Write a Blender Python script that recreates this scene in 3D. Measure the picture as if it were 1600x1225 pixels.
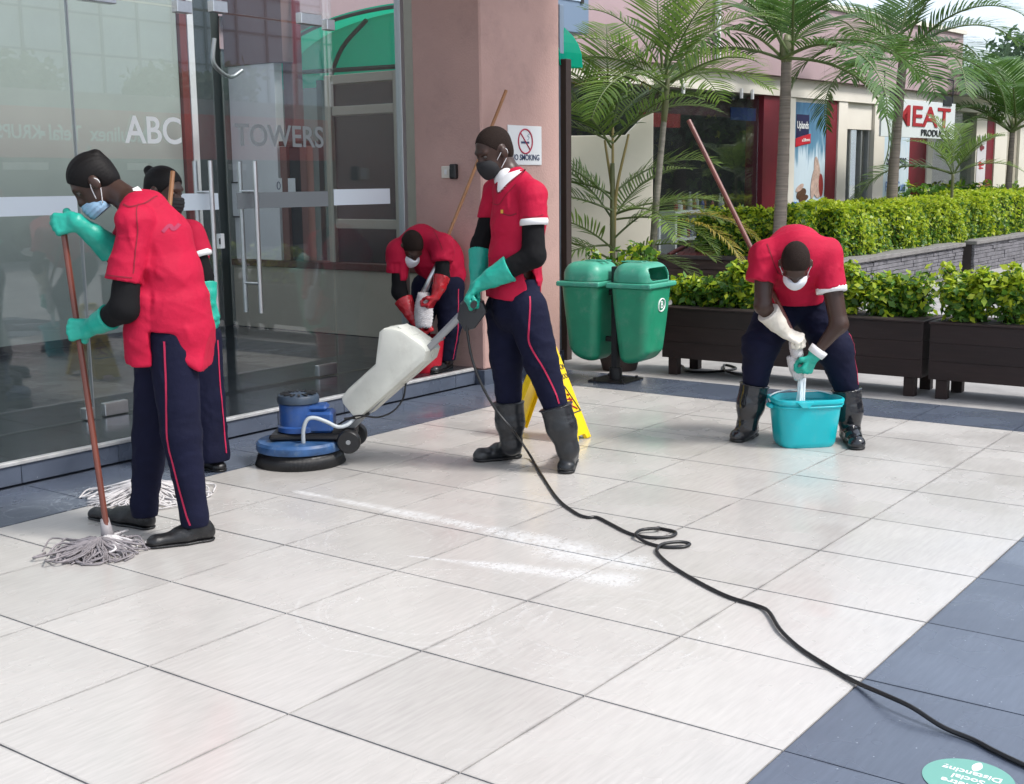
import bpy, bmesh, math, random
import numpy as np
from mathutils import Matrix, Vector

for o in list(bpy.data.objects):
    bpy.data.objects.remove(o, do_unlink=True)
SC = bpy.context.scene
COL = SC.collection
rng = np.random.default_rng(7)
random.seed(7)

# ---------------------------------------------------------------- camera
CAMR = np.array([[0.58960131, -0.80762522, -0.01057364],
                 [-0.14059788, -0.08973367, -0.98599194],
                 [0.79536314, 0.58282877, -0.16645749]])   # rows: right, down, forward
CAMC = np.array([-2.35949, -3.18771, 1.51974])
FPX = 1938.26                                               # focal length in pixels of a 1600 px wide frame
cam_data = bpy.data.cameras.new('camera')
cam = bpy.data.objects.new('camera', cam_data)
COL.objects.link(cam)
cam_data.sensor_fit = 'HORIZONTAL'
cam_data.sensor_width = 36.0
cam_data.lens = FPX / 1600 * 36
cam_data.clip_start = 0.05
cam_data.clip_end = 600
_m = Matrix(((CAMR[0][0], -CAMR[1][0], -CAMR[2][0], CAMC[0]),
             (CAMR[0][1], -CAMR[1][1], -CAMR[2][1], CAMC[1]),
             (CAMR[0][2], -CAMR[1][2], -CAMR[2][2], CAMC[2]),
             (0, 0, 0, 1)))
cam.matrix_world = _m
SC.camera = cam

# ---------------------------------------------------------------- light: bright overcast
SUN_EL, SUN_AZ = math.radians(52), math.radians(-78)       # azimuth measured from +x towards +y
world = bpy.data.worlds.new('World')
SC.world = world
world.use_nodes = True
wn = world.node_tree
sky = wn.nodes.new('ShaderNodeTexSky')
sky.sky_type = 'NISHITA'
sky.sun_disc = False
sky.sun_elevation = SUN_EL
sky.sun_rotation = math.pi / 2 - SUN_AZ
sky.air_density = 1.0
sky.dust_density = 3.5
sky.ozone_density = 1.6
bg = wn.nodes['Background']
bg.inputs['Strength'].default_value = 0.13
# thin cloud veil: pull the blue towards white over the whole dome
hsv = wn.nodes.new('ShaderNodeHueSaturation')
hsv.inputs['Saturation'].default_value = 0.85
wn.links.new(sky.outputs[0], hsv.inputs['Color'])
cloud = wn.nodes.new('ShaderNodeMixRGB')
cloud.inputs[0].default_value = 0.55
cloud.inputs[2].default_value = (4.3, 4.75, 5.4, 1)
wn.links.new(hsv.outputs[0], cloud.inputs[1])
wn.links.new(cloud.outputs[0], bg.inputs[0])

sun_data = bpy.data.lights.new('sun', 'SUN')
sun_data.energy = 1.5
sun_data.angle = math.radians(12)
sun_data.color = (1.0, 0.975, 0.94)
sun = bpy.data.objects.new('sun', sun_data)
COL.objects.link(sun)
_sd = Vector((math.cos(SUN_EL) * math.cos(SUN_AZ), math.cos(SUN_EL) * math.sin(SUN_AZ), math.sin(SUN_EL)))
sun.rotation_euler = _sd.to_track_quat('Z', 'Y').to_euler()

vs = SC.view_settings
vs.view_transform = 'Standard'
vs.look = 'None'
vs.gamma = 1.0
vs.use_curve_mapping = False
vs.exposure = 1.12

cy = SC.cycles
cy.max_bounces = 8
cy.diffuse_bounces = 4
cy.glossy_bounces = 4
cy.transmission_bounces = 6
cy.transparent_max_bounces = 12
cy.caustics_reflective = False
cy.caustics_refractive = False
cy.use_denoising = True
cy.use_adaptive_sampling = True
cy.adaptive_threshold = 0.02
cy.sample_clamp_indirect = 6.0

# ---------------------------------------------------------------- sight lines: where a point seen in the photo lies in the place
def ray(u, v):
    return CAMR.T @ np.array([(u - 800) / FPX, (v - 612.5) / FPX, 1.0])
def onX(u, v, X):
    d = ray(u, v); return CAMC + d * ((X - CAMC[0]) / d[0])
def onY(u, v, Y):
    d = ray(u, v); return CAMC + d * ((Y - CAMC[1]) / d[1])
def onZ(u, v, Z=0.0):
    d = ray(u, v); return CAMC + d * ((Z - CAMC[2]) / d[2])
RV = np.array([0.58960, -0.80763, 0.0]); RV /= np.linalg.norm(RV)     # across the view
DV = np.array([-RV[1], RV[0], 0.0])                                   # away from the viewer
ZV = np.array([0, 0, 1.0])
def onP(u, v, base, off=0.0):
    """point of sight line (u, v) on the upright plane across the view through base, off metres further away"""
    d = ray(u, v); t = ((np.asarray(base) - CAMC) @ DV + off) / (d @ DV)
    return CAMC + d * t
def A(*x):
    return np.array(x, float)
def nrm(v):
    v = np.asarray(v, float); return v / (np.linalg.norm(v) + 1e-12)

# ---------------------------------------------------------------- materials
MATS = {}
def mat(name, col, rough=0.6, metal=0.0, noise=0.0, nscale=8.0, bump=0.0, bscale=60.0, spec=0.5, coat=0.0, sheen=0.0,
        stretch=None, rvar=0.0, col2=None, objrand=0.0, coords='Object', trans=0.0, c2pos=0.5, c2wid=0.25, ndetail=6.0, dirt=None):
    m = bpy.data.materials.new(name); m.use_nodes = True
    nt = m.node_tree; N = nt.nodes; L = nt.links
    b = N['Principled BSDF']
    b.inputs['Base Color'].default_value = (*col, 1)
    b.inputs['Roughness'].default_value = rough
    b.inputs['Metallic'].default_value = metal
    b.inputs['Specular IOR Level'].default_value = spec
    if coat: b.inputs['Coat Weight'].default_value = coat; b.inputs['Coat Roughness'].default_value = 0.08
    if sheen: b.inputs['Sheen Weight'].default_value = sheen
    if trans: b.inputs['Transmission Weight'].default_value = trans
    tc = None
    def vec():
        nonlocal tc
        if tc is None:
            if coords == 'World':
                g = N.new('ShaderNodeNewGeometry'); tc = g.outputs['Position']
            else:
                t = N.new('ShaderNodeTexCoord'); tc = t.outputs['Object']
            if stretch:
                mp = N.new('ShaderNodeMapping'); mp.inputs['Scale'].default_value = stretch
                L.new(tc, mp.inputs['Vector']); tc = mp.outputs[0]
        return tc
    colsock = None
    if noise > 0 or col2 is not None:
        n = N.new('ShaderNodeTexNoise'); n.inputs['Scale'].default_value = nscale; n.inputs['Detail'].default_value = ndetail
        n.inputs['Roughness'].default_value = 0.65
        L.new(vec(), n.inputs['Vector'])
        r = N.new('ShaderNodeValToRGB')
        r.color_ramp.elements[0].position = c2pos - c2wid; r.color_ramp.elements[1].position = c2pos + c2wid
        if col2 is None:
            a = tuple(max(0, c * (1 - noise)) for c in col); c2 = tuple(min(1, c * (1 + noise)) for c in col)
        else:
            a, c2 = col, col2
        r.color_ramp.elements[0].color = (*a, 1); r.color_ramp.elements[1].color = (*c2, 1)
        L.new(n.outputs['Fac'], r.inputs[0]); colsock = r.outputs[0]
        if rvar:
            mr = N.new('ShaderNodeMapRange'); mr.inputs['From Min'].default_value = .3; mr.inputs['From Max'].default_value = .7
            mr.inputs['To Min'].default_value = rough - rvar; mr.inputs['To Max'].default_value = rough + rvar
            L.new(n.outputs['Fac'], mr.inputs['Value']); L.new(mr.outputs[0], b.inputs['Roughness'])
    if objrand:
        oi = N.new('ShaderNodeObjectInfo')
        mr = N.new('ShaderNodeMapRange'); mr.inputs['To Min'].default_value = 1 - objrand; mr.inputs['To Max'].default_value = 1 + objrand
        L.new(oi.outputs['Random'], mr.inputs['Value'])
        mx = N.new('ShaderNodeVectorMath'); mx.operation = 'SCALE'
        if colsock is None:
            mx.inputs[0].default_value = col
        else:
            L.new(colsock, mx.inputs[0])
        L.new(mr.outputs[0], mx.inputs['Scale']); colsock = mx.outputs[0]
    if dirt is not None:                                    # (colour, amount, scale): scuffs, dust and stains
        dn = N.new('ShaderNodeTexNoise'); dn.inputs['Scale'].default_value = dirt[2]; dn.inputs['Detail'].default_value = 9; dn.inputs['Roughness'].default_value = .72
        L.new(vec(), dn.inputs['Vector'])
        dr = N.new('ShaderNodeMapRange'); dr.interpolation_type = 'SMOOTHSTEP'; dr.inputs['From Min'].default_value = .50; dr.inputs['From Max'].default_value = .72
        dr.inputs['To Max'].default_value = dirt[1]; L.new(dn.outputs['Fac'], dr.inputs['Value'])
        dx = N.new('ShaderNodeMixRGB'); L.new(dr.outputs[0], dx.inputs[0]); dx.inputs[2].default_value = (*dirt[0], 1)
        if colsock is None: dx.inputs[1].default_value = (*col, 1)
        else: L.new(colsock, dx.inputs[1])
        colsock = dx.outputs[0]
    if colsock is not None: L.new(colsock, b.inputs['Base Color'])
    if bump > 0:
        n2 = N.new('ShaderNodeTexNoise'); n2.inputs['Scale'].default_value = bscale; n2.inputs['Detail'].default_value = 5
        L.new(vec(), n2.inputs['Vector'])
        bp = N.new('ShaderNodeBump'); bp.inputs['Strength'].default_value = bump; bp.inputs['Distance'].default_value = 0.01
        L.new(n2.outputs['Fac'], bp.inputs['Height']); L.new(bp.outputs[0], b.inputs['Normal'])
    MATS[name] = m
    return m

def leafmat(name, dark, light, rough=0.45, tl=0.35, stripe=False):
    m = bpy.data.materials.new(name); m.use_nodes = True
    nt = m.node_tree; N = nt.nodes; L = nt.links
    b = N['Principled BSDF']; out = N['Material Output']
    b.inputs['Roughness'].default_value = rough
    g = N.new('ShaderNodeNewGeometry')
    r = N.new('ShaderNodeValToRGB')
    r.color_ramp.elements[0].color = (*dark, 1); r.color_ramp.elements[1].color = (*light, 1)
    L.new(g.outputs['Random Per Island'], r.inputs[0])
    L.new(r.outputs[0], b.inputs['Base Color'])
    t = N.new('ShaderNodeBsdfTranslucent'); L.new(r.outputs[0], t.inputs[0])
    mx = N.new('ShaderNodeMixShader'); mx.inputs[0].default_value = tl
    L.new(b.outputs[0], mx.inputs[1]); L.new(t.outputs[0], mx.inputs[2]); L.new(mx.outputs[0], out.inputs[0])
    return m

def glassmat(name, tint=(0.86, 0.9, 0.9), ior=1.7, rough=0.0, dust=.03):
    m = bpy.data.materials.new(name); m.use_nodes = True
    nt = m.node_tree; N = nt.nodes; L = nt.links
    N.remove(N['Principled BSDF']); out = N['Material Output']
    tr = N.new('ShaderNodeBsdfTransparent'); tr.inputs[0].default_value = (*tint, 1)
    gl = N.new('ShaderNodeBsdfAnisotropic'); gl.inputs['Roughness'].default_value = rough
    gl.inputs['Color'].default_value = (1, 1, 1, 1)
    fr = N.new('ShaderNodeFresnel'); 
    ge = N.new('ShaderNodeNewGeometry'); mr = N.new('ShaderNodeMapRange')      # the same index on the way in and out of the pane
    mr.inputs['To Min'].default_value = ior; mr.inputs['To Max'].default_value = 1 / ior
    L.new(ge.outputs['Backfacing'], mr.inputs['Value']); L.new(mr.outputs[0], fr.inputs['IOR'])
    mx = N.new('ShaderNodeMixShader')
    L.new(fr.outputs[0], mx.inputs[0]); L.new(tr.outputs[0], mx.inputs[1]); L.new(gl.outputs[0], mx.inputs[2])
    df = N.new('ShaderNodeBsdfDiffuse'); df.inputs[0].default_value = (.7, .74, .78, 1)      # thin film of dust
    no = N.new('ShaderNodeTexNoise'); no.inputs['Scale'].default_value = 1.4; no.inputs['Detail'].default_value = 5
    tc = N.new('ShaderNodeTexCoord'); L.new(tc.outputs['Object'], no.inputs['Vector'])
    dm = N.new('ShaderNodeMapRange'); dm.inputs['From Min'].default_value = .3; dm.inputs['From Max'].default_value = .75
    dm.inputs['To Min'].default_value = dust * .6; dm.inputs['To Max'].default_value = dust * 1.5
    L.new(no.outputs['Fac'], dm.inputs['Value'])
    m2 = N.new('ShaderNodeMixShader'); L.new(dm.outputs[0], m2.inputs[0]); L.new(mx.outputs[0], m2.inputs[1]); L.new(df.outputs[0], m2.inputs[2])
    L.new(m2.outputs[0], out.inputs[0])
    return m

# ---------------------------------------------------------------- objects
def wloc(o):
    p = A(0, 0, 0)
    while o is not None:
        p = p + A(*o.location); o = o.parent
    return p
def link(name, data, parent=None, loc=None):
    o = bpy.data.objects.new(name, data); COL.objects.link(o)
    if parent is not None: o.parent = parent
    if loc is not None: o.location = loc
    return o
def tag(o, label=None, cat=None, group=None, kind=None):
    if label: o['label'] = label
    if cat: o['category'] = cat
    if group: o['group'] = group
    if kind: o['kind'] = kind
    return o
def thing(name, loc, label, cat, group=None):
    return tag(link(name, None, None, tuple(loc)), label, cat, group)
def mesh_data(name, V, F, m=None, smooth=False):
    V = np.asarray(V, np.float32).reshape(-1, 3)
    me = bpy.data.meshes.new(name)
    if isinstance(F, np.ndarray) and F.ndim == 2:
        n, k = F.shape
        me.vertices.add(len(V)); me.vertices.foreach_set('co', V.ravel())
        me.loops.add(n * k); me.loops.foreach_set('vertex_index', F.astype(np.int32).ravel())
        me.polygons.add(n); me.polygons.foreach_set('loop_start', np.arange(0, n * k, k, dtype=np.int32))
        me.update(calc_edges=True)
    else:
        me.from_pydata(V.tolist(), [], [list(map(int, f)) for f in F])
    for mm in (m if isinstance(m, (list, tuple)) else [m]):
        if mm is not None: me.materials.append(mm)
    if smooth:
        me.polygons.foreach_set('use_smooth', np.ones(len(me.polygons), bool))
    return me
def mk(name, V, F, m, parent=None, smooth=False, kind=None):
    """V in world metres"""
    V = np.asarray(V, float).reshape(-1, 3)
    if parent is not None: V = V - wloc(parent)
    o = link(name, mesh_data(name, V, F, m, smooth), parent)
    if kind: o['kind'] = kind
    return o

class MB:
    """collects shapes of one part"""
    def __init__(s): s.V = []; s.F = []; s.n = 0
    def add(s, V, F):
        V = np.asarray(V, float).reshape(-1, 3)
        s.V.append(V); s.F += [[int(i) + s.n for i in f] for f in F]; s.n += len(V); return s
    def box(s, lo, hi, ax=None, c=0.0, o=None):
        """box lo..hi in frame (o, ax rows); c: chamfer"""
        lo = A(*lo); hi = A(*hi)
        lo, hi = np.minimum(lo, hi), np.maximum(lo, hi)
        if c <= 0:
            V = [(x, y, z) for z in (lo[2], hi[2]) for y in (lo[1], hi[1]) for x in (lo[0], hi[0])]
            F = [(0, 2, 3, 1), (4, 5, 7, 6), (0, 1, 5, 4), (2, 6, 7, 3), (0, 4, 6, 2), (1, 3, 7, 5)]
        else:
            c = min(c, *(0.45 * (hi - lo)))
            V = []; idx = {}
            for sx in (0, 1):
                for sy in (0, 1):
                    for sz in (0, 1):
                        p = [(lo, hi)[b][i] for i, b in enumerate((sx, sy, sz))]
                        q = [p[i] + (c if b == 0 else -c) for i, b in enumerate((sx, sy, sz))]
                        for a in range(3):
                            w = list(q); w[a] = p[a]
                            idx[(sx, sy, sz, a)] = len(V); V.append(w)
            F = []
            for a in range(3):
                b1, b2 = (a + 1) % 3, (a + 2) % 3
                for sd in (0, 1):
                    f = []
                    for (i, j) in ((0, 0), (1, 0), (1, 1), (0, 1)):
                        k = [0, 0, 0]; k[a] = sd; k[b1] = i; k[b2] = j
                        f.append(idx[(*k, a)])
                    F.append(f if sd else f[::-1])
                for i in (0, 1):
                    for j in (0, 1):
                        k0 = [0, 0, 0]; k1 = [0, 0, 0]
                        k0[b1] = k1[b1] = i; k0[b2] = k1[b2] = j; k0[a] = 0; k1[a] = 1
                        f = [idx[(*k0, b1)], idx[(*k1, b1)], idx[(*k1, b2)], idx[(*k0, b2)]]
                        F.append(f if (i == j) else f[::-1])
            for sx in (0, 1):
                for sy in (0, 1):
                    for sz in (0, 1):
                        f = [idx[(sx, sy, sz, a)] for a in range(3)]
                        F.append(f if (sx + sy + sz) % 2 else f[::-1])
        V = np.array(V, float)
        if ax is not None: V = V @ np.asarray(ax, float)
        if o is not None: V = V + np.asarray(o)
        return s.add(V, F)
    def tube(s, P, r, n=10, cap=True, closed=False):
        P = np.asarray(P, float); m = len(P)
        r = np.broadcast_to(np.asarray(r, float), (m,)) if np.ndim(r) < 2 else r
        T = np.zeros_like(P)
        if closed:
            T = np.roll(P, -1, 0) - np.roll(P, 1, 0)
        else:
            T[1:-1] = P[2:] - P[:-2]; T[0] = P[1] - P[0]; T[-1] = P[-1] - P[-2]
        T /= np.linalg.norm(T, axis=1)[:, None] + 1e-12
        up = A(0, 0, 1) if abs(T[0][2]) < .9 else A(1, 0, 0)
        x = nrm(np.cross(up, T[0])); V = []
        for i in range(m):
            x = nrm(x - T[i] * (x @ T[i])); y = np.cross(T[i], x)
            a = np.linspace(0, 2 * np.pi, n, endpoint=False)
            V.append(P[i] + r[i] * (np.cos(a)[:, None] * x + np.sin(a)[:, None] * y))
        V = np.concatenate(V); F = []
        for i in range(m if closed else m - 1):
            j = (i + 1) % m
            for k in range(n):
                l = (k + 1) % n
                F.append((i * n + k, i * n + l, j * n + l, j * n + k))
        if cap and not closed:
            F.append(list(range(n))[::-1]); F.append([(m - 1) * n + k for k in range(n)])
        return s.add(V, F)
    def lathe(s, prof, n=32, ax=None, o=(0, 0, 0), sx=1.0, sy=1.0, sq=2.0):
        """profile (r, z) turned about z; sq>2 squares the plan off"""
        V = []; F = []
        a = np.linspace(0, 2 * np.pi, n, endpoint=False)
        ca, sa = np.cos(a), np.sin(a)
        q = (np.abs(ca) ** sq + np.abs(sa) ** sq) ** (-1 / sq)
        for r, z in prof:
            V.append(np.stack([r * ca * q * sx, r * sa * q * sy, np.full(n, z)], 1))
        V = np.concatenate(V); m = len(prof)
        for i in range(m - 1):
            for k in range(n):
                l = (k + 1) % n
                F.append((i * n + k, i * n + l, (i + 1) * n + l, (i + 1) * n + k))
        if prof[0][0] > 1e-5: F.append(list(range(n))[::-1])
        if prof[-1][0] > 1e-5: F.append([(m - 1) * n + k for k in range(n)])
        if ax is not None: V = V @ np.asarray(ax, float)
        return s.add(V + np.asarray(o), F)
    def prism(s, poly, t0, t1, ax, o, c=0.0):
        """polygon (a, b) in axes ax[0], ax[1], swept t0..t1 along ax[2]; c: rounded rim"""
        poly = np.asarray(poly, float); n = len(poly)
        ar = 0.5 * np.sum(poly[:, 0] * np.roll(poly[:, 1], -1) - poly[:, 1] * np.roll(poly[:, 0], -1))
        if ar < 0: poly = poly[::-1]
        e = np.roll(poly, -1, 0) - poly; e /= np.linalg.norm(e, axis=1)[:, None] + 1e-12
        nn = np.stack([e[:, 1], -e[:, 0]], 1)
        vn = nn + np.roll(nn, 1, 0); vn /= (np.sum(vn * nn, 1)[:, None] + 1e-6)
        rings = [(0, t0), (0, t1)] if c <= 0 else [(-c, t0), (-.3 * c, t0 + .3 * c), (0, t0 + c), (0, t1 - c), (-.3 * c, t1 - .3 * c), (-c, t1)]
        V = []
        for inset, t in rings:
            q = poly + vn * inset
            V.append(q[:, :1] * ax[0] + q[:, 1:2] * ax[1] + t * ax[2] + o)
        V = np.concatenate(V); F = []
        m = len(rings)
        for i in range(m - 1):
            for k in range(n):
                l = (k + 1) % n
                F.append((i * n + k, i * n + l, (i + 1) * n + l, (i + 1) * n + k))
        F.append(list(range(n))[::-1]); F.append([(m - 1) * n + k for k in range(n)])
        return s.add(V, F)
    def obj(s, name, m, parent=None, smooth=False, kind=None, sharp=None):
        o = mk(name, np.concatenate(s.V), s.F, m, parent, smooth, kind)
        if smooth and sharp is not None:
            o.data.set_sharp_from_angle(angle=math.radians(sharp))
        return o

def bx(name, lo, hi, m, parent=None, c=0.0, kind=None, ax=None, o=None):
    return MB().box(lo, hi, c=c, ax=ax, o=o).obj(name, m, parent, kind=kind)
def pipe(name, P, r, m, parent=None, n=10, kind=None, closed=False):
    return MB().tube(P, r, n, closed=closed).obj(name, m, parent, smooth=True, kind=kind, sharp=50)
def spline(P, k=8):
    P = np.asarray(P, float); Q = np.vstack([2 * P[0] - P[1], P, 2 * P[-1] - P[-2]]); out = []
    for i in range(1, len(Q) - 2):
        for t in np.linspace(0, 1, k, endpoint=False):
            a, b, c, d = Q[i - 1], Q[i], Q[i + 1], Q[i + 2]
            out.append(.5 * (2 * b + (c - a) * t + (2 * a - 5 * b + 4 * c - d) * t * t + (3 * b - a - 3 * c + d) * t ** 3))
    out.append(P[-1]); return np.array(out)
def piece(name, me, parent, loc, rotz=0.0):
    """one of many alike pieces sharing mesh data; loc in world metres"""
    o = link(name, me, parent, tuple(np.asarray(loc, float) - wloc(parent)))
    if rotz: o.rotation_euler[2] = rotz
    return o
def text(name, body, size, loc, xdir, updir, m, parent=None, depth=0.001, align='CENTER', sx=1.0):
    cu = bpy.data.curves.new(name, 'FONT'); cu.body = body; cu.size = size; cu.extrude = depth
    cu.align_x = align; cu.align_y = 'CENTER'; cu.resolution_u = 4; cu.offset = .014 * size
    cu.materials.append(m)
    o = link(name, cu, parent)
    x = nrm(xdir); y = nrm(updir); z = np.cross(x, y)
    L0 = np.asarray(loc, float) - (wloc(parent) if parent is not None else 0)
    o = meshify(o)
    o.matrix_local = Matrix(((x[0] * sx, y[0], z[0], L0[0]), (x[1] * sx, y[1], z[1], L0[1]), (x[2] * sx, y[2], z[2], L0[2]), (0, 0, 0, 1)))
    return o
def meshify(o):
    """lettering as a plain mesh"""
    dg = bpy.context.evaluated_depsgraph_get()
    me = bpy.data.meshes.new_from_object(o.evaluated_get(dg))
    n = link(o.name, me, o.parent); nm = o.name
    bpy.data.objects.remove(o, do_unlink=True); n.name = nm
    return n
def copy_thing(root, loc, rotz=0.0, label=None, group=None):
    r = root.copy(); COL.objects.link(r); r.location = loc; r.rotation_euler[2] = rotz
    if label: r['label'] = label
    if group: r['group'] = group
    for ch in list(root.children):
        c = ch.copy(); COL.objects.link(c); c.parent = r
        for g in list(ch.children):
            d = g.copy(); COL.objects.link(d); d.parent = c
    return r
# ---------------------------------------------------------------- floor tile material: pale porcelain with drying suds
def tile_material(name, base, light, rough, foam_col, foam_amt, speck=0.0, wet=0.5):
    m = bpy.data.materials.new(name); m.use_nodes = True
    nt = m.node_tree; N = nt.nodes; L = nt.links
    b = N['Principled BSDF']
    g = N.new('ShaderNodeNewGeometry')
    def math_(op, a, c=None, clamp=False):
        n = N.new('ShaderNodeMath'); n.operation = op; n.use_clamp = clamp
        for i, x in enumerate((a, c)):
            if x is None: continue
            if isinstance(x, (int, float)): n.inputs[i].default_value = x
            else: L.new(x, n.inputs[i])
        return n.outputs[0]
    def noise(scale, detail=4, st=None, rough=.6):
        n = N.new('ShaderNodeTexNoise'); n.inputs['Scale'].default_value = scale; n.inputs['Detail'].default_value = detail
        n.inputs['Roughness'].default_value = rough
        if st:
            mp = N.new('ShaderNodeMapping'); mp.inputs['Scale'].default_value = st; mp.inputs['Rotation'].default_value = (0, 0, .12)
            L.new(g.outputs['Position'], mp.inputs[0]); L.new(mp.outputs[0], n.inputs['Vector'])
        else: L.new(g.outputs['Position'], n.inputs['Vector'])
        return n.outputs['Fac']
    def ramp(x, lo, hi):
        n = N.new('ShaderNodeMapRange'); n.interpolation_type = 'SMOOTHSTEP'
        n.inputs['From Min'].default_value = lo; n.inputs['From Max'].default_value = hi
        L.new(x, n.inputs['Value']); return n.outputs[0]
    grain = noise(7, 6, (1.0, 9.0, 1))
    cloud = noise(1.7, 4)
    mixc = math_('ADD', math_('MULTIPLY', grain, .65), math_('MULTIPLY', cloud, .35))
    r = N.new('ShaderNodeValToRGB'); r.color_ramp.elements[0].position = .12; r.color_ramp.elements[1].position = .88
    r.color_ramp.elements[0].color = (*base, 1); r.color_ramp.elements[1].color = (*light, 1)
    L.new(mixc, r.inputs[0]); col = r.outputs[0]
    oi = N.new('ShaderNodeObjectInfo')
    mr = N.new('ShaderNodeMapRange'); mr.inputs['To Min'].default_value = .94; mr.inputs['To Max'].default_value = 1.05
    L.new(oi.outputs['Random'], mr.inputs['Value'])
    sc = N.new('ShaderNodeVectorMath'); sc.operation = 'SCALE'; L.new(col, sc.inputs[0]); L.new(mr.outputs[0], sc.inputs['Scale']); col = sc.outputs[0]
    if speck:
        v = N.new('ShaderNodeTexVoronoi'); v.inputs['Scale'].default_value = 34; L.new(g.outputs['Position'], v.inputs['Vector'])
        sp = ramp(v.outputs['Distance'], .10, .05)
        rnd = N.new('ShaderNodeSeparateColor'); L.new(v.outputs['Color'], rnd.inputs[0])
        sp = math_('MULTIPLY', sp, math_('GREATER_THAN', rnd.outputs[0], .72))
        mx = N.new('ShaderNodeMixRGB'); mx.inputs[2].default_value = (.5, .55, .62, 1)
        L.new(math_('MULTIPLY', sp, speck), mx.inputs[0]); L.new(col, mx.inputs[1]); col = mx.outputs[0]
    # grime along the tile edges
    tco = N.new('ShaderNodeTexCoord'); so = N.new('ShaderNodeSeparateXYZ'); L.new(tco.outputs['Object'], so.inputs[0])
    ed = math_('MAXIMUM', math_('DIVIDE', math_('ABSOLUTE', so.outputs[0]), .2966), math_('DIVIDE', math_('ABSOLUTE', so.outputs[1]), .3156))
    ed = math_('MULTIPLY', ramp(ed, .965, 1.0), ramp(noise(4, 5), .35, .65))
    mxe = N.new('ShaderNodeMixRGB'); mxe.inputs[2].default_value = (base[0] * .45, base[1] * .45, base[2] * .48, 1)
    L.new(math_('MULTIPLY', ed, .42), mxe.inputs[0]); L.new(col, mxe.inputs[1]); col = mxe.outputs[0]
    # suds: broken rings left by the brush and one thick trail of foam
    sx = N.new('ShaderNodeSeparateXYZ'); L.new(g.outputs['Position'], sx.inputs[0])
    X, Y = sx.outputs[0], sx.outputs[1]
    wob = math_('MULTIPLY', math_('SUBTRACT', noise(2.6, 3), .5), .5)
    fine = noise(34, 3, None, .7); mid = noise(5, 3)
    def rings(cx, cy, R, freq, sxy=1.0):
        dx = math_('SUBTRACT', X, cx); dy = math_('MULTIPLY', math_('SUBTRACT', Y, cy), sxy)
        d = math_('SQRT', math_('ADD', math_('MULTIPLY', dx, dx), math_('MULTIPLY', dy, dy)))
        d = math_('ADD', d, math_('MULTIPLY', wob, .22))
        w = math_('SINE', math_('MULTIPLY', d, freq))
        w2 = math_('SINE', math_('MULTIPLY', d, freq * .37))
        line = math_('MULTIPLY', ramp(w, .1, 1.0), ramp(w2, -.4, .8))
        env = math_('MULTIPLY', ramp(d, R, R * .82), ramp(d, R * .18, R * .42))
        spk = math_('MULTIPLY', ramp(noise(75, 2), .54, .68), .55)
        return math_('MULTIPLY', math_('MULTIPLY', math_('MAXIMUM', math_('MULTIPLY', line, .6), spk), env), ramp(mid, .32, .56))
    tot = None
    for c in RINGS:
        k = rings(*c); tot = k if tot is None else math_('MAXIMUM', tot, k)
    tot = math_('MULTIPLY', math_('MULTIPLY', tot, ramp(fine, .36, .62)), .6)
    for (x0, y0, x1, y1, w0, w1) in TRAILS:
        ux, uy = x1 - x0, y1 - y0; l2 = ux * ux + uy * uy
        t = math_('DIVIDE', math_('ADD', math_('MULTIPLY', math_('SUBTRACT', X, x0), ux), math_('MULTIPLY', math_('SUBTRACT', Y, y0), uy)), l2, True)
        ex = math_('SUBTRACT', math_('SUBTRACT', X, x0), math_('MULTIPLY', t, ux)); ey = math_('SUBTRACT', math_('SUBTRACT', Y, y0), math_('MULTIPLY', t, uy))
        d = math_('SQRT', math_('ADD', math_('MULTIPLY', ex, ex), math_('MULTIPLY', ey, ey)))
        d = math_('ADD', d, math_('MULTIPLY', wob, .22))
        wd = math_('ADD', math_('MULTIPLY', t, w1 - w0), w0)
        f = math_('SUBTRACT', 1.0, math_('DIVIDE', d, wd), True)
        f = math_('MULTIPLY', math_('MULTIPLY', ramp(f, 0, 1.0), ramp(fine, .22, .60)), ramp(noise(6, 4, (1, 2, 1)), .26, .50))
        tot = math_('MAXIMUM', tot, f)
    tot = math_('MULTIPLY', math_('MULTIPLY', tot, math_('ADD', math_('MULTIPLY', ramp(noise(60, 3), .35, .65), .5), .5)), foam_amt, True)
    mx = N.new('ShaderNodeMixRGB'); mx.inputs[2].default_value = (*foam_col, 1)
    L.new(tot, mx.inputs[0]); L.new(col, mx.inputs[1]); L.new(mx.outputs[0], b.inputs['Base Color'])
    rr = math_('ADD', math_('MULTIPLY', ramp(cloud, .35, .65), .14), rough)
    rr = math_('SUBTRACT', rr, math_('MULTIPLY', ramp(noise(.9, 3), .46, .60), .13))
    rr = math_('ADD', rr, math_('MULTIPLY', tot, .4), True)
    L.new(rr, b.inputs['Roughness'])
    b.inputs['Specular IOR Level'].default_value = wet
    bp = N.new('ShaderNodeBump'); bp.inputs['Strength'].default_value = .12; bp.inputs['Distance'].default_value = .004
    L.new(math_('ADD', math_('MULTIPLY', fine, .25), math_('MULTIPLY', tot, 3.0)), bp.inputs['Height']); L.new(bp.outputs[0], b.inputs['Normal'])
    return m
def gxy(u, v): p = onZ(u, v); return float(p[0]), float(p[1])
RINGS = [(*gxy(375, 812), .40, 190), (*gxy(170, 782), .34, 170, .9), (*gxy(170, 782), .33, 230, .9), (*gxy(590, 842), .45, 170), (*gxy(660, 950), .62, 150), (*gxy(930, 985), .50, 160), (*gxy(40, 800), .3, 190)]
TRAILS = [(*gxy(465, 768), *gxy(760, 826), .035, .09), (*gxy(760, 826), *gxy(900, 858), .10, .16), (*gxy(870, 862), *gxy(990, 878), .17, .15), (*gxy(620, 866), *gxy(960, 905), .012, .14)]
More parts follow.
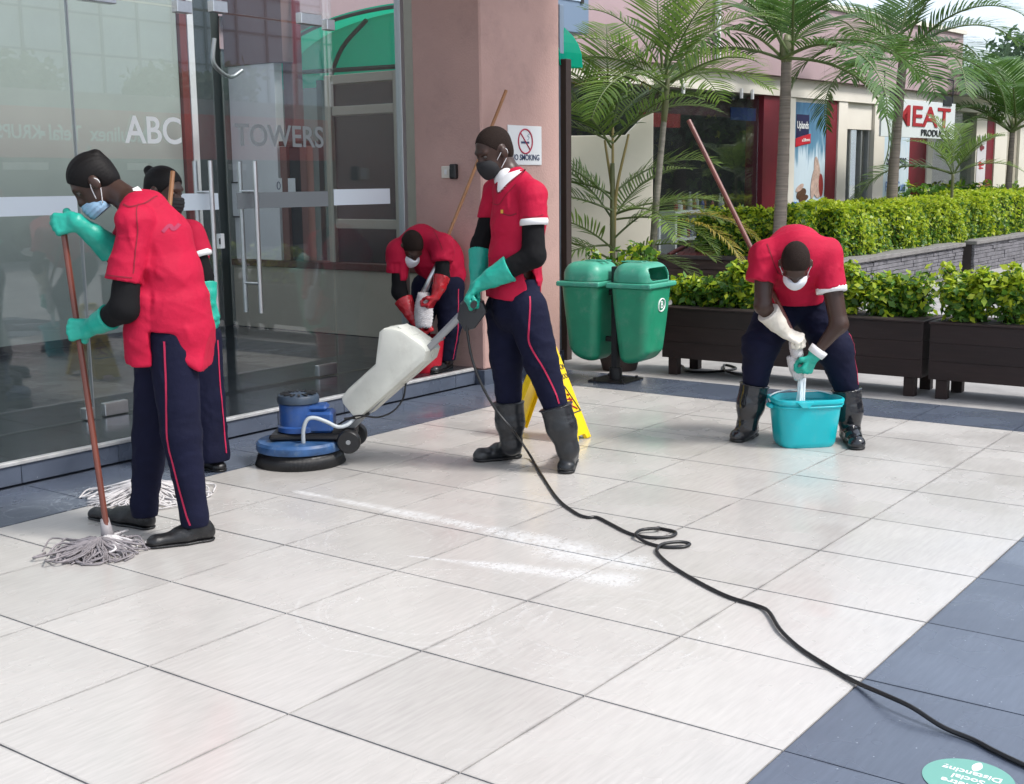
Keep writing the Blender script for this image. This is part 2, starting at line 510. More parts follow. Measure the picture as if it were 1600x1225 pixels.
M_TILE = tile_material('pale_tile', (.372, .354, .332), (.602, .578, .546), .22, (.80, .82, .83), .62)
M_DARK = tile_material('dark_granite', (.060, .073, .102), (.120, .144, .192), .24, (.75, .82, .9), 1.0, speck=.55, wet=.6)
M_LOBBY = mat('lobby_tile', (.020, .024, .030), .18, noise=.3, nscale=5, objrand=.12, rvar=.06)
M_GROUT = mat('grout', (.035, .04, .055), .95, spec=.05)
M_CONC = mat('concrete', (.34, .33, .32), .85, noise=.35, nscale=1.6, bump=.15, bscale=40, coords='World', rvar=.08)
M_PINK = mat('pink_render', (.50, .32, .28), .85, noise=.10, nscale=1.3, dirt=((.30, .20, .18), .35, 2.2), bump=.35, bscale=70)
M_PINKF = mat('pink_facade', (.40, .29, .305), .85, noise=.09, nscale=1.2, bump=.15, bscale=60)
M_CREAM = mat('cream_paint', (.70, .66, .58), .7, noise=.05, nscale=2)
M_BEIGE = mat('beige_paint', (.60, .55, .47), .75, noise=.06, nscale=2)
M_WHITE = mat('white_paint', (.74, .75, .75), .6, noise=.03, nscale=4)
M_CEIL = mat('ceiling_paint', (.62, .62, .62), .8)
M_REDP = mat('dark_red_paint', (.17, .012, .022), .5, noise=.08, nscale=4)
M_STEEL = mat('brushed_steel', (.62, .63, .64), .28, metal=1.0, noise=.08, nscale=30)
M_ALU = mat('aluminium', (.42, .44, .45), .42, metal=.7)
M_BLACK = mat('black_plastic', (.012, .012, .013), .45)
M_RUBBER = mat('black_rubber', (.010, .010, .011), .4, noise=.3, nscale=20, rvar=.1)
M_GLASS = glassmat('clear_glass', (.93, .955, .96), 1.65, dust=.018)
M_SHOPGL = glassmat('shop_glass', (.86, .88, .88), 1.7, dust=.01)
M_FROST = mat('frosted_film', (.70, .78, .84), .45)
M_FROSTG = mat('grey_film', (.20, .22, .23), .5)
M_LETW = mat('white_vinyl', (.82, .84, .82), .5)
M_LETG = mat('grey_vinyl', (.24, .26, .265), .5)
M_DARKIN = mat('dark_interior', (.02, .02, .022), .7)
M_BROWN = mat('brown_timber', (.085, .03, .022), .45, noise=.25, nscale=3, stretch=(8, 8, 1))

# ---------------------------------------------------------------- ground, porch floor
GROUND_Z = -0.03
V = [(-250, -250, GROUND_Z), (300, -250, GROUND_Z), (300, 300, GROUND_Z), (-250, 300, GROUND_Z)]
ground = mk('ground', V, [(0, 1, 2, 3)], M_CONC, kind='structure')
porch = bx('porch_floor', (-3.0, -3.83, -.026), (6.05, 2.60, -.006), M_GROUT, kind='structure')
TX, TY = .6, .638
def tile_mesh(sx, sy, m, t=.012, c=.0):
    b = MB().box((-sx / 2, -sy / 2, -t), (sx / 2, sy / 2, 0), c=c)
    return mesh_data('tile', np.concatenate(b.V), b.F, m)
me_pale = tile_mesh(TX - .0068, TY - .0068, M_TILE)
me_dark = tile_mesh(TX - .0055, TY - .0055, M_DARK)
for i in range(-4, 9):
    for j in range(-3, 3):
        piece('tile', me_pale, porch, ((i + .5) * TX, (j + .5) * TY, random.uniform(-.0006, 0)))
    for j in (-4, -5, -6):
        piece('tile', me_dark, porch, ((i + .5) * TX, (j + .5) * TY, random.uniform(-.0006, 0)))
    piece('tile', me_dark, porch, ((i + .5) * TX, 1.914 + .325, 0))
me_far = tile_mesh(.645, TY - .0055, M_DARK)
for j in range(-6, 4):
    piece('tile', me_far, porch, (5.4 + .325, (j + .5) * TY, 0))
# ---------------------------------------------------------------- lobby platform with its step
lobby = bx('lobby_floor', (-3.0, 2.605, -.02), (6.3, 6.6, .118), M_GROUT, kind='structure')
me_r = MB().box((-.2985, 0, -.05), (.2985, .022, .05), c=.002); me_r = mesh_data('riser_slab', np.concatenate(me_r.V), me_r.F, M_DARK)
for i in range(-5, 9):
    if (i + 1) * .6 > 5.45: continue
    piece('riser_slab', me_r, lobby, ((i + .5) * .6, 2.58, .056))
bx('nosing_strip', (-3.0, 2.566, .108), (5.035, 2.612, .1295), mat('worn_nosing', (.55, .55, .54), .4, metal=.35, noise=.3, nscale=9), lobby, c=.004)
me_l = tile_mesh(.597, .597, M_LOBBY)
for i in range(-5, 10):
    for j in range(7):
        piece('tile', me_l, lobby, ((i + .5) * .6, 2.6155 + (j + .5) * .6, .13))
# ---------------------------------------------------------------- porch roof carried by the pillar
roof = thing('porch_roof', (1.5, 3, 4.6), 'flat porch roof over the tiled floor, carried by the pink pillar', 'roof')
bx('slab', (-3.2, -.4, 4.6), (6.35, 3.9, 4.9), M_CEIL, roof)
bx('header_beam', (-3.0, 3.16, 3.32), (6.07, 3.42, 4.597), M_PINK, roof)
# ---------------------------------------------------------------- pillar
PX0, PX1, PY0, PY1 = 5.045, 6.08, 2.495, 3.15
pil = thing('pillar', (5.56, 2.8, 0), 'square pink rendered pillar carrying the porch roof beside the glass entrance', 'pillar')
bx('shaft', (PX0, PY0, .115), (PX1, PY1, 4.597), M_PINK, pil, c=.012)
bx('skirting', (PX0 - .008, PY0 - .008, -.02), (PX1 + .008, PY1, .113), M_DARK, pil, c=.003)
# light switch with a black box on the pillar's shaded side
sw = thing('wall_switch', onX(698, 269, PX0), 'cream switch plate on the shaded side of the pillar', 'switch')
y0, z0 = onX(698, 269, PX0)[1:]
bx('plate', (PX0 - .012, y0 - .045, z0 - .045), (PX0 - .0005, y0 + .045, z0 + .045), M_CREAM, sw, c=.004)
bx('rocker', (PX0 - .017, y0 - .012, z0 - .018), (PX0 - .0125, y0 + .012, z0 + .018), M_WHITE, sw, c=.002)
kb = thing('black_box', onX(712, 268, PX0), 'small black control box beside the cream switch plate on the pillar', 'control box')
y0, z0 = onX(712, 268, PX0)[1:]
bx('casing', (PX0 - .045, y0 - .03, z0 - .055), (PX0 - .0005, y0 + .03, z0 + .055), M_BLACK, kb, c=.008)
bx('cover', (PX0 - .052, y0 - .022, z0 - .045), (PX0 - .0455, y0 + .022, z0 + .02), M_RUBBER, kb, c=.003)
# no smoking sign
S0 = onY(792, 195, PY0); S1 = onY(845, 258, PY0)
sgn = thing('no_smoking_sign', ((S0[0] + S1[0]) / 2, PY0 - .01, S1[2]), 'white no smoking board on the lit face of the pillar behind the standing man', 'sign')
bx('board', (S0[0], PY0 - .010, S1[2]), (S1[0], PY0 - .001, S0[2]), M_WHITE, sgn, c=.002)
cxs, czs = S0[0] + .5 * (S1[0] - S0[0]), S1[2] + .60 * (S0[2] - S1[2])
M_SIGNR = mat('sign_red', (.45, .02, .06), .5); M_SIGNB = mat('sign_blue', (.03, .05, .12), .5)
th_ = np.linspace(0, 2 * np.pi, 40, endpoint=False)
YS = PY0 - .0125
b = MB(); R0 = .092
b.tube(np.stack([cxs + R0 * np.cos(th_), np.full(40, YS), czs + R0 * np.sin(th_)], 1), .006, 6, closed=True)
b.tube([(cxs - R0 * .68, YS, czs + R0 * .68), (cxs + R0 * .68, YS, czs - R0 * .68)], .005, 6)
b.obj('prohibition_ring', M_SIGNR, sgn, smooth=True)
bx('cigarette', (cxs - .055, YS - .001, czs - .016), (cxs + .05, YS + .002, czs - .001), M_SIGNB, sgn)
pipe('smoke_curl', spline([(cxs + .03, YS, czs + .01), (cxs + .05, YS, czs + .03), (cxs + .03, YS, czs + .045), (cxs + .055, YS, czs + .06)], 5), .003, mat('smoke_grey', (.4, .5, .55), .6), sgn, 5)
text('lettering', 'NO SMOKING', .062, (cxs, YS, S1[2] + .055), (1, 0, 0), (0, 0, 1), M_SIGNB, sgn, .0006, sx=.96)

# ---------------------------------------------------------------- glass entrance
GY = 3.25
TZ = 2.62
sf = thing('glass_storefront', (2, GY, .13), 'fixed clear glass panes with white frosted band beside and above the entrance doors', 'glass wall')
def pane(nm, x0, x1, z0, z1, par, y=GY, m=M_GLASS): return bx(nm, (x0, y - .006, z0), (x1, y + .006, z1), m, par, c=.0015)
pane('pane', -1.2, .58, .135, 3.3, sf); pane('pane', .59, 2.115, .135, 3.3, sf)
pane('pane', 4.245, 5.0, .135, 3.3, sf)
pane('transom_pane', 2.125, 3.24, TZ + .012, 3.3, sf); pane('transom_pane', 3.25, 4.235, TZ + .012, 3.3, sf)
bx('frosted_band', (.6, GY - .0085, 1.362), (2.10, GY - .0065, 1.47), M_FROST, sf)
bx('frosted_band', (4.25, GY - .0085, 1.37), (4.86, GY - .0065, 1.485), M_FROST, sf)
bx('edge_channel', (5.0, GY - .03, .13), (5.045, GY + .03, 3.315), M_ALU, sf, c=.003)
bx('edge_channel', (2.117, GY - .012, .135), (2.123, GY + .012, 3.3), M_ALU, sf)
def clip(x, z, w=.12, h=.075, par=sf):
    return bx('clip', (x - w / 2, GY - .03, z - h / 2), (x + w / 2, GY + .03, z + h / 2), M_STEEL, par, c=.004)
for x, z, w in ((2.07, 2.63, .1), (2.33, 2.63, .24), (2.96, 2.63, .12), (3.25, 2.66, .12), (4.07, 2.66, .2), (4.26, 2.64, .08)):
    clip(x, z, w)
clip(2.08, .17, .06, .07)
def door(x0, x1, label, word, letm, bandm, hx, tx, patch, b0, b1):
    d = thing('glass_door', ((x0 + x1) / 2, GY, .13), label, 'door', 'glass entrance doors')
    pane('pane', x0, x1, .145, TZ, d)
    bx('frosted_band', (b0, GY - .0085, 1.365), (b1, GY - .0065, 1.472), bandm, d)
    h = pipe('pull_handle', [(hx, GY - .075, .66), (hx, GY - .075, 1.68)], .0155, M_STEEL, d, 14)
    h2 = pipe('pull_handle', [(hx, GY + .075, .66), (hx, GY + .075, 1.68)], .0155, M_STEEL, d, 14)
    for z in (.86, 1.48):
        pipe('standoff', [(hx, GY - .062, z), (hx, GY + .062, z)], .009, M_STEEL, d, 10)
    for (p0, p1, z) in patch:
        bx('patch_fitting', (p0, GY - .022, z - .04), (p1, GY + .022, z + .04), M_STEEL, d, c=.004)
    text('lettering', word, .232 if word == 'ABC' else .205, (tx, GY - .0075, 1.855 if word == 'ABC' else 1.845), (1, 0, 0), (0, 0, 1), letm, d, .0008, sx=.96 if word == 'ABC' else 1.0)
    return d
door(2.13, 3.18, 'left entrance door of clear glass with white letters ABC', 'ABC', M_LETW, M_FROST, 3.06, 2.685, [(2.19, 2.36, .175)], 2.4, 3.17)
door(3.26, 4.225, 'right entrance door of clear glass with grey letters TOWERS', 'TOWERS', M_LETG, M_FROSTG, 3.44, 3.755, [(4.02, 4.21, .18)], 3.33, 4.19)

# ---------------------------------------------------------------- lobby behind the glass
BW = thing('lobby_back_wall', (1.5, 6.42, .13), 'pale green lobby wall seen through the ABC door', 'wall')
M_LOBW = mat('lobby_paint', (.36, .41, .37), .75, noise=.06, nscale=3)
bx('wall_panel', (-3, 6.42, .132), (5.50, 6.6, 3.315), M_LOBW, BW)
bx('jamb', (5.505, 6.38, .132), (5.585, 6.6, 3.315), mat('red_brown_paint', (.16, .035, .028), .45), BW)
bx('white_jamb', (5.59, 6.37, .132), (5.66, 6.6, 3.315), M_WHITE, BW)
bx('doorway_panel', (5.665, 6.45, .132), (6.04, 6.6, 3.315), mat('dark_green_panel', (.05, .065, .065), .35), BW)
bx('skirting', (-3, 6.405, .132), (5.50, 6.418, .2), M_DARKIN, BW)
EX = 6.05
EW = thing('lobby_end_wall', (EX, 4.9, .13), 'low beige parapet with window frames at the far end of the lobby', 'wall')
bx('parapet', (EX, 3.16, .132), (EX + .16, 6.41, .735), mat('parapet_beige', (.42, .385, .30), .75, noise=.06, nscale=3), EW)
bx('sill', (EX - .03, 3.16, .737), (EX + .19, 6.41, .80), M_BROWN, EW, c=.005)
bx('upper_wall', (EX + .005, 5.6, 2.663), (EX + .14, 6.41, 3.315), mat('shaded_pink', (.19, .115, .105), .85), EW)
wp = bx('white_panel', (EX + .02, 5.74, .802), (EX + .12, 6.38, 2.66), M_WHITE, EW)
M_GREIGE = mat('greige_frame', (.36, .35, .28), .55, noise=.05)
def ew(nm, y0, y1, z0, z1, m, x0=EX, x1=EX + .1, c=.004): return bx(nm, (x0, y0, z0), (x1, y1, z1), m, EW, c=c)
wf = ew('window_frame', 3.17, 4.16, .805, 3.3, M_GREIGE, EX - .03, EX + .07)
for (y0, y1) in ((4.165, 4.24), (5.0, 5.075)): ew('window_frame', y0, y1, .805, 2.5, M_GREIGE)
for (z0, z1) in ((2.42, 2.5), (2.14, 2.22), (1.12, 1.2)): ew('rail', 4.245, 4.995, z0, z1, M_GREIGE, EX + .01, EX + .09)
for (z0, z1) in ((.805, 1.115), (1.205, 2.135), (2.225, 2.415)): ew('pane', 4.245, 4.995, z0, z1, mat('dark_pane', (.012, .014, .016), .08, spec=.7), EX + .04, EX + .05, 0)
M_BROWNP = mat('brown_frame', (.20, .10, .085), .5)
for (y0, y1) in ((5.60, 5.69), (5.34, 5.42)): ew('mullion', y0, y1, .805, 1.88, M_BROWNP)
ew('mullion', 5.43, 5.59, .805, 1.875, M_DARKIN, EX + .03, EX + .06, 0)
ew('rail', 5.34, 5.70, 1.885, 1.93, M_BROWN)
ew('pane', 5.08, 5.735, .805, 3.3, M_GLASS, EX + .125, EX + .135, 0)
# fittings on the white panel
def plate(name, label, cat, u, v, w, h, m, x=EX + .02, d=.02):
    p = onX(u, v, x - .001); t = thing(name, p, label, cat)
    bx('plate', (x - d, p[1] - w / 2, p[2] - h / 2), (x - .001, p[1] + w / 2, p[2] + h / 2), m, t, c=.003)
    return t, p
t, p = plate('card_reader', 'white card reader with black ends on the panel behind the TOWERS door', 'card reader', 371, 312, .11, .32, M_WHITE)
for dz in (-.168, .168): bx('end_cap', (EX - .006, p[1] - .055, p[2] + dz - .006), (EX + .018, p[1] + .055, p[2] + dz + .006), M_BLACK, t)
t, p = plate('lock_box', 'dark lock plate low on the white panel behind the glass', 'lock', 326, 356, .12, .17, M_DARKIN)
bx('key_slot', (EX - .004, p[1] - .004, p[2] - .03), (EX - .0005, p[1] + .004, p[2] + .03), M_STEEL, t)
t, p = plate('notice_sheet', 'small white notice with a ring printed on it beside the card reader', 'notice', 436, 290, .09, .14, M_WHITE, EX - .002, .004)
t2, p2 = plate('paper_notice', 'plain white paper notice right of the ringed notice', 'notice', 456, 291, .1, .15, M_WHITE, EX - .002, .004)
a8 = np.linspace(0, 2 * np.pi, 16, endpoint=False)
pipe('printed_ring', np.stack([np.full(16, EX - .0075), p[1] + .022 * np.cos(a8), p[2] + .035 * np.sin(a8)], 1), .004, M_SIGNB, t, 5, closed=True)
p = onY(342, 377, GY + .03)
t = thing('wall_socket', p, 'pale square socket plate behind the glass right of the ABC door handle', 'socket')
bx('plate', (p[0] - .045, GY + .022, p[2] - .05), (p[0] + .045, GY + .034, p[2] + .05), M_WHITE, t, c=.004)
bx('keyhole', (p[0] - .006, GY + .019, p[2] - .02), (p[0] + .006, GY + .0215, p[2] + .02), M_BLACK, t)
# looping cable under the transom
q = [onY(335, 60, 5.9), onY(333, 95, 5.9), onY(345, 112, 5.9), onY(362, 120, 5.9), onY(378, 110, 5.9)]
tag(pipe('hanging_cable', spline(q, 6), .02, M_ALU, None, 8), 'grey cable looping down behind the top of the glass doors', 'cable')
# dark red round column outside the end wall
p = onX(468, 300, 6.6)
t = thing('red_column', (6.6, p[1], 0), 'dark red square column standing beyond the lobby windows', 'column')
bx('shaft', (6.5, p[1] - .07, GROUND_Z), (6.64, p[1] + .07, 3.3), M_REDP, t, c=.008)
bx('base', (6.47, p[1] - .1, GROUND_Z - .01), (6.67, p[1] + .1, .12), M_DARKIN, t, c=.008)
# ---------------------------------------------------------------- green barrel canopy outside the lobby end
cp = thing('green_canopy', (7.4, 4.6, 2.5), 'arched translucent green canopy seen through the glass above the lobby', 'canopy')
mg = bpy.data.materials.new('green_sheet'); mg.use_nodes = True
nt = mg.node_tree; bsdf = nt.nodes['Principled BSDF']; bsdf.inputs['Base Color'].default_value = (.0, .42, .31, 1); bsdf.inputs['Roughness'].default_value = .25
trl = nt.nodes.new('ShaderNodeBsdfTranslucent'); trl.inputs[0].default_value = (.01, .75, .56, 1)
mxs = nt.nodes.new('ShaderNodeMixShader'); mxs.inputs[0].default_value = .7
nt.links.new(bsdf.outputs[0], mxs.inputs[1]); nt.links.new(trl.outputs[0], mxs.inputs[2]); nt.links.new(mxs.outputs[0], nt.nodes['Material Output'].inputs[0])
ax0, ax1 = 6.65, 7.0
cyc, cw, cz0, ch = 4.68, 1.80, 2.50, .66
ang = np.linspace(0, math.pi, 29)
def arcp(x, a, dr=0.0): return (x, cyc + (cw + dr) * math.cos(a), cz0 + (ch + dr) * math.sin(a) ** .8)
Vc = [arcp(x, a, d) for d in (0, .012) for x in (ax0, ax1) for a in ang]
nA = len(ang); Fc = []
for k in range(nA - 1):
    Fc += [(k, k + 1, nA + k + 1, nA + k), (2 * nA + k, 3 * nA + k, 3 * nA + k + 1, 2 * nA + k + 1)]
    Fc += [(k, 2 * nA + k, 2 * nA + k + 1, k + 1), (nA + k, nA + k + 1, 3 * nA + k + 1, 3 * nA + k)]
Fc += [(0, nA, 3 * nA, 2 * nA), (nA - 1, 3 * nA - 1, 4 * nA - 1, 2 * nA - 1)]
mk('sheet', Vc, Fc, mg, cp, smooth=False)
MB().prism([((cw - .005) * math.cos(a) + cyc, cz0 + (ch - .005) * math.sin(a) ** .8) for a in ang], 0, .012, [A(0, 1, 0), ZV, A(1, 0, 0)], A(ax1 - .02, 0, 0)).obj('gable_sheet', mg, cp)
M_RIB = mat('canopy_rib', (.02, .04, .035), .5)
pipe('rib', [arcp(ax0, a, -.02) for a in ang], .018, M_RIB, cp, 6)
for (y, z0_, y2, z2_) in ((5.9, cz0 + .02, 5.35, cz0 + .60), (4.9, cz0 + .02, 4.35, cz0 + .62), (3.9, cz0 + .02, 3.6, cz0 + .5)):
    pipe('rib', spline([(ax1 - .05, y, z0_), (ax1 - .05, (y + y2) / 2 + .06, (z0_ + z2_) / 2 + .05), (ax1 - .05, y2, z2_)], 5), .022, M_RIB, cp, 6)
pipe('purlin', [(ax1 - .06, cyc - cw * .96, cz0 + .10), (ax1 - .06, cyc + cw * .96, cz0 + .16)], .024, M_RIB, cp, 6)
for y in (cyc - 1.4, cyc + 1.3): bx('post', (6.9, y - .035, GROUND_Z), (6.97, y + .035, 2.56), M_RIB, cp)
# ---------------------------------------------------------------- side window frame right behind the pillar
fw_ = thing('side_window_frame', (6.3, 2.8, 0), 'blue grey glazed frame with dark brown post close behind the pillar', 'window')
pA = onX(875.5, 300, 6.7); pB = onX(884, 300, 6.7)
bx('frame_post', (6.66, pA[1] - .03, GROUND_Z), (6.72, pA[1] + .03, 3.0), mat('blue_grey_frame', (.22, .28, .36), .35, metal=.3), fw_, c=.004)
bx('brown_post', (6.66, pB[1] - .035, GROUND_Z), (6.74, pB[1] + .028, 2.55), mat('dark_brown_post', (.03, .018, .015), .5), fw_, c=.004)
bx('crossbar', (6.67, pA[1] + .03, 1.62), (6.71, pA[1] + .6, 1.68), M_ALU, fw_)
bx('pane', (6.685, pA[1] + .03, .1), (6.695, pA[1] + .6, 1.615), M_SHOPGL, fw_)
# black metal stand next to it
pS = onZ(884, 552, GROUND_Z); b = MB(); xs, ys = pS[0] - .0, pS[1]
st = thing('metal_stand', (xs, ys, GROUND_Z), 'black metal luggage stand on the ground behind the pillar', 'stand')
h = .46
pipe('post', [(xs, ys, GROUND_Z + .022), (xs, ys, h)], .022, M_BLACK, st, 8)
pipe('handle_bar', [(xs, ys + .16, h), (xs, ys - .045, h)], .022, M_BLACK, st, 8)
pipe('foot_bar', [(xs, ys + .25, GROUND_Z + .022), (xs, ys - .02, GROUND_Z + .022)], .022, M_BLACK, st, 8)
bx('bracket', (xs - .02, ys + .1, .05), (xs + .02, ys + .18, .4), M_BLACK, st, c=.006)
aw = np.linspace(0, 2 * np.pi, 18, endpoint=False)
pipe('wheel', np.stack([np.full(18, xs + .3), ys - .16 + .1 * np.cos(aw), .09 + .1 * np.sin(aw)], 1), .02, M_RUBBER, st, 8, closed=True)
pipe('axle', [(xs + .3, ys - .16, .09), (xs, ys, .09)], .012, M_BLACK, st, 6)
# ---------------------------------------------------------------- shop building across the way
SP = A(16.42, 5.46, 0); _t = math.radians(-6.3)
SD = A(math.cos(_t), math.sin(_t), 0); SN = A(-math.sin(_t), math.cos(_t), 0)     # along the front, into the building
SAX = np.array([SD, SN, ZV])
def sbx(nm, s0, s1, n0, n1, z0, z1, m, par, c=0.0): return bx(nm, (s0, n0, z0), (s1, n1, z1), m, par, c=c, ax=SAX, o=SP)
def spt(s, n, z): return SP + SD * s + SN * n + ZV * z
shop = thing('shop_building', spt(0, 0, 0), 'pink shop building with dark red panels behind the hedge', 'building')
sbx('upper_wall', -22, -7.6, .0, 6, 3.17, 4.2, M_PINKF, shop)
sbx('upper_wall', -7.597, 1.8, .0, 6, 3.17, 7.5, M_PINKF, shop)
sbx('upper_wall', 1.803, 7.42, .0, 6, 3.17, 4.35, M_PINKF, shop)
sbx('parapet_cap', 1.75, 7.5, -.05, .25, 4.352, 4.43, M_CREAM, shop)
sbx('lintel', -22, -7.6, .12, .5, 2.87, 3.165, M_PINKF, shop)
sbx('lintel', -7.597, 12.5, .12, .5, 2.87, 3.165, M_CREAM, shop)
sbx('roof_slab', 7.43, 12.5, -.3, 6, 3.17, 3.42, M_CEIL, shop)
ZB = -.03
def wallp(s0, s1, m, n0=.14, n1=.5, nm='wall_panel', z1=2.867): return sbx(nm, s0, s1, n0, n1, ZB, z1, m, shop)
wallp(.17, .80, M_REDP, .17); wallp(.803, 1.13, M_CREAM)
wallp(1.133, 2.25, M_CREAM, .18); wallp(2.253, 2.62, M_REDP, .17); wallp(2.623, 2.95, M_CREAM)
wallp(4.0, 4.42, M_CREAM); wallp(4.423, 5.55, M_CREAM, .18); wallp(5.553, 6.3, M_REDP, .17); wallp(6.303, 6.55, M_CREAM)
wallp(8.75, 9.3, M_CREAM, .18); wallp(9.303, 9.68, M_REDP, .17); wallp(9.683, 10.35, M_CREAM)
M_BUFF = mat('buff_panel', (.42, .38, .31), .6)
wallp(10.353, 11.1, M_BUFF, .2); wallp(11.103, 12.5, M_CREAM)
wallp(-22, -6.6, MATS['dark_green_panel']); wallp(-6.597, -5.6, M_CREAM)
# windows
def window(s0, s1, z0, z1, mull=()):
    w = sbx('window', s0, s1, .26, .275, z0, z1, M_SHOPGL, shop)
    for s in mull:
        sbx('mullion', s - .03, s + .03, .22, .3, z0, z1, M_ALU, shop)
    return w
sbx('shop_floor', -5.6, 9, .52, 6, ZB, .1, mat('shop_floor', (.12, .11, .1), .4), shop)
sbx('shop_back_wall', -5.6, 9, 4.2, 4.4, .1, 3.16, mat('shop_inside', (.05, .05, .052), .6), shop)
sbx('stall_riser', -5.597, .167, .16, .4, ZB, .12, M_REDP, shop)
window(-5.597, -2.9, .123, 2.86); window(-2.897, .167, .123, 2.86)
sbx('blind_box', -3.0, -.05, .3, .34, 2.5, 2.8, mat('plum_strip', (.05, .015, .02), .5), shop)
sbx('blue_sign_strip', -.62, .12, .285, .3, 2.46, 2.66, mat('blue_strip', (.01, .035, .16), .4), shop)
sbx('red_sign_strip', -3.0, -2.0, .285, .3, 2.3, 2.5, mat('red_strip', (.20, .015, .015), .4), shop)  # red strip stands in for red lettering reflected in the window
# door between the posters
dr = sbx('shop_door', 2.953, 3.99, .27, .285, ZB, 2.4, M_SHOPGL, shop)
for s in (2.98, 3.25, 3.68, 3.965): sbx('door_frame', s - .025, s + .025, .23, .31, ZB, 2.4, M_ALU, shop)
sbx('door_head', 2.953, 3.99, .2, .4, 2.403, 2.866, M_CREAM, shop)
window(6.553, 8.747, .9, 2.86); sbx('stall_riser', 6.553, 8.747, .16, .4, ZB, .897, M_CREAM, shop)
# window cleaning hooks hanging from the lintel over the shop window
for s in (-2.6, -2.2, -.62, -.3):
    sbx('hook', s - .02, s + .02, .08, .115, 2.78, 2.93, M_WHITE, shop)
# rainwater pipe
pipe('downpipe', [spt(-1.55, -.06, 3.3), spt(-1.55, -.06, 7.4)], .045, M_WHITE, shop, 10)
# projecting blue grey window box of the upper floor, left
wb = thing('window_box', onY(885, 25, 6.5), 'blue grey projecting window box high on the pink wall beside the pillar', 'window')
c0 = A(*onP(840, 50, spt(-6, 0, 0), -.2)); c1 = A(*onP(900, -60, spt(-6, 0, 0), -.2))
s_b = (c1 - SP) @ SD; n_b = -.55; zb0 = onP(880, 46, spt(-6, -.5, 0))[2]
s_b = float((onP(899, 46, spt(-5, -.55, 0)) - SP) @ SD)
M_BG = mat('blue_grey_panel', (.17, .235, .33), .45)
bx('casing', (s_b - 1.6, -.55, zb0), (s_b, -.003, zb0 + 1.5), M_BG, wb, ax=SAX, o=SP, c=.01)
bx('pane', (s_b - 1.5, -.565, zb0 + .38), (s_b - .18, -.553, zb0 + 1.3), mat('pale_pane', (.45, .55, .68), .1, spec=.8), wb, ax=SAX, o=SP)
bx('frame_rail', (s_b - .175, -.57, zb0 + .36), (s_b - .12, -.553, zb0 + 1.3), M_DARKIN, wb, ax=SAX, o=SP)
M_SHELF = mat('shelf_white', (.85, .86, .86), .4)
# white shelf units full of bottles inside the window
def shelf(s0, s1, z0, z1, n0, rows, divs, label):
    t = thing('shelf_unit', spt((s0 + s1) / 2, n0, ZB), label, 'shelf unit', 'white shelf units in the shop window')
    M = MATS['white_paint']
    def q(nm, a, b_, c_, d_): bx(nm, (a, n0, c_), (b_, n0 + .3, d_), M_SHELF, t, ax=SAX, o=SP)
    q('side_panel', s0, s0 + .05, .12, z1); q('side_panel', s1 - .05, s1, .12, z1)
    for d in divs: q('divider', d - .025, d + .025, .12, z1 - .05)
    zs = np.linspace(z0, z1, rows + 1)
    for z in zs: q('board', s0 + .051, s1 - .051, z - .045, z)
    bx('back_panel', (s0, n0 + .305, .12), (s1, n0 + .32, z1), M_DARKIN, t, ax=SAX, o=SP)
    return zs
M_BOT = [mat('bottle_' + k, c, .25) for k, c in (('red', (.25, .03, .05)), ('white', (.6, .6, .58)), ('amber', (.2, .08, .02)), ('blue', (.05, .07, .25)), ('clear', (.35, .38, .4)), ('dark', (.03, .03, .03)))]
bmesh_ = []
for m_ in M_BOT:
    b = MB(); b.lathe([(.03, 0), (.033, .005), (.033, .12), (.012, .165), (.012, .205), (.016, .207), (.016, .225)], 8)
    bmesh_.append(mesh_data('bottle', np.concatenate(b.V), b.F, m_, True))
def bottles(s0, s1, n, z, lab, grp):
    k = int((s1 - s0) / .095)
    for i in range(k):
        if random.random() < .12: continue
        bm_ = random.choice(bmesh_); kind_ = bm_.materials[0].name.split('_')[1]
        o = link('bottle', bm_, None, tuple(spt(s0 + (i + .5) * (s1 - s0) / k + random.uniform(-.015, .015), n + random.uniform(-.04, .06), z)))
        o.scale = (random.uniform(.85, 1.25),) * 2 + (random.uniform(.7, 1.25),)
        tag(o, lab.replace('small bottle', 'small %s bottle' % kind_), 'bottle', grp)
zs = shelf(-2.95, -2.42, .25, 1.0, .32, 2, (), 'narrow white shelf unit by the left edge of the shop window')
for z in zs[:-1]: bottles(-2.88 , -2.5, .40, z + .003, 'small bottle on the narrow white shelf in the shop window', 'bottles in the narrow shelf')
bottles(-2.9, -2.45, .40, zs[-1] + .003, 'small bottle on the narrow white shelf in the shop window', 'bottles in the narrow shelf')
zs = shelf(-2.05, -.38, .25, 1.07, .32, 2, (-1.25,), 'wide white shelf unit with rows of bottles on top in the shop window')
bottles(-2.0, -.43, .40, zs[-1] + .003, 'small bottle in the top row of the wide white shelf', 'bottles on top of the wide shelf')
for z in zs[:-1]: bottles(-1.95, -.5, .42, z + .003, 'small bottle inside the wide white shelf behind the hedge', 'bottles inside the wide shelf')
